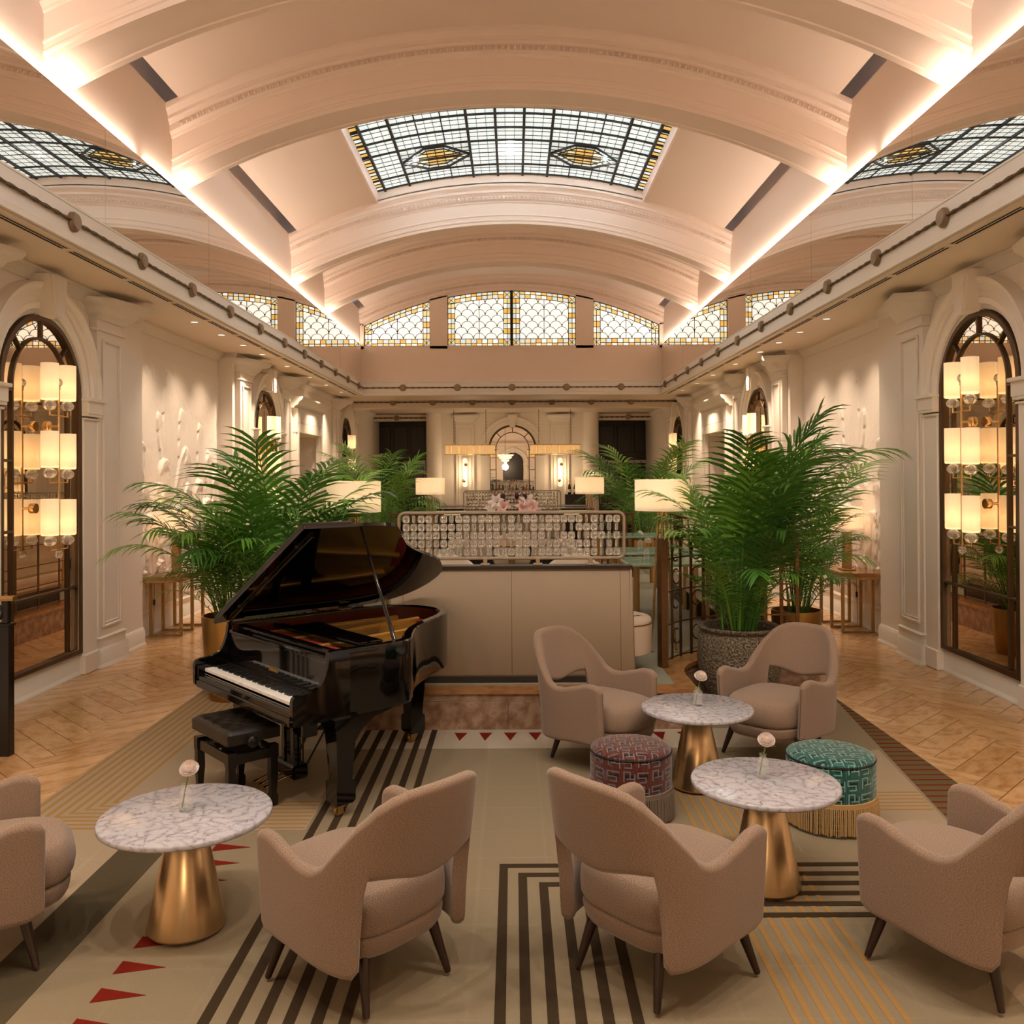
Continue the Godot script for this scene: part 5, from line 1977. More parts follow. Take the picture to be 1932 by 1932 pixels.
var bloom_cache: ArrayMesh
func bloom_mesh() -> ArrayMesh:
	if bloom_cache:
		return bloom_cache
	var r := RandomNumberGenerator.new()
	r.seed = 3
	var m := MB.new()
	for ring in 6:
		var n: int = [7, 8, 8, 7, 6, 5][ring]
		var rad: float = [0.042, 0.036, 0.030, 0.024, 0.018, 0.012][ring]
		var lift: float = [0.0, 0.004, 0.008, 0.011, 0.013, 0.014][ring]
		var cup: float = [0.25, 0.55, 0.85, 1.1, 1.3, 1.45][ring]
		for k in n:
			var a := TAU * (k + 0.5 * (ring % 2)) / n + r.randf_range(-0.12, 0.12)
			var rows := []
			for i in 6:
				var u := i / 5.0
				var row := PackedVector3Array()
				for j in 7:
					var v := (j / 6.0 - 0.5) * 2.0
					var wd := rad * 0.62 * sqrt(maxf(0.02, sin(PI * (0.12 + 0.80 * u)))) 
					var out := rad * (0.18 + 0.82 * sin(u * PI / 2)) * (1.0 - 0.10 * v * v)
					var y := lift + rad * cup * u * u * 0.8 + 0.004 * v * v * u + r.randf_range(-0.0006, 0.0006)
					row.append(Basis(Vector3.UP, a) * Vector3(v * wd, y, out))
				rows.append(row)
			m.grid(rows)
	bloom_cache = m.mesh()
	return bloom_cache

func make_pouf(label: String, p: Vector3, cloth, fringe, r: float) -> void:
	var t := thing("pouf", label, "pouf", p)
	var b := MB.new()
	b.lathe(pv([0.0005, 0.02, r - 0.012, 0.02, r - 0.006, 0.03, r, 0.2, r + 0.002, 0.345, r, 0.365, r - 0.006, 0.372]), 56)
	part(t, "body", b, cloth)
	var top := MB.new()
	top.lathe(pv([r - 0.006, 0.372, r - 0.001, 0.378, r - 0.008, 0.388, r - 0.03, 0.398, r * 0.7, 0.407, r * 0.35, 0.412, 0.0005, 0.413]), 56)
	part(t, "seat", top, cloth)
	var pp := MB.new()
	var pts := []
	for i in 57:
		var a := TAU * i / 56
		pts.append(Vector3(cos(a) * (r + 0.001), 0.372, sin(a) * (r + 0.001)))
	pp.tube(pts, 0.004, 6, false)
	part(t, "piping", pp, M.outlet_black)
	var band := MB.new()
	band.lathe(pv([r + 0.001, 0.155, r + 0.007, 0.157, r + 0.007, 0.18, r + 0.001, 0.182]), 56)
	part(t, "braid", band, fringe)
	# hanging bullion fringe
	var cord := MB.new()
	for i in 150:
		var a := TAU * i / 150 + rng.randf_range(-0.006, 0.006)
		var rr := r + 0.006 + rng.randf_range(0.0, 0.004)
		var sw := rng.randf_range(-0.006, 0.008)
		cord.tube([Vector3(cos(a) * rr, 0.158, sin(a) * rr), Vector3(cos(a) * (rr + 0.004), 0.09, sin(a) * (rr + 0.004)), Vector3(cos(a + sw) * (rr + 0.004), rng.randf_range(0.012, 0.02), sin(a + sw) * (rr + 0.004))], 0.0044, 5)
	var o := part(t, "fringe", cord, fringe)
	o.set_meta("kind", "stuff")

# ---------------------------------------------------------------- grand piano, own axes: x to the player's right, -z into the piano; z = 0 at the key fronts
func case_outline() -> Array:      # (x, f) from the treble arm round the tail to the bass arm
	return smooth_path([Vector2(0.68, 0.18), Vector2(0.68, 0.40), Vector2(0.68, 0.58), Vector2(0.645, 0.745), Vector2(0.50, 0.87), Vector2(0.345, 1.01), Vector2(0.20, 1.21), Vector2(0.06, 1.44), Vector2(-0.10, 1.60), Vector2(-0.30, 1.66), Vector2(-0.52, 1.60), Vector2(-0.66, 1.42), Vector2(-0.70, 1.15), Vector2(-0.70, 0.70), Vector2(-0.70, 0.18)], 6)

func make_piano() -> void:
	var p := thing("grand_piano", "glossy black grand piano with its lid raised beside the platform", "piano", Vector3(-1.592, 0.0, -5.338), deg_to_rad(-48.2))
	var lv := MB.new()                                             # rim
	var line := case_outline()
	var pts := []
	for q in line:
		pts.append(Vector3(q.x, 0, -q.y))
	# travelling treble to bass round the tail, the inside is on the left
	var fr := plan_frames(pts)
	lv.loft(pv([0.0, 0.60, 0.006, 0.585, 0.055, 0.585, 0.06, 0.60, 0.06, 0.962, 0.054, 0.97, 0.008, 0.97, 0.0, 0.962]), true, fr)
	part(p, "rim", lv, M.lacquer)
	var inn := MB.new()
	inn.loft(pv([0.06, 0.72, 0.068, 0.72, 0.068, 0.955, 0.06, 0.955]), true, fr)
	part(p, "inner_rim", inn, M.mahogany)
	var floor_poly := PackedVector2Array()
	for q in line:
		floor_poly.append(Vector2(q.x, q.y))
	var up := Transform3D(Basis(Vector3.RIGHT, -PI / 2), Vector3.ZERO)
	var shrunk := Geometry2D.offset_polygon(floor_poly, -0.05)
	var bt := MB.new()
	bt.prism(shrunk[0], 0.60, 0.64, up)
	for k in 3:
		bt.box(Vector3(-0.1, 0.59, -0.4 - 0.33 * k), Vector3(1.05 - 0.25 * k, 0.06, 0.07))
	part(p, "bottom", bt, M.lacquer)
	var sb := MB.new()
	sb.prism(Geometry2D.offset_polygon(floor_poly, -0.066)[0], 0.80, 0.815, up)
	part(p, "soundboard", sb, M.wood_slat)
	# cast plate with struts
	var plate := MB.new()
	plate.prism(Geometry2D.intersect_polygons(Geometry2D.offset_polygon(floor_poly, -0.10)[0], pv([-0.7, 0.34, 0.7, 0.34, 0.7, 0.62, 0.42, 0.66, 0.0, 1.2, -0.1, 1.5, -0.3, 1.6, -0.62, 1.45, -0.62, 1.2, -0.45, 0.85, -0.1, 0.62, -0.62, 0.58]))[0], 0.845, 0.87, up)
	for q in [[-0.52, 0.3, -0.48, 1.42], [-0.18, 0.3, -0.32, 1.5], [0.16, 0.3, 0.02, 1.2], [0.46, 0.3, 0.40, 0.8]]:
		var a := Vector3(q[0], 0.885, -q[1])
		var b := Vector3(q[2], 0.885, -q[3])
		var z := (b - a).normalized()
		plate.box(Vector3.ZERO, Vector3(0.035, 0.045, a.distance_to(b)), Transform3D(Basis(Vector3.UP.cross(z), Vector3.UP, z), (a + b) / 2), 0.01)
	plate.box(Vector3(0, 0.875, -0.36), Vector3(1.2, 0.03, 0.12), Transform3D(), 0.008)
	part(p, "iron_plate", plate, M.piano_gold)
	var strg := MB.new()
	for k in 46:
		var t := k / 45.0
		var a := Vector3(lerpf(-0.58, 0.56, t), 0.893, -0.42)
		var b := Vector3(lerpf(-0.50, 0.50, t), 0.888, -lerpf(1.36, 0.62, pow(t, 0.8)))
		strg.tube([a, b], 0.0012, 4, false)
	part(p, "strings", strg, M.rope_bronze).set_meta("kind", "stuff")
	var felt := MB.new()
	felt.box(Vector3(-0.12, 0.897, -0.44), Vector3(0.9, 0.006, 0.03))
	felt.box(Vector3(0.44, 0.897, -0.44), Vector3(0.2, 0.006, 0.04))
	felt.box(Vector3(-0.30, 0.876, -1.50), Vector3(0.26, 0.012, 0.08))
	part(p, "felt", felt, M.felt_red)
	# dampers, folded music desk and cross bars
	var cross := MB.new()
	cross.box(Vector3(0, 0.935, -0.245), Vector3(1.27, 0.05, 0.05), Transform3D(), 0.008)
	cross.box(Vector3(0, 0.925, -0.50), Vector3(1.26, 0.035, 0.05), Transform3D(), 0.008)
	part(p, "cross_bar", cross, M.lacquer)
	var desk := MB.new()
	desk.box(Vector3(0.05, 0.944, -0.58), Vector3(0.86, 0.018, 0.16), Transform3D(), 0.006)
	part(p, "music_desk", desk, M.lacquer)
	var damp := MB.new()
	for k in 40:
		damp.box(Vector3(-0.5 + k * 0.019, 0.915, -0.64 - 0.10 * (1.0 - k / 40.0)), Vector3(0.010, 0.03, 0.07))
	part(p, "dampers", damp, M.black_paint).set_meta("kind", "stuff")
	var pin := MB.new()
	pin.box(Vector3(0, 0.878, -0.30), Vector3(1.24, 0.03, 0.07))
	part(p, "tuning_block", pin, M.iron)
	# arms and cheeks, cut in profile
	for s in [-1.0, 1.0]:
		var prof := PackedVector2Array()
		for q in smooth_path([Vector2(-0.30, 0.97), Vector2(-0.185, 0.972), Vector2(-0.168, 0.955), Vector2(-0.155, 0.88), Vector2(-0.12, 0.80), Vector2(-0.06, 0.765), Vector2(0.03, 0.755), Vector2(0.055, 0.745), Vector2(0.064, 0.72)], 4):
			prof.append(q)
		for q in [Vector2(0.064, 0.60), Vector2(0.055, 0.585), Vector2(-0.30, 0.585)]:
			prof.append(q)
		var m := MB.new()
		# profile x = own z, so turn it about y
		m.prism(prof, -0.016, 0.016, Transform3D(Basis(Vector3(0, 0, 1), Vector3.UP, Vector3(-1, 0, 0)), Vector3(0.665 if s > 0 else -0.685, 0, 0)))
		part(p, "arm", m, M.lacquer)
		var ck := MB.new()
		ck.box(Vector3(0.644 if s > 0 else -0.660, 0.67, -0.06), Vector3(0.014, 0.10, 0.22), Transform3D(), 0.004)
		part(p, "key_block", ck, M.lacquer)
	var kb := MB.new()
	kb.box(Vector3(-0.01, 0.60, -0.12), Vector3(1.30, 0.05, 0.36), Transform3D(), 0.006)
	kb.box(Vector3(-0.01, 0.628, 0.034), Vector3(1.30, 0.066, 0.03), Transform3D(), 0.01)
	part(p, "keybed", kb, M.lacquer)
	var slip := MB.new()
	slip.box(Vector3(-0.01, 0.655, 0.022), Vector3(1.28, 0.022, 0.018), Transform3D(), 0.005)
	part(p, "key_slip", slip, M.lacquer)
	var fall := MB.new()
	fall.box(Vector3(-0.01, 0.80, -0.185), Vector3(1.30, 0.22, 0.024), Transform3D(Basis(Vector3.RIGHT, 0.0), Vector3.ZERO), 0.006)
	fall.box(Vector3(-0.01, 0.915, -0.19), Vector3(1.30, 0.03, 0.045), Transform3D(), 0.008)
	part(p, "fallboard", fall, M.lacquer)
	var strip := MB.new()
	strip.box(Vector3(-0.01, 0.698, -0.163), Vector3(1.29, 0.012, 0.03))
	part(p, "felt_strip", strip, M.iron)
	var kw := MB.new()
	var kk := MB.new()
	var n := 52
	var w0 := 1.285 / n
	for i in n:
		kw.box(Vector3(-0.652 + w0 * (i + 0.5), 0.682, -0.072), Vector3(w0 - 0.0012, 0.022, 0.150), Transform3D(), 0.002)
		if i < n - 1 and ((i + 5) % 7) in [0, 1, 3, 4, 5]:
			kk.box(Vector3(-0.652 + w0 * (i + 1), 0.699, -0.10), Vector3(0.0125, 0.014, 0.095), Transform3D(), 0.003)
	part(p, "white_keys", kw, M.key_white)
	part(p, "black_keys", kk, M.key_black)
	var tm := TextMesh.new()
	tm.text = "YAMAHA"
	var sf := SystemFont.new()
	sf.font_names = PackedStringArray(["Droid Serif"])
	tm.font = sf
	tm.font_size = 32
	tm.pixel_size = 0.0009
	tm.depth = 0.002
	part(p, "lettering", tm, M.piano_gold, Transform3D(Basis(), Vector3(-0.02, 0.758, -0.171)))
	# lid on its hinge along the bass side
	var hinge := Transform3D(Basis(Vector3.BACK, deg_to_rad(29.0)), Vector3(-0.705, 0.978, 0))
	var lid_poly := PackedVector2Array()
	for q in line:
		if q.y > 0.18:
			lid_poly.append(Vector2(q.x + 0.705 + (0.012 if q.x > 0 else 0.0), q.y))
	lid_poly.append(Vector2(-0.012, 0.105))
	lid_poly.append(Vector2(1.40, 0.105))
	var fix := Geometry2D.offset_polygon(lid_poly, 0.014)
	var lid := MB.new()
	lid.prism(fix[0], 0.0, 0.022, hinge * up)
	var lo := part(p, "lid", lid, M.lacquer)
	var flap := MB.new()
	flap.box(Vector3(0.70, 0.034, -0.26), Vector3(1.41, 0.022, 0.33), hinge, 0.004)
	part(lo, "front_flap", flap, M.lacquer)
	var rail := MB.new()
	rail.box(Vector3(0.68, -0.010, -0.185), Vector3(1.30, 0.02, 0.02), hinge, 0.004)
	part(lo, "batten", rail, M.lacquer)
	for k in 3:
		var b := MB.new()
		b.sphere(hinge * Vector3(0.3 + 0.45 * k, -0.012, -0.14), Vector3(0.012, 0.012, 0.012))
		part(lo, "buffer", b, M.outlet_black)
	var hg := MB.new()
	hg.box(Vector3(-0.68, 0.955, -1.08), Vector3(0.05, 0.05, 0.09), Transform3D(), 0.006)
	part(p, "hinge", hg, M.aged_brass)
	var prop := MB.new()
	var pa := Vector3(0.62, 0.93, -0.66)
	var pb := hinge * Vector3(1.13, -0.004, -0.66)
	prop.tube([pa, pa.lerp(pb, 0.25), pb], [0.017, 0.015, 0.009], 4)
	part(p, "prop_stick", prop, M.lacquer)
	# legs with brass casters
	for q in [[-0.635, 0.27], [0.622, 0.27], [-0.23, 1.38]]:
		var l := MB.new()
		var sq := PackedVector2Array([Vector2(-1, -1), Vector2(1, -1), Vector2(1, 1), Vector2(-1, 1)])
		var f2 := []
		for e in [[0.585, 0.085], [0.545, 0.085], [0.50, 0.066], [0.22, 0.048], [0.215, 0.058], [0.20, 0.062], [0.105, 0.062], [0.085, 0.05]]:
			f2.append(Transform3D(Basis(Vector3(e[1], 0, 0), Vector3(0, 0, e[1]), Vector3(0, -1, 0)), Vector3(q[0], e[0], -q[1])))
		l.loft(sq, true, f2, false, true, 2.0)
		var lg := part(p, "leg", l, M.lacquer)
		var c := MB.new()
		c.box(Vector3(q[0], 0.075, -q[1]), Vector3(0.05, 0.03, 0.05), Transform3D(), 0.008)
		c.box(Vector3(q[0] - 0.018, 0.05, -q[1] + 0.012), Vector3(0.006, 0.05, 0.04), Transform3D(), 0.002)
		c.box(Vector3(q[0] + 0.018, 0.05, -q[1] + 0.012), Vector3(0.006, 0.05, 0.04), Transform3D(), 0.002)
		c.lathe(pv([0.0005, -0.013, 0.026, -0.013, 0.0275, -0.01, 0.0275, 0.01, 0.026, 0.013, 0.0005, 0.013]), 18, Transform3D(Basis(Vector3.BACK, PI / 2), Vector3(q[0], 0.041, -q[1] + 0.018)))
		part(lg, "caster", c, M.aged_brass)
	for s in [-1.0, 1.0]:
		var br := MB.new()
		var po := pv([-0.10, 0.585, 0.34, 0.585, 0.20, 0.55, 0.12, 0.50, 0.06, 0.42, -0.05, 0.42, -0.05, 0.55])
		br.prism(po, -0.05, 0.05, Transform3D(Basis(Vector3(0, 0, -1), Vector3.UP, Vector3(1, 0, 0)), Vector3(0.622 if s > 0 else -0.635, 0, -0.27)))
		part(p, "leg_bracket", br, M.lacquer)
	# pedal lyre
	var ly := MB.new()
	ly.box(Vector3(-0.02, 0.565, -0.30), Vector3(0.30, 0.06, 0.12), Transform3D(), 0.008)
	ly.box(Vector3(0.075, 0.44, -0.34), Vector3(0.15, 0.20, 0.10), Transform3D(), 0.008)
	for x in [-0.075, 0.045]:
		ly.box(Vector3(x, 0.34, -0.29), Vector3(0.05, 0.42, 0.055), Transform3D(), 0.008)
	ly.box(Vector3(-0.015, 0.125, -0.29), Vector3(0.26, 0.09, 0.11), Transform3D(), 0.014)
	var lyo := part(p, "pedal_lyre", ly, M.lacquer)
	var rod := MB.new()
	rod.tube([Vector3(-0.08, 0.12, -0.34), Vector3(-0.10, 0.58, -0.62)], 0.007, 8)
	rod.tube([Vector3(0.06, 0.12, -0.34), Vector3(0.10, 0.58, -0.62)], 0.007, 8)
	rod.tube([Vector3(0.10, 0.15, -0.31), Vector3(0.10, 0.42, -0.31)], 0.006, 8)
	part(lyo, "brace_rod", rod, M.iron)
	for x in [-0.085, -0.015, 0.055]:
		var pd := MB.new()
		pd.tube(smooth_path([Vector3(x, 0.10, -0.24), Vector3(x, 0.088, -0.16), Vector3(x, 0.068, -0.10), Vector3(x, 0.062, -0.07)], 3), [0.007, 0.007, 0.007, 0.008, 0.009, 0.010, 0.012, 0.013, 0.013, 0.010], 8)
		part(lyo, "pedal", pd, M.brass)

func make_bench() -> void:
	var r := Vector3(0.666, 0, 0.746)
	var t := thing("piano_bench", "buttoned black leather piano stool standing before the keyboard", "stool", V(-1.655, 0, 5.285), deg_to_rad(-48.2))
	var hx := 0.262
	var hz := 0.165
	var rows := []
	var nx := 44
	var nz := 28
	for j in nz + 1:
		var row := PackedVector3Array()
		for i in nx + 1:
			var x := lerpf(-hx, hx, float(i) / nx)
			var z := lerpf(hz, -hz, float(j) / nz)
			var ex := maxf(absf(x) - (hx - 0.03), 0.0) / 0.03
			var ez := maxf(absf(z) - (hz - 0.03), 0.0) / 0.03
			var y := 0.505 - 0.022 * minf(1.0, ex * ex + ez * ez)
			for b in bench_buttons():
				var d2 := pow((x - b.x) / 0.030, 2.0) + pow((z - b.y) / 0.030, 2.0)
				y -= 0.016 * exp(-d2)
				# creases run diagonally between buttons
			var u := x / 0.13
			var v := z / 0.085
			var cr := minf(absf(fposmod(u + v, 1.0) - 0.5), absf(fposmod(u - v, 1.0) - 0.5))
			y -= 0.004 * exp(-pow(cr / 0.06, 2.0)) * (1.0 - minf(1.0, ex + ez))
			row.append(Vector3(x, y, z))
		rows.append(row)
	var m := MB.new()
	m.grid(rows)
	m.loft(rrect(-hx, -hz, hx, hz, 0.012, 4), true, [Transform3D(Basis(Vector3.RIGHT, -PI / 2), Vector3(0, 0.425, 0)), Transform3D(Basis(Vector3.RIGHT, -PI / 2), Vector3(0, 0.4835, 0))], false, true)
	part(t, "seat_cushion", m, M.black_leather)
	var bt := MB.new()
	for b in bench_buttons():
		bt.sphere(Vector3(b.x, 0.489, b.y), Vector3(0.008, 0.005, 0.008), 5, 10)
	part(t, "buttons", bt, M.black_leather)
	var fr := MB.new()
	for s in [-1.0, 1.0]:
		fr.box(Vector3(0, 0.335, s * 0.135), Vector3(0.44, 0.06, 0.022), Transform3D(), 0.004)
		fr.box(Vector3(s * 0.228, 0.335, 0), Vector3(0.022, 0.06, 0.25), Transform3D(), 0.004)
	part(t, "apron", fr, M.black_paint)
	var sc := MB.new()
	for s in [-1.0, 1.0]:
		for q in [1.0, -1.0]:
			var a := Vector3(-0.14 * q, 0.33, s * 0.09)
			var b := Vector3(0.14 * q, 0.42, s * 0.09)
			var z := (b - a).normalized()
			sc.box(Vector3.ZERO, Vector3(0.012, 0.02, a.distance_to(b)), Transform3D(Basis(Vector3.UP.cross(z).normalized(), z.cross(Vector3.UP.cross(z).normalized()), z), (a + b) / 2))
	sc.box(Vector3(0.06, 0.37, 0), Vector3(0.07, 0.11, 0.2))
	sc.box(Vector3(-0.1, 0.345, 0), Vector3(0.14, 0.012, 0.22))
	part(t, "lift_mechanism", sc, M.iron)
	for s in [1.0, -1.0]:
		var k := MB.new()
		k.lathe(pv([0.0005, 0.0, 0.014, 0.0, 0.015, 0.02, 0.032, 0.024, 0.034, 0.03, 0.034, 0.048, 0.03, 0.054, 0.0005, 0.056]), 20, Transform3D(Basis(Vector3.BACK, -PI / 2 * s), Vector3(s * hx, 0.44, 0.03)))
		part(t, "knob", k, M.black_paint)
	for sx in [-1.0, 1.0]:
		for sz in [-1.0, 1.0]:
			var l := MB.new()
			var sq := PackedVector2Array([Vector2(-1, -1), Vector2(1, -1), Vector2(1, 1), Vector2(-1, 1)])
			var f2 := []
			for e in [[0.378, 0.026], [0.31, 0.026], [0.285, 0.022], [0.20, 0.024], [0.09, 0.017], [0.075, 0.024], [0.03, 0.024], [0.012, 0.019]]:
				f2.append(Transform3D(Basis(Vector3(e[1], 0, 0), Vector3(0, 0, e[1]), Vector3(0, -1, 0)), Vector3(sx * 0.222, e[0], sz * 0.13)))
			l.loft(sq, true, f2, false, true, 2.0)
			part(t, "leg", l, M.black_paint)

func bench_buttons() -> Array:
	var r := []
	for i in 3:
		for j in 3:
			r.append(Vector2(-0.13 + i * 0.13, -0.085 + j * 0.085))
	for i in 2:
		for j in 2:
			r.append(Vector2(-0.065 + i * 0.13, -0.0425 + j * 0.085))
	return r

# ---------------------------------------------------------------- banquette, glass screen, lamps
func make_banquette(label_back: String, p: Vector3, yaw: float, screen_label: String) -> void:
	# own axes: the back faces +z, people sit facing -z
	var t := thing("banquette", label_back, "sofa", p, yaw)
	var b := MB.new()
	# back rest, wider at its foot
	var sec := pv([-0.11, 0.375, -0.02, 0.375, 0.0, 0.40, -0.035, 1.20, -0.05, 1.225, -0.13, 1.225, -0.15, 1.20])
	b.loft(sec, true, [Transform3D(Basis(Vector3(0, 0, 1), Vector3.UP, Vector3(-1, 0, 0)), Vector3(0.955, 0, 0)), Transform3D(Basis(Vector3(0, 0, 1), Vector3.UP, Vector3(-1, 0, 0)), Vector3(-0.955, 0, 0))])
	# rounded flanks
	for s in [-1.0, 1.0]:
		var pr := []
		for q in [[0.375, 0.975], [0.42, 0.98], [0.8, 0.972], [1.18, 0.955], [1.225, 0.93]]:
			var row := PackedVector3Array()
			for i in 9:
				var a := PI * i / 8 - PI / 2
				var k: float = (q[1] - 0.93)
				var zc: float = lerpf(-0.06, -0.09, (q[0] - 0.375) / 0.85)
				row.append(Vector3(s * (0.93 + k * cos(a)), q[0], zc + 0.058 * sin(a)))
			pr.append(row)
		b.grid(pr, false, false, s > 0)
	part(t, "back_rest", b, M.taupe_leather)
	for x in [-0.86, 0.0, 0.86]:
		var sm := MB.new()
		sm.loft(pv([-0.004, 0.39, 0.0015, 0.40, -0.0335, 1.20, -0.04, 1.21]), false, [Transform3D(Basis(Vector3(0, 0, 1), Vector3.UP, Vector3(-1, 0, 0)), Vector3(x + 0.002, 0, 0)), Transform3D(Basis(Vector3(0, 0, 1), Vector3.UP, Vector3(-1, 0, 0)), Vector3(x - 0.002, 0, 0))])
		part(t, "seam", sm, M.piping)
	var k := MB.new()
	k.box(Vector3(0, 0.348, -0.06), Vector3(1.90, 0.056, 0.10), Transform3D(), 0.003)
	part(t, "kick_board", k, M.plinth_dark)
	var cap := MB.new()
	cap.loft(rrect(-0.96, -0.165, 0.96, -0.012, 0.03, 4), true, [Transform3D(Basis(Vector3.RIGHT, PI / 2), Vector3(0, 1.245, 0)), Transform3D(Basis(Vector3.RIGHT, PI / 2), Vector3(0, 1.222, 0))])
	part(t, "cap_rail", cap, M.plinth_dark)
	var top := MB.new()
	top.box(Vector3(0, 1.247, 0.085), Vector3(1.86, 0.006, 0.12))
	# seat with rounded ends, on a dark plinth
	var ring := func(inset: float): return rrect(-1.16 + inset, -0.78 + inset, 1.16 - inset, -0.10, 0.30, 8)
	var upf := func(y: float): return Transform3D(Basis(Vector3.RIGHT, -PI / 2), Vector3(0, y, 0))
	var flipz := func(q: PackedVector2Array):
		var r := PackedVector2Array()
		for i in range(q.size() - 1, -1, -1):
			r.append(Vector2(q[i].x, -q[i].y))
		return r
	var seat := MB.new()
	var rows := []
	for e in [[0.50, 0.02], [0.505, 0.0], [0.70, -0.004], [0.735, -0.006], [0.745, 0.004], [0.755, -0.002], [0.775, 0.004], [0.785, 0.03], [0.79, 0.12], [0.79, 0.28]]:
		var row := PackedVector3Array()
		for q in flipz.call(ring.call(e[1])):
			row.append(Vector3(q.x, e[0], -q.y))
		rows.append(row)
	seat.grid(rows, true)
	seat.box(Vector3(0, 0.78, -0.42), Vector3(1.75, 0.019, 0.2))
	part(t, "seat", seat, M.cream_seat)
	var pp := MB.new()
	var pts := []
	var rr: PackedVector2Array = ring.call(-0.008)
	for q in rr:
		pts.append(Vector3(q.x, 0.744, q.y))
	pts.append(pts[0])
	pp.tube(pts, 0.005, 6, false)
	part(t, "piping", pp, M.piping)
	var pl := MB.new()
	pl.prism(flipz.call(rrect(-1.02, -0.64, 1.02, -0.14, 0.22, 8)), 0.32, 0.50, Transform3D(Basis(Vector3.RIGHT, -PI / 2), Vector3.ZERO))
	part(t, "plinth", pl, M.plinth_dark)
	glass_screen(screen_label, p + Basis(Vector3.UP, yaw) * Vector3(0, 0, -0.09), yaw)

func glass_screen(label: String, p: Vector3, yaw: float) -> void:
	var t := thing("glass_screen", label, "screen", p, yaw)
	var f := MB.new()
	var pts := []
	for q in rrect(-0.9, 1.30, 0.9, 1.665, 0.05, 6):
		pts.append(Vector3(q.x, q.y, 0))
	flat_bar(f, pts, 0.024, -0.014, 0.014, true)
	part(t, "frame", f, M.frame_champagne)
	for x in [-0.63, -0.21, 0.21, 0.63]:
		var c := MB.new()
		c.box(Vector3(x, 1.273, 0), Vector3(0.034, 0.055, 0.03), Transform3D(), 0.004)
		c.box(Vector3(x, 1.253, 0), Vector3(0.075, 0.016, 0.06), Transform3D(), 0.004)
		part(t, "foot", c, M.frame_champagne)
	# cut-glass beads threaded on upright rods, each turned its own way
	var bead := MB.new()
	var rows := []
	for e in [[-0.030, 0.012], [-0.0285, 0.020], [-0.024, 0.0255], [-0.012, 0.0285], [0.0, 0.029], [0.012, 0.0285], [0.024, 0.0255], [0.0285, 0.020], [0.030, 0.012]]:
		var row := PackedVector3Array()
		for i in 24:
			var a := TAU * i / 24
			var ca := cos(a)
			var sa := sin(a)
			row.append(Vector3(signf(ca) * pow(absf(ca), 0.62) * e[1], e[0], -signf(sa) * pow(absf(sa), 0.75) * e[1] * 0.42))
		rows.append(row)
	bead.grid(rows, true)
	var core := MB.new()
	core.sphere(Vector3.ZERO, Vector3(0.011, 0.016, 0.007), 4, 6)
	var bmesh := bead.mesh()
	var rod := MB.new()
	var n := 29
	for i in n:
		var x := -0.84 + 1.68 * i / (n - 1)
		rod.tube([Vector3(x, 1.31, 0), Vector3(x, 1.655, 0)], 0.0022, 6, false)
		for j in 5:
			var big := rng.randf()
			var ang := 0.0 if big < 0.55 else rng.randf_range(0.5, 1.5)
			part(t, "bead", bmesh, M.crystal, Transform3D(Basis(Vector3.UP, ang + rng.randf_range(-0.15, 0.15)), Vector3(x, 1.352 + j * 0.0655, 0)))
	part(t, "threading_rods", rod, M.frame_champagne)

func floor_lamp(label: String, p: Vector3, yaw: float, foot_y: float) -> void:
	var t := thing("floor_lamp", label, "lamp", p, yaw)
	var sh := MB.new()
	sh.lathe(pv([0.249, 1.63, 0.25, 1.63, 0.25, 1.915, 0.249, 1.915, 0.247, 1.915, 0.247, 1.63, 0.249, 1.63]), 56)
	part(t, "lamp_shade", sh, M.linen_shade)
	var df := MB.new()
	df.lathe(pv([0.0005, 1.66, 0.246, 1.66]), 40)
	part(t, "diffuser_shade", df, M.linen_shade)
	var sp := MB.new()
	for k in 3:
		var a := TAU * k / 3
		sp.tube([Vector3(0, 1.90, 0), Vector3(cos(a) * 0.246, 1.90, sin(a) * 0.246)], 0.003, 6)
	sp.tube([Vector3(0, 1.58, 0), Vector3(0, 1.93, 0)], 0.006, 8)
	part(t, "spider", sp, M.aged_brass)
	for k in 4:
		var a := TAU * k / 4 + 0.4
		var d := Vector3(cos(a), 0, sin(a))
		var l := MB.new()
		l.tube(smooth_path([d * 0.03 + Vector3(0, 1.64, 0), d * 0.055 + Vector3(0, 1.2, 0), d * 0.085 + Vector3(0, 0.7, 0), d * 0.12 + Vector3(0, foot_y + 0.015, 0)], 5), 0.0125, 9)
		l.lathe(pv([0.0005, foot_y, 0.04, foot_y, 0.04, foot_y + 0.01, 0.0005, foot_y + 0.014]), 16, at(d * 0.12))
		part(t, "leg", l, M.hammered_brass)
	omni(p + Vector3(0, 1.775, 0), C("ffd9ae"), 0.13, 0.06)

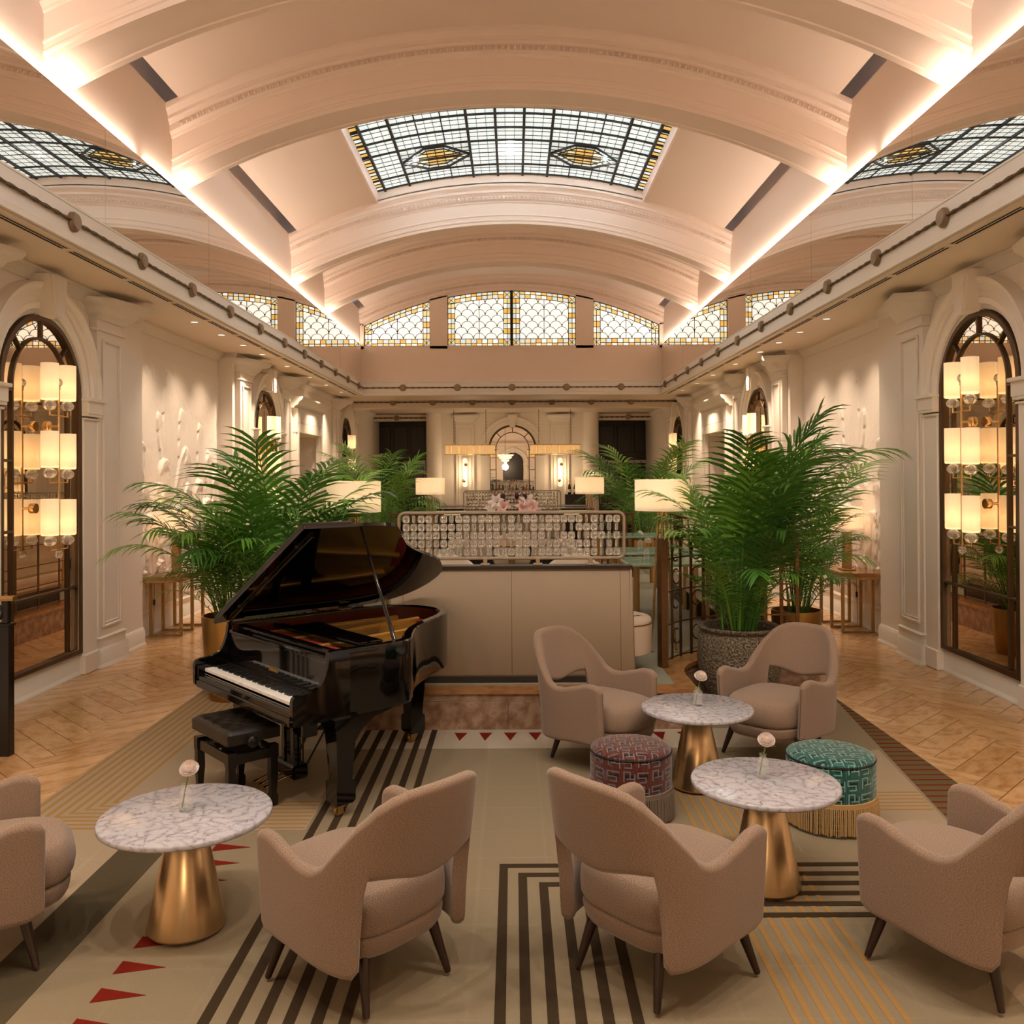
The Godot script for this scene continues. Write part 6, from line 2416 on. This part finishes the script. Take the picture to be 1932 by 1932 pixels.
func console_table(label: String, p: Vector3, yaw: float) -> void:
	# own axes: x along the wall, z into the room, wall at z = 0
	var t := thing("console_table", label, "console table", p, yaw)
	var top := MB.new()
	top.prism(pv([-0.58, 0.02, 0.58, 0.02, 0.58, 0.34, 0.46, 0.48, -0.46, 0.48, -0.58, 0.34]), -0.75, -0.70, Transform3D(Basis(Vector3.RIGHT, PI / 2), Vector3.ZERO))
	part(t, "table_top", top, M.plinth_top)
	var rim := MB.new()
	rim.prism(pv([-0.57, 0.03, 0.57, 0.03, 0.57, 0.335, 0.455, 0.47, -0.455, 0.47, -0.57, 0.335]), -0.70, -0.675, Transform3D(Basis(Vector3.RIGHT, PI / 2), Vector3.ZERO))
	part(t, "rim", rim, M.hammered_brass)
	for x in [-0.38, 0.0, 0.38]:
		var f := MB.new()
		f.box(Vector3(x, 0.012, 0.235), Vector3(0.036, 0.024, 0.40), Transform3D(), 0.004)
		part(t, "foot_bar", f, M.hammered_brass)
		for z in [0.05, 0.42]:
			var l := MB.new()
			l.box(Vector3(x, 0.345, z), Vector3(0.036, 0.67, 0.036), Transform3D(), 0.004)
			part(t, "leg", l, M.hammered_brass)

func table_lamp(label: String, p: Vector3, yaw: float) -> void:
	var t := thing("table_lamp", label, "lamp", p, yaw)
	var b := MB.new()
	b.box(Vector3(0, 0.009, 0), Vector3(0.21, 0.018, 0.16), Transform3D(), 0.004)
	part(t, "base", b, M.aged_brass)
	var c := MB.new()
	c.box(Vector3(0, 0.255, 0), Vector3(0.095, 0.48, 0.095), Transform3D(), 0.005)
	part(t, "column", c, M.hammered_brass)
	var s := MB.new()
	var o := [Vector3(-0.19, 0, -0.13), Vector3(-0.19, 0, 0.13), Vector3(0.19, 0, 0.13), Vector3(0.19, 0, -0.13)]
	var fr := plan_frames(o, true)
	s.loft(pv([-0.003, 0.49, 0.0, 0.49, 0.0, 0.79, -0.003, 0.79]), true, fr, true)
	part(t, "lamp_shade", s, M.square_shade)
	var d := MB.new()
	d.box(Vector3(0, 0.53, 0), Vector3(0.37, 0.003, 0.25))
	part(t, "diffuser_shade", d, M.square_shade)
	var cord := MB.new()
	cord.tube(smooth_path([Vector3(-0.05, 0.02, -0.08), Vector3(-0.16, 0.012, -0.14), Vector3(-0.2, 0.01, -0.19), Vector3(-0.2, -0.3, -0.20), Vector3(-0.19, -0.72, -0.21)], 5), 0.003, 6)
	cord.box(Vector3(-0.2, -0.34, -0.2), Vector3(0.03, 0.07, 0.02), Transform3D(), 0.004)
	part(t, "cord", cord, M.outlet_black)
	omni(p + Vector3(0, 0.66, 0), C("ffd9ae"), 0.045, 0.05)

# ---------------------------------------------------------------- bronze railings
func rail_screen(label: String, path: Array, y0: float, y1: float, scrolls := true) -> void:
	# path: world points on the ground line, evenly spaced; a post at the first
	var t := thing("railing", label, "railing", path[0])
	var o: Vector3 = path[0]
	var loc := []
	for q in path:
		loc.append((q as Vector3) - o)
	var top := MB.new()
	top.loft(pv([-0.025, y1 - 0.03, 0.025, y1 - 0.03, 0.03, y1 - 0.012, 0.025, y1, -0.025, y1, -0.03, y1 - 0.012]), true, plan_frames(loc))
	part(t, "top_rail", top, M.rail_bronze)
	for y in [y0 + 0.03, lerpf(y0, y1, 0.30), lerpf(y0, y1, 0.56), lerpf(y0, y1, 0.82)]:
		var h := MB.new()
		h.loft(pv([-0.008, y - 0.006, 0.008, y - 0.006, 0.008, y + 0.006, -0.008, y + 0.006]), true, plan_frames(loc))
		part(t, "cross_rail", h, M.rail_bronze)
	var post := MB.new()
	post.box(Vector3(0, (y0 + y1) / 2, 0), Vector3(0.07, y1 - y0, 0.07), Transform3D(Basis(Vector3.UP, 0.4), Vector3.ZERO), 0.004)
	part(t, "post", post, M.rail_bronze)
	for i in range(1, loc.size()):
		var here: Vector3 = loc[i]
		var prev: Vector3 = loc[i - 1]
		var dir := (here - prev).normalized()
		var b := MB.new()
		b.box(Vector3.ZERO, Vector3(0.012, y1 - y0 - 0.02, 0.034), Transform3D(Basis(Vector3.UP.cross(dir), Vector3.UP, dir), here + Vector3(0, (y0 + y1) / 2, 0)), 0.002)
		part(t, "baluster", b, M.rail_bronze)
		if scrolls and i % 2 == 1:
			var mid := (here + prev) / 2
			for q in [[0.84, 1.0], [0.46, 1.0], [0.2, -1.0], [0.68, -1.0]]:
				var s := MB.new()
				var pts := []
				for k in 15:
					var a := 0.6 + 4.6 * k / 14.0
					var rr := here.distance_to(prev) * (0.56 - 0.25 * k / 14.0)
					pts.append(mid + dir * (rr * cos(a)) + Vector3(0, lerpf(y0, y1, q[0]) + q[1] * rr * sin(a), 0))
				s.tube(pts, 0.008, 6)
				part(t, "scroll", s, M.rail_bronze)

func black_railing() -> void:
	var t := thing("stair_railing", "black metal railing post with a brass handrail at the left edge", "railing", V(-3.565, 0, 6.2))
	var p := MB.new()
	p.box(Vector3(0, 0.46, 0), Vector3(0.07, 0.92, 0.07), Transform3D(), 0.004)
	p.box(Vector3(0.0, 0.925, 0), Vector3(0.085, 0.02, 0.085), Transform3D(), 0.003)
	p.box(Vector3(0.0, 1.015, 0), Vector3(0.04, 0.16, 0.04), Transform3D(), 0.003)
	part(t, "post", p, M.black_paint)
	var h := MB.new()
	h.loft(pv([-0.03, 1.095, 0.03, 1.095, 0.036, 1.11, 0.03, 1.125, -0.03, 1.125, -0.036, 1.11]), true, plan_frames([Vector3(0.06, 0, 0), Vector3(-0.62, 0, 0.02)]))
	part(t, "handrail", h, M.aged_brass)
	var s := MB.new()
	var pts := []
	for k in 21:
		var a := TAU * k / 20.0
		pts.append(Vector3(-0.075 + 0.042 * cos(a), 1.01 + 0.055 * sin(a), 0))
	s.tube(pts, 0.011, 8)
	part(t, "ring", s, M.black_paint)
	var f := MB.new()
	f.box(Vector3(-0.35, 0.93, 0.01), Vector3(0.66, 0.03, 0.03), Transform3D(), 0.003)
	f.box(Vector3(-0.09, 0.42, 0), Vector3(0.02, 0.82, 0.02), Transform3D(), 0.002)
	f.box(Vector3(-0.35, 0.06, 0.01), Vector3(0.66, 0.03, 0.03), Transform3D(), 0.003)
	for k in 4:
		f.box(Vector3(-0.2 - 0.12 * k, 0.5, 0.005), Vector3(0.02, 0.86, 0.02), Transform3D(), 0.002)
	part(t, "panel", f, M.black_paint)

# ---------------------------------------------------------------- palms
var fronds := []
func frond_mesh(seed_: int, bend: float, bare: float, wide: float) -> ArrayMesh:
	# one metre long, growing up +y and arching toward +z
	var r := RandomNumberGenerator.new()
	r.seed = seed_
	var m := MB.new()
	var n := 26
	var pts := []
	var dirs := []
	var p := Vector3.ZERO
	for i in n + 1:
		var u := float(i) / n
		var a := 0.05 + bend * u * u
		var d := Vector3(0, cos(a), sin(a))
		pts.append(p)
		dirs.append(d)
		p += d / n
	var rad := []
	for i in n + 1:
		rad.append(lerpf(0.0062, 0.0016, float(i) / n))
	m.tube(pts, rad, 5, false)
	var pairs := 15
	for k in pairs:
		var u := lerpf(bare, 0.985, pow(float(k) / (pairs - 1), 0.92))
		var fi := u * n
		var i := mini(int(fi), n - 1)
		var base: Vector3 = (pts[i] as Vector3).lerp(pts[i + 1], fi - i)
		var d: Vector3 = dirs[i]
		var upn := Vector3.RIGHT.cross(d)                    # the frond's upper face
		upn = -upn
		var w := (u - bare) / (1.0 - bare)
		var len := wide * (0.42 + 0.75 * sin(PI * clampf(0.20 + 0.62 * w, 0, 1))) * r.randf_range(0.88, 1.08)
		for s in [-1.0, 1.0]:
			var sway := r.randf_range(-0.12, 0.12)
			var out := Vector3(s, 0, 0)
			var fwd := lerpf(0.75, 1.5, w) + sway
			var dir := (out + d * fwd + upn * r.randf_range(0.02, 0.35)).normalized()
			var wd := 0.0125 * (0.8 + wide)
			var q := base
			var prev_l := Vector3.ZERO
			var prev_r := Vector3.ZERO
			var side := dir.cross(upn).normalized()
			var segs := 4
			for g in segs + 1:
				var v := float(g) / segs
				var hw := wd * (0.35 + 1.2 * v * (1.0 - v) * 2.0) * (1.0 - v * v * 0.9) 
				if g == segs:
					hw = 0.0006
				var l := q - side * hw
				var rr := q + side * hw
				if g > 0:
					m.tri(prev_l, prev_r, rr)
					m.tri(prev_l, rr, l)
				prev_l = l
				prev_r = rr
				dir = (dir + Vector3(0, -0.17 - 0.10 * v, 0)).normalized()
				q += dir * (len / segs)
	return m.mesh()

func potted_palm(label: String, p: Vector3, pot: MB, pot_mat, rim_y: float, soil_r: float, sets: Array, seed_: int) -> void:
	# sets: [count, length min, length max, tilt min, tilt max, first variant, azimuth centre, azimuth spread]
	var t := thing("potted_palm", label, "potted plant", p)
	part(t, "pot", pot, pot_mat)
	var s := MB.new()
	s.lathe(pv([soil_r, rim_y - 0.05, soil_r * 0.6, rim_y - 0.035, 0.0005, rim_y - 0.03]), 24)
	part(t, "soil", s, M.soil)
	var r := RandomNumberGenerator.new()
	r.seed = seed_
	if fronds.is_empty():
		for k in 6:
			fronds.append(frond_mesh(100 + k, [0.55, 0.9, 1.3, 1.7, 0.8, 1.2][k], [0.50, 0.46, 0.42, 0.40, 0.34, 0.25][k], [0.205, 0.215, 0.22, 0.21, 0.23, 0.25][k]))
	for q in sets:
		for i in q[0]:
			var az: float = deg_to_rad(q[6] + q[7] * ((i + r.randf()) / q[0] - 0.5))
			var tilt := deg_to_rad(r.randf_range(q[3], q[4]))
			var len := r.randf_range(q[1], q[2])
			var rr := soil_r * 0.55 * sqrt(r.randf())
			var foot := Vector3(sin(az) * rr, rim_y - 0.05, cos(az) * rr)
			var b := Basis(Vector3.UP, az) * Basis(Vector3.RIGHT, tilt) * Basis(Vector3.UP, r.randf_range(-0.5, 0.5))
			part(t, "frond", fronds[(q[5] + r.randi() % 3) % 6], M["leaf%d" % (r.randi() % 4)], Transform3D(b * Basis.from_scale(Vector3(len, len, len)), foot))

func pot_round(r_rim: float, h: float, belly: float, foot: float) -> MB:
	var m := MB.new()
	m.lathe(pv([0.0005, 0, foot * 0.96, 0, foot, 0.012, lerpf(foot, belly, 0.55), h * 0.18, belly * 0.97, h * 0.42, belly, h * 0.58, belly * 0.985, h * 0.72, lerpf(belly, r_rim, 0.5), h * 0.86, r_rim * 0.93, h * 0.92, r_rim * 0.985, h * 0.945, r_rim * 1.03, h * 0.965, r_rim * 1.03, h * 0.985, r_rim * 0.99, h, r_rim * 0.88, h * 0.985, r_rim * 0.85, h * 0.93, r_rim * 0.84, h * 0.85]), 56)
	return m

func pot_taper(r_rim: float, h: float, foot: float) -> MB:
	var m := MB.new()
	m.lathe(pv([0.0005, 0, foot - 0.006, 0, foot, 0.006, lerpf(foot, r_rim, 0.75), h * 0.5, r_rim, h - 0.004, r_rim - 0.003, h, r_rim - 0.012, h, r_rim - 0.014, h * 0.85]), 48)
	return m

func build_palms() -> void:
	potted_palm("tall bushy palm in the round rough stone pot behind the armchair by the bronze rail", V(1.985, 0, 7.62), pot_round(0.345, 0.655, 0.36, 0.225), M.pot_stone, 0.655, 0.285,
		[[9, 1.75, 2.05, 0, 9, 0, 80, 170], [12, 1.35, 1.75, 1, 12, 0, 80, 230], [5, 1.2, 1.5, 0, 4, 0, 270, 120], [14, 1.05, 1.4, 2, 15, 1, 70, 260], [10, 0.75, 1.05, 4, 20, 1, 60, 280], [10, 0.5, 0.75, 4, 20, 4, 0, 360], [24, 0.3, 0.45, 2, 20, 4, 0, 360]], 11)
	potted_palm("leafy palm in the low brass pot beside the right-hand console table", V(3.09, 0, 9.5), pot_taper(0.265, 0.49, 0.22), M.pot_brass, 0.49, 0.24,
		[[7, 1.6, 2.0, 0, 9, 0, 60, 300], [9, 1.15, 1.5, 3, 18, 1, 60, 300], [10, 0.85, 1.15, 6, 26, 1, 60, 200], [8, 0.55, 0.8, 10, 34, 3, 70, 200]], 22)
	potted_palm("tall bushy palm in a stone pot behind the piano", V(-2.02, 0, 7.58), pot_round(0.345, 0.655, 0.36, 0.225), M.pot_stone, 0.655, 0.285,
		[[9, 1.45, 1.8, 0, 12, 0, 0, 360], [14, 1.2, 1.55, 3, 18, 1, 60, 300], [16, 0.95, 1.25, 5, 24, 1, 0, 360], [12, 0.7, 0.95, 6, 26, 2, 0, 360]], 33)
	potted_palm("feathery palm in the tall tapered brass pot left of the piano keyboard", V(-2.47, 0, 7.74), pot_taper(0.25, 0.745, 0.185), M.pot_brass, 0.745, 0.22,
		[[8, 1.2, 1.5, 0, 12, 1, -60, 300], [9, 1.0, 1.3, 6, 22, 1, -70, 200], [9, 0.7, 0.95, 8, 30, 2, -70, 200], [6, 0.45, 0.65, 12, 36, 3, -60, 220]], 44)
	var far := ["palm with arching fronds behind the left-hand far lamp near the bar", "palm with arching fronds behind the right-hand far lamp near the bar"]
	for s in [-1, 1]:
		potted_palm(far[int(s > 0)], V(s * 2.3, 0.32, 15.3), pot_taper(0.26, 0.5, 0.2), M.pot_brass, 0.5, 0.24,
			[[10, 1.6, 2.05, 4, 18, 0, 0, 360], [12, 1.2, 1.6, 10, 30, 1, 0, 360], [10, 0.9, 1.2, 12, 36, 2, 0, 360]], 55 + s)
		potted_palm(["low leafy palm beside the left bar window", "low leafy palm beside the right bar window"][int(s > 0)], V(s * 2.9, 0.0, 18.2), pot_taper(0.26, 0.5, 0.2), M.pot_brass, 0.5, 0.24,
			[[10, 1.5, 1.9, 6, 22, 1, 0, 360], [12, 1.1, 1.5, 12, 34, 2, 0, 360]], 75 + s)

# ---------------------------------------------------------------- dining things on the platform
func dining_table(label: String, p: Vector3, sx: float, sz: float) -> void:
	var t := thing("dining_table", label, "table", p)
	var top := MB.new()
	top.box(Vector3(0, 0.735, 0), Vector3(sx, 0.03, sz), Transform3D(), 0.006)
	part(t, "table_top", top, M.green_marble)
	for x in [-1.0, 1.0]:
		for z in [-1.0, 1.0]:
			var l := MB.new()
			l.lathe(pv([0.0005, 0, 0.032, 0, 0.032, 0.72, 0.0005, 0.72]), 16, at(Vector3(x * (sx / 2 - 0.10), 0, z * (sz / 2 - 0.10))))
			part(t, "leg", l, M.aged_brass)

func tub_chair(label: String, p: Vector3, yaw: float) -> void:
	var t := thing("tub_chair", label, "chair", p, yaw)
	var rows := []
	for i in 25:
		var a := lerpf(-0.35, PI + 0.35, i / 24.0)
		var row := PackedVector3Array()
		var c := Vector3(cos(a), 0, sin(a))
		var h := lerpf(0.62, 0.78, sin(clampf(a, 0.0, PI)))
		for q in [[0.27, 0.40], [0.285, 0.45], [0.30, h - 0.03], [0.285, h], [0.262, h], [0.25, h - 0.03], [0.24, 0.45], [0.25, 0.40]]:
			row.append(Vector3(c.x * q[0], q[1], c.z * q[0]))
		rows.append(row)
	var b := MB.new()
	b.grid(rows, true, false, true)
	part(t, "back_rest", b, M.chair_white)
	var s := MB.new()
	s.lathe(pv([0.0005, 0.36, 0.25, 0.36, 0.265, 0.38, 0.265, 0.44, 0.24, 0.465, 0.0005, 0.475]), 32)
	part(t, "seat", s, M.chair_white)
	for k in 4:
		var a := PI / 4 + k * PI / 2
		var l := MB.new()
		l.tube([Vector3(cos(a) * 0.18, 0.37, sin(a) * 0.18), Vector3(cos(a) * 0.22, 0.0, sin(a) * 0.22)], [0.018, 0.011], 10)
		part(t, "leg", l, M.walnut)

func amaryllis(p: Vector3) -> void:
	var v := thing("tall_vase", "tall clear glass vase with pink lilies on the round table behind the screen", "vase", p)
	var g := MB.new()
	g.lathe(pv([0.0005, 0.0, 0.06, 0.0, 0.063, 0.01, 0.045, 0.14, 0.05, 0.26, 0.048, 0.26, 0.042, 0.14, 0.055, 0.014, 0.0005, 0.012]), 28)
	part(v, "glass", g, M.clear_glass)
	var f := thing("lily_bunch", "bunch of open pink and white lilies with dark buds above the glass screen", "flowers", p)
	var heads := [Vector3(-0.20, 0.52, 0.03), Vector3(-0.11, 0.45, 0.10), Vector3(0.19, 0.53, 0.02), Vector3(0.25, 0.45, 0.08), Vector3(-0.25, 0.44, 0.0), Vector3(0.13, 0.44, 0.10)]
	for k in heads.size():
		var h: Vector3 = heads[k]
		var st := MB.new()
		st.tube(smooth_path([Vector3(0, 0.02, 0), Vector3(h.x * 0.15, 0.25, h.z * 0.2), Vector3(h.x * 0.6, h.y * 0.8, h.z * 0.6), h], 4), 0.006, 7)
		part(f, "stem", st, M.stem_green)
		var m := MB.new()
		for i in 6:
			var az := TAU * i / 6 + k
			var rows := []
			for a in 7:
				var u := a / 6.0
				var row := PackedVector3Array()
				for b in 5:
					var w := (b / 4.0 - 0.5) * 2.0
					row.append(Basis(Vector3.UP, az) * Vector3(w * 0.038 * sin(PI * clampf(u * 0.86 + 0.12, 0, 1)), 0.10 * u - 0.05 * u * u * u, 0.015 + 0.11 * u * u))
				rows.append(row)
			m.grid(rows)
		part(f, "bloom", m, M.petal_pink if k % 2 else M.petal_blush, Transform3D(Basis(Vector3(0, 0, 1), -h.x * 3.0) * Basis(Vector3.RIGHT, 0.9), h))
	for h in [Vector3(-0.12, 0.60, 0), Vector3(0.06, 0.61, 0.02), Vector3(0.17, 0.60, 0.03)]:
		var b := MB.new()
		b.sphere(h, Vector3(0.03, 0.045, 0.03))
		part(f, "bud", b, M.bud_dark)

func build_platform_things() -> void:
	make_banquette("taupe leather banquette seen from behind on the marble platform", V(0.01, 0, 6.9), 0.0, "low screen of cut-glass beads on top of the nearest banquette")
	make_banquette("farther banquette facing the room at the bar end of the platform", V(0.0, 0, 16.35), PI, "far screen of glass beads before the bar counter")
	floor_lamp("large drum-shaded lamp on brass rods behind the right end of the near banquette", V(1.40, 0, 8.08), 0.3, 0.326)
	floor_lamp("large drum-shaded lamp behind the piano lid, half hidden by palm leaves", V(-1.45, 0, 8.08), 0.9, 0.326)
	floor_lamp("smaller-looking drum lamp at the far right of the platform, below the champagne bottles", V(1.34, 0, 15.1), 0.3, 0.326)
	floor_lamp("smaller-looking drum lamp at the far left of the platform, under the left pendant", V(-1.41, 0, 15.1), 0.9, 0.326)
	# corner railings follow the hollow of the platform's edge, then run back
	for s in [-1, 1]:
		var path := []
		for i in 9:
			var a := PI - 0.27 - (PI / 2 - 0.27) * i / 8.0
			path.append(V(s * (2.22 + 0.96 * cos(a)), 0, 7.2 + 0.96 * sin(a)))
		for i in range(1, 4):
			path.append(V(s * (2.22 + 0.15 * i), 0, 8.16))
		rail_screen(["curved bronze railing with scrolls behind the piano, round the left planter", "curved bronze railing with scrolls beside the round stone pot"][int(s > 0)], path, 0.32, 1.42)
		var p2 := []
		for i in 12:
			p2.append(V(s * 2.70, 0, 9.4 + i * 0.5))
		rail_screen("long bronze railing along the %s side of the platform" % ["left", "right"][int(s > 0)], p2, 0.32, 1.30, false)
		var p3 := []
		for i in 9:
			p3.append(V(s * (1.12 + i * 0.1), 0, 13.9))
		rail_screen("short straight bronze railing before the far %s lamp" % ["left", "right"][int(s > 0)], p3, 0.32, 1.36)
	var gl := ["nearest green marble table, right of the banquette behind the big lamp", "second green marble table on the right, behind the nearest one", "far green marble table on the right side of the platform"]
	var ll := ["nearest green marble table on the left, hidden behind the piano lid", "second green marble table on the left of the platform", "far green marble table on the left side of the platform"]
	for k in 3:
		var d: float = [9.05, 10.3, 12.9][k]
		dining_table(gl[k], V(1.68, 0.326, d), 1.05, 0.78)
		dining_table(ll[k], V(-1.68, 0.326, d), 1.05, 0.78)
	make_vase("small clear bud vase on the nearest green table", V(1.40, 1.076, 9.05), "white ranunculus on the nearest green table", 0.6, 0.13)
	make_vase("small clear bud vase on the second green table", V(1.50, 1.076, 10.2), "white ranunculus on the second green table", 1.6, 0.13)
	var rt := thing("round_table", "round terracotta-topped table carrying the tall vase of lilies", "table", V(0.0, 0.326, 11.6))
	var m := MB.new()
	m.lathe(pv([0.0005, 0.72, 0.56, 0.72, 0.57, 0.73, 0.57, 0.745, 0.56, 0.75, 0.0005, 0.75]), 56)
	part(rt, "table_top", m, M.terracotta)
	var c := MB.new()
	c.lathe(pv([0.0005, 0, 0.26, 0, 0.26, 0.02, 0.05, 0.05, 0.045, 0.70, 0.12, 0.72, 0.0005, 0.72]), 32)
	part(rt, "pedestal", c, M.aged_brass)
	amaryllis(V(0.01, 1.076, 11.6))
	tub_chair("white tub chair right of the terracotta table", V(0.92, 0.326, 11.7), -PI / 2)
	tub_chair("white tub chair left of the terracotta table", V(-0.92, 0.326, 11.7), PI / 2)
	tub_chair("white tub chair seen through the right half of the glass screen", V(0.62, 0.326, 9.3), PI - 0.4)
	tub_chair("white tub chair seen through the left half of the glass screen", V(-0.62, 0.326, 9.3), PI + 0.4)
	tub_chair("white tub chair behind the terracotta table, back to the bar", V(0.0, 0.326, 12.6), PI)
	# low curved sofas seen past the rails
	for s in [-1, 1]:
		var so := thing("side_sofa", "cream side sofa with a dark plinth along the %s edge of the platform" % ["left", "right"][int(s > 0)], "sofa", V(s * 2.35, 0.326, 10.4))
		var b := MB.new()
		b.box(Vector3(0, 0.30, 0), Vector3(0.5, 0.24, 2.6), Transform3D(), 0.05)
		part(so, "seat", b, M.cream_seat)
		var b2 := MB.new()
		b2.box(Vector3(s * 0.19, 0.68, 0), Vector3(0.12, 0.6, 2.6), Transform3D(), 0.04)
		part(so, "back_rest", b2, M.cream_leather)
		var b3 := MB.new()
		b3.box(Vector3(0, 0.09, 0), Vector3(0.42, 0.18, 2.5))
		part(so, "plinth", b3, M.plinth_dark)

# ---------------------------------------------------------------- everything
func _ready() -> void:
	rng.seed = 2024
	make_materials()
	velvet("velvet_red", C("431710"), C("6d6e78"), C("7a3a1c"))
	velvet("velvet_teal", C("183d39"), C("6ca39c"), C("35786f"))
	make_camera_and_light()
	build_floor()
	build_platform()
	build_side_walls()
	build_soffit_and_fascia()
	build_vault()
	build_skylight(1, 0.0)
	build_skylight(8, 7.6)
	build_end_windows()
	build_wall_things()
	build_bar_end()
	build_rug()
	build_platform_things()
	build_palms()
	make_piano()
	make_bench()
	var tp: Array[Vector3] = [V(-1.395, 0.0135, 3.80), V(1.215, 0.0135, 4.16), V(1.17, 0.0135, 5.48)]
	make_table("round marble table on a brass cone in front of the piano stool", tp[0], 0.36)
	make_table("round marble table on a brass cone between the two poufs and the front armchairs", tp[1], 0.345)
	make_table("round marble table on a brass cone between the two rear armchairs", tp[2], 0.345)
	var ck := [["armchair with its back to us left of centre, in front of the dark stripes", -0.552, 3.452, -0.737, 0.675], ["armchair with its back to us right of centre, on the nested dark lines", 0.59, 3.474, 0.754, 0.657], ["armchair at the right edge, turned left toward the marble table", 1.82, 3.468, -0.515, 0.857],
		["armchair facing us to the right, before the banquette", 0.597, 6.0, 0.73, -0.685], ["armchair facing us to the left, in front of the stone pot", 1.862, 6.078, -0.703, -0.711], ["armchair mostly out of the frame at the left edge", -2.23, 3.61, 0.866, 0.5]]
	var first: Node3D
	for k in ck.size():
		var q = ck[k]
		var yaw := atan2(-q[3], q[4])
		var pos := V(q[1], 0.0135, q[2])
		if k == 0:
			first = make_chair(q[0], pos, yaw)
		else:
			copy(first, q[0], pos, yaw)
	make_vase("small glass bud vase on the table by the piano stool", tp[0] + Vector3(-0.01, 0.5, -0.02), "pale pink ranunculus on the table by the piano stool", 0.1)
	make_vase("small glass bud vase on the table beside the teal pouf", tp[1] + Vector3(0.0, 0.5, -0.03), "pale pink ranunculus on the table beside the teal pouf", -0.2)
	make_vase("small glass bud vase on the table between the rear armchairs", tp[2] + Vector3(0.01, 0.5, -0.02), "pale pink ranunculus on the table between the rear armchairs", 0.2)
	make_pouf("round red key-patterned velvet pouf with a grey fringe", V(0.697, 0.0135, 5.05), M.velvet_red, M.fringe_grey, 0.232)
	make_pouf("round teal key-patterned velvet pouf with a golden fringe", V(1.80, 0.0135, 4.92), M.velvet_teal, M.fringe_gold, 0.238)
	for s in [-1, 1]:
		var side := "left" if s < 0 else "right"
		console_table("brass-legged console table with a pale stone top against the %s plaster relief" % side, V(s * 4.50, 0, 11.17), -s * PI / 2)
		table_lamp("square-shaded lamp with a hammered brass column on the %s console" % side, V(s * 4.22, 0.75, 11.02), -s * PI / 2)
	black_railing()
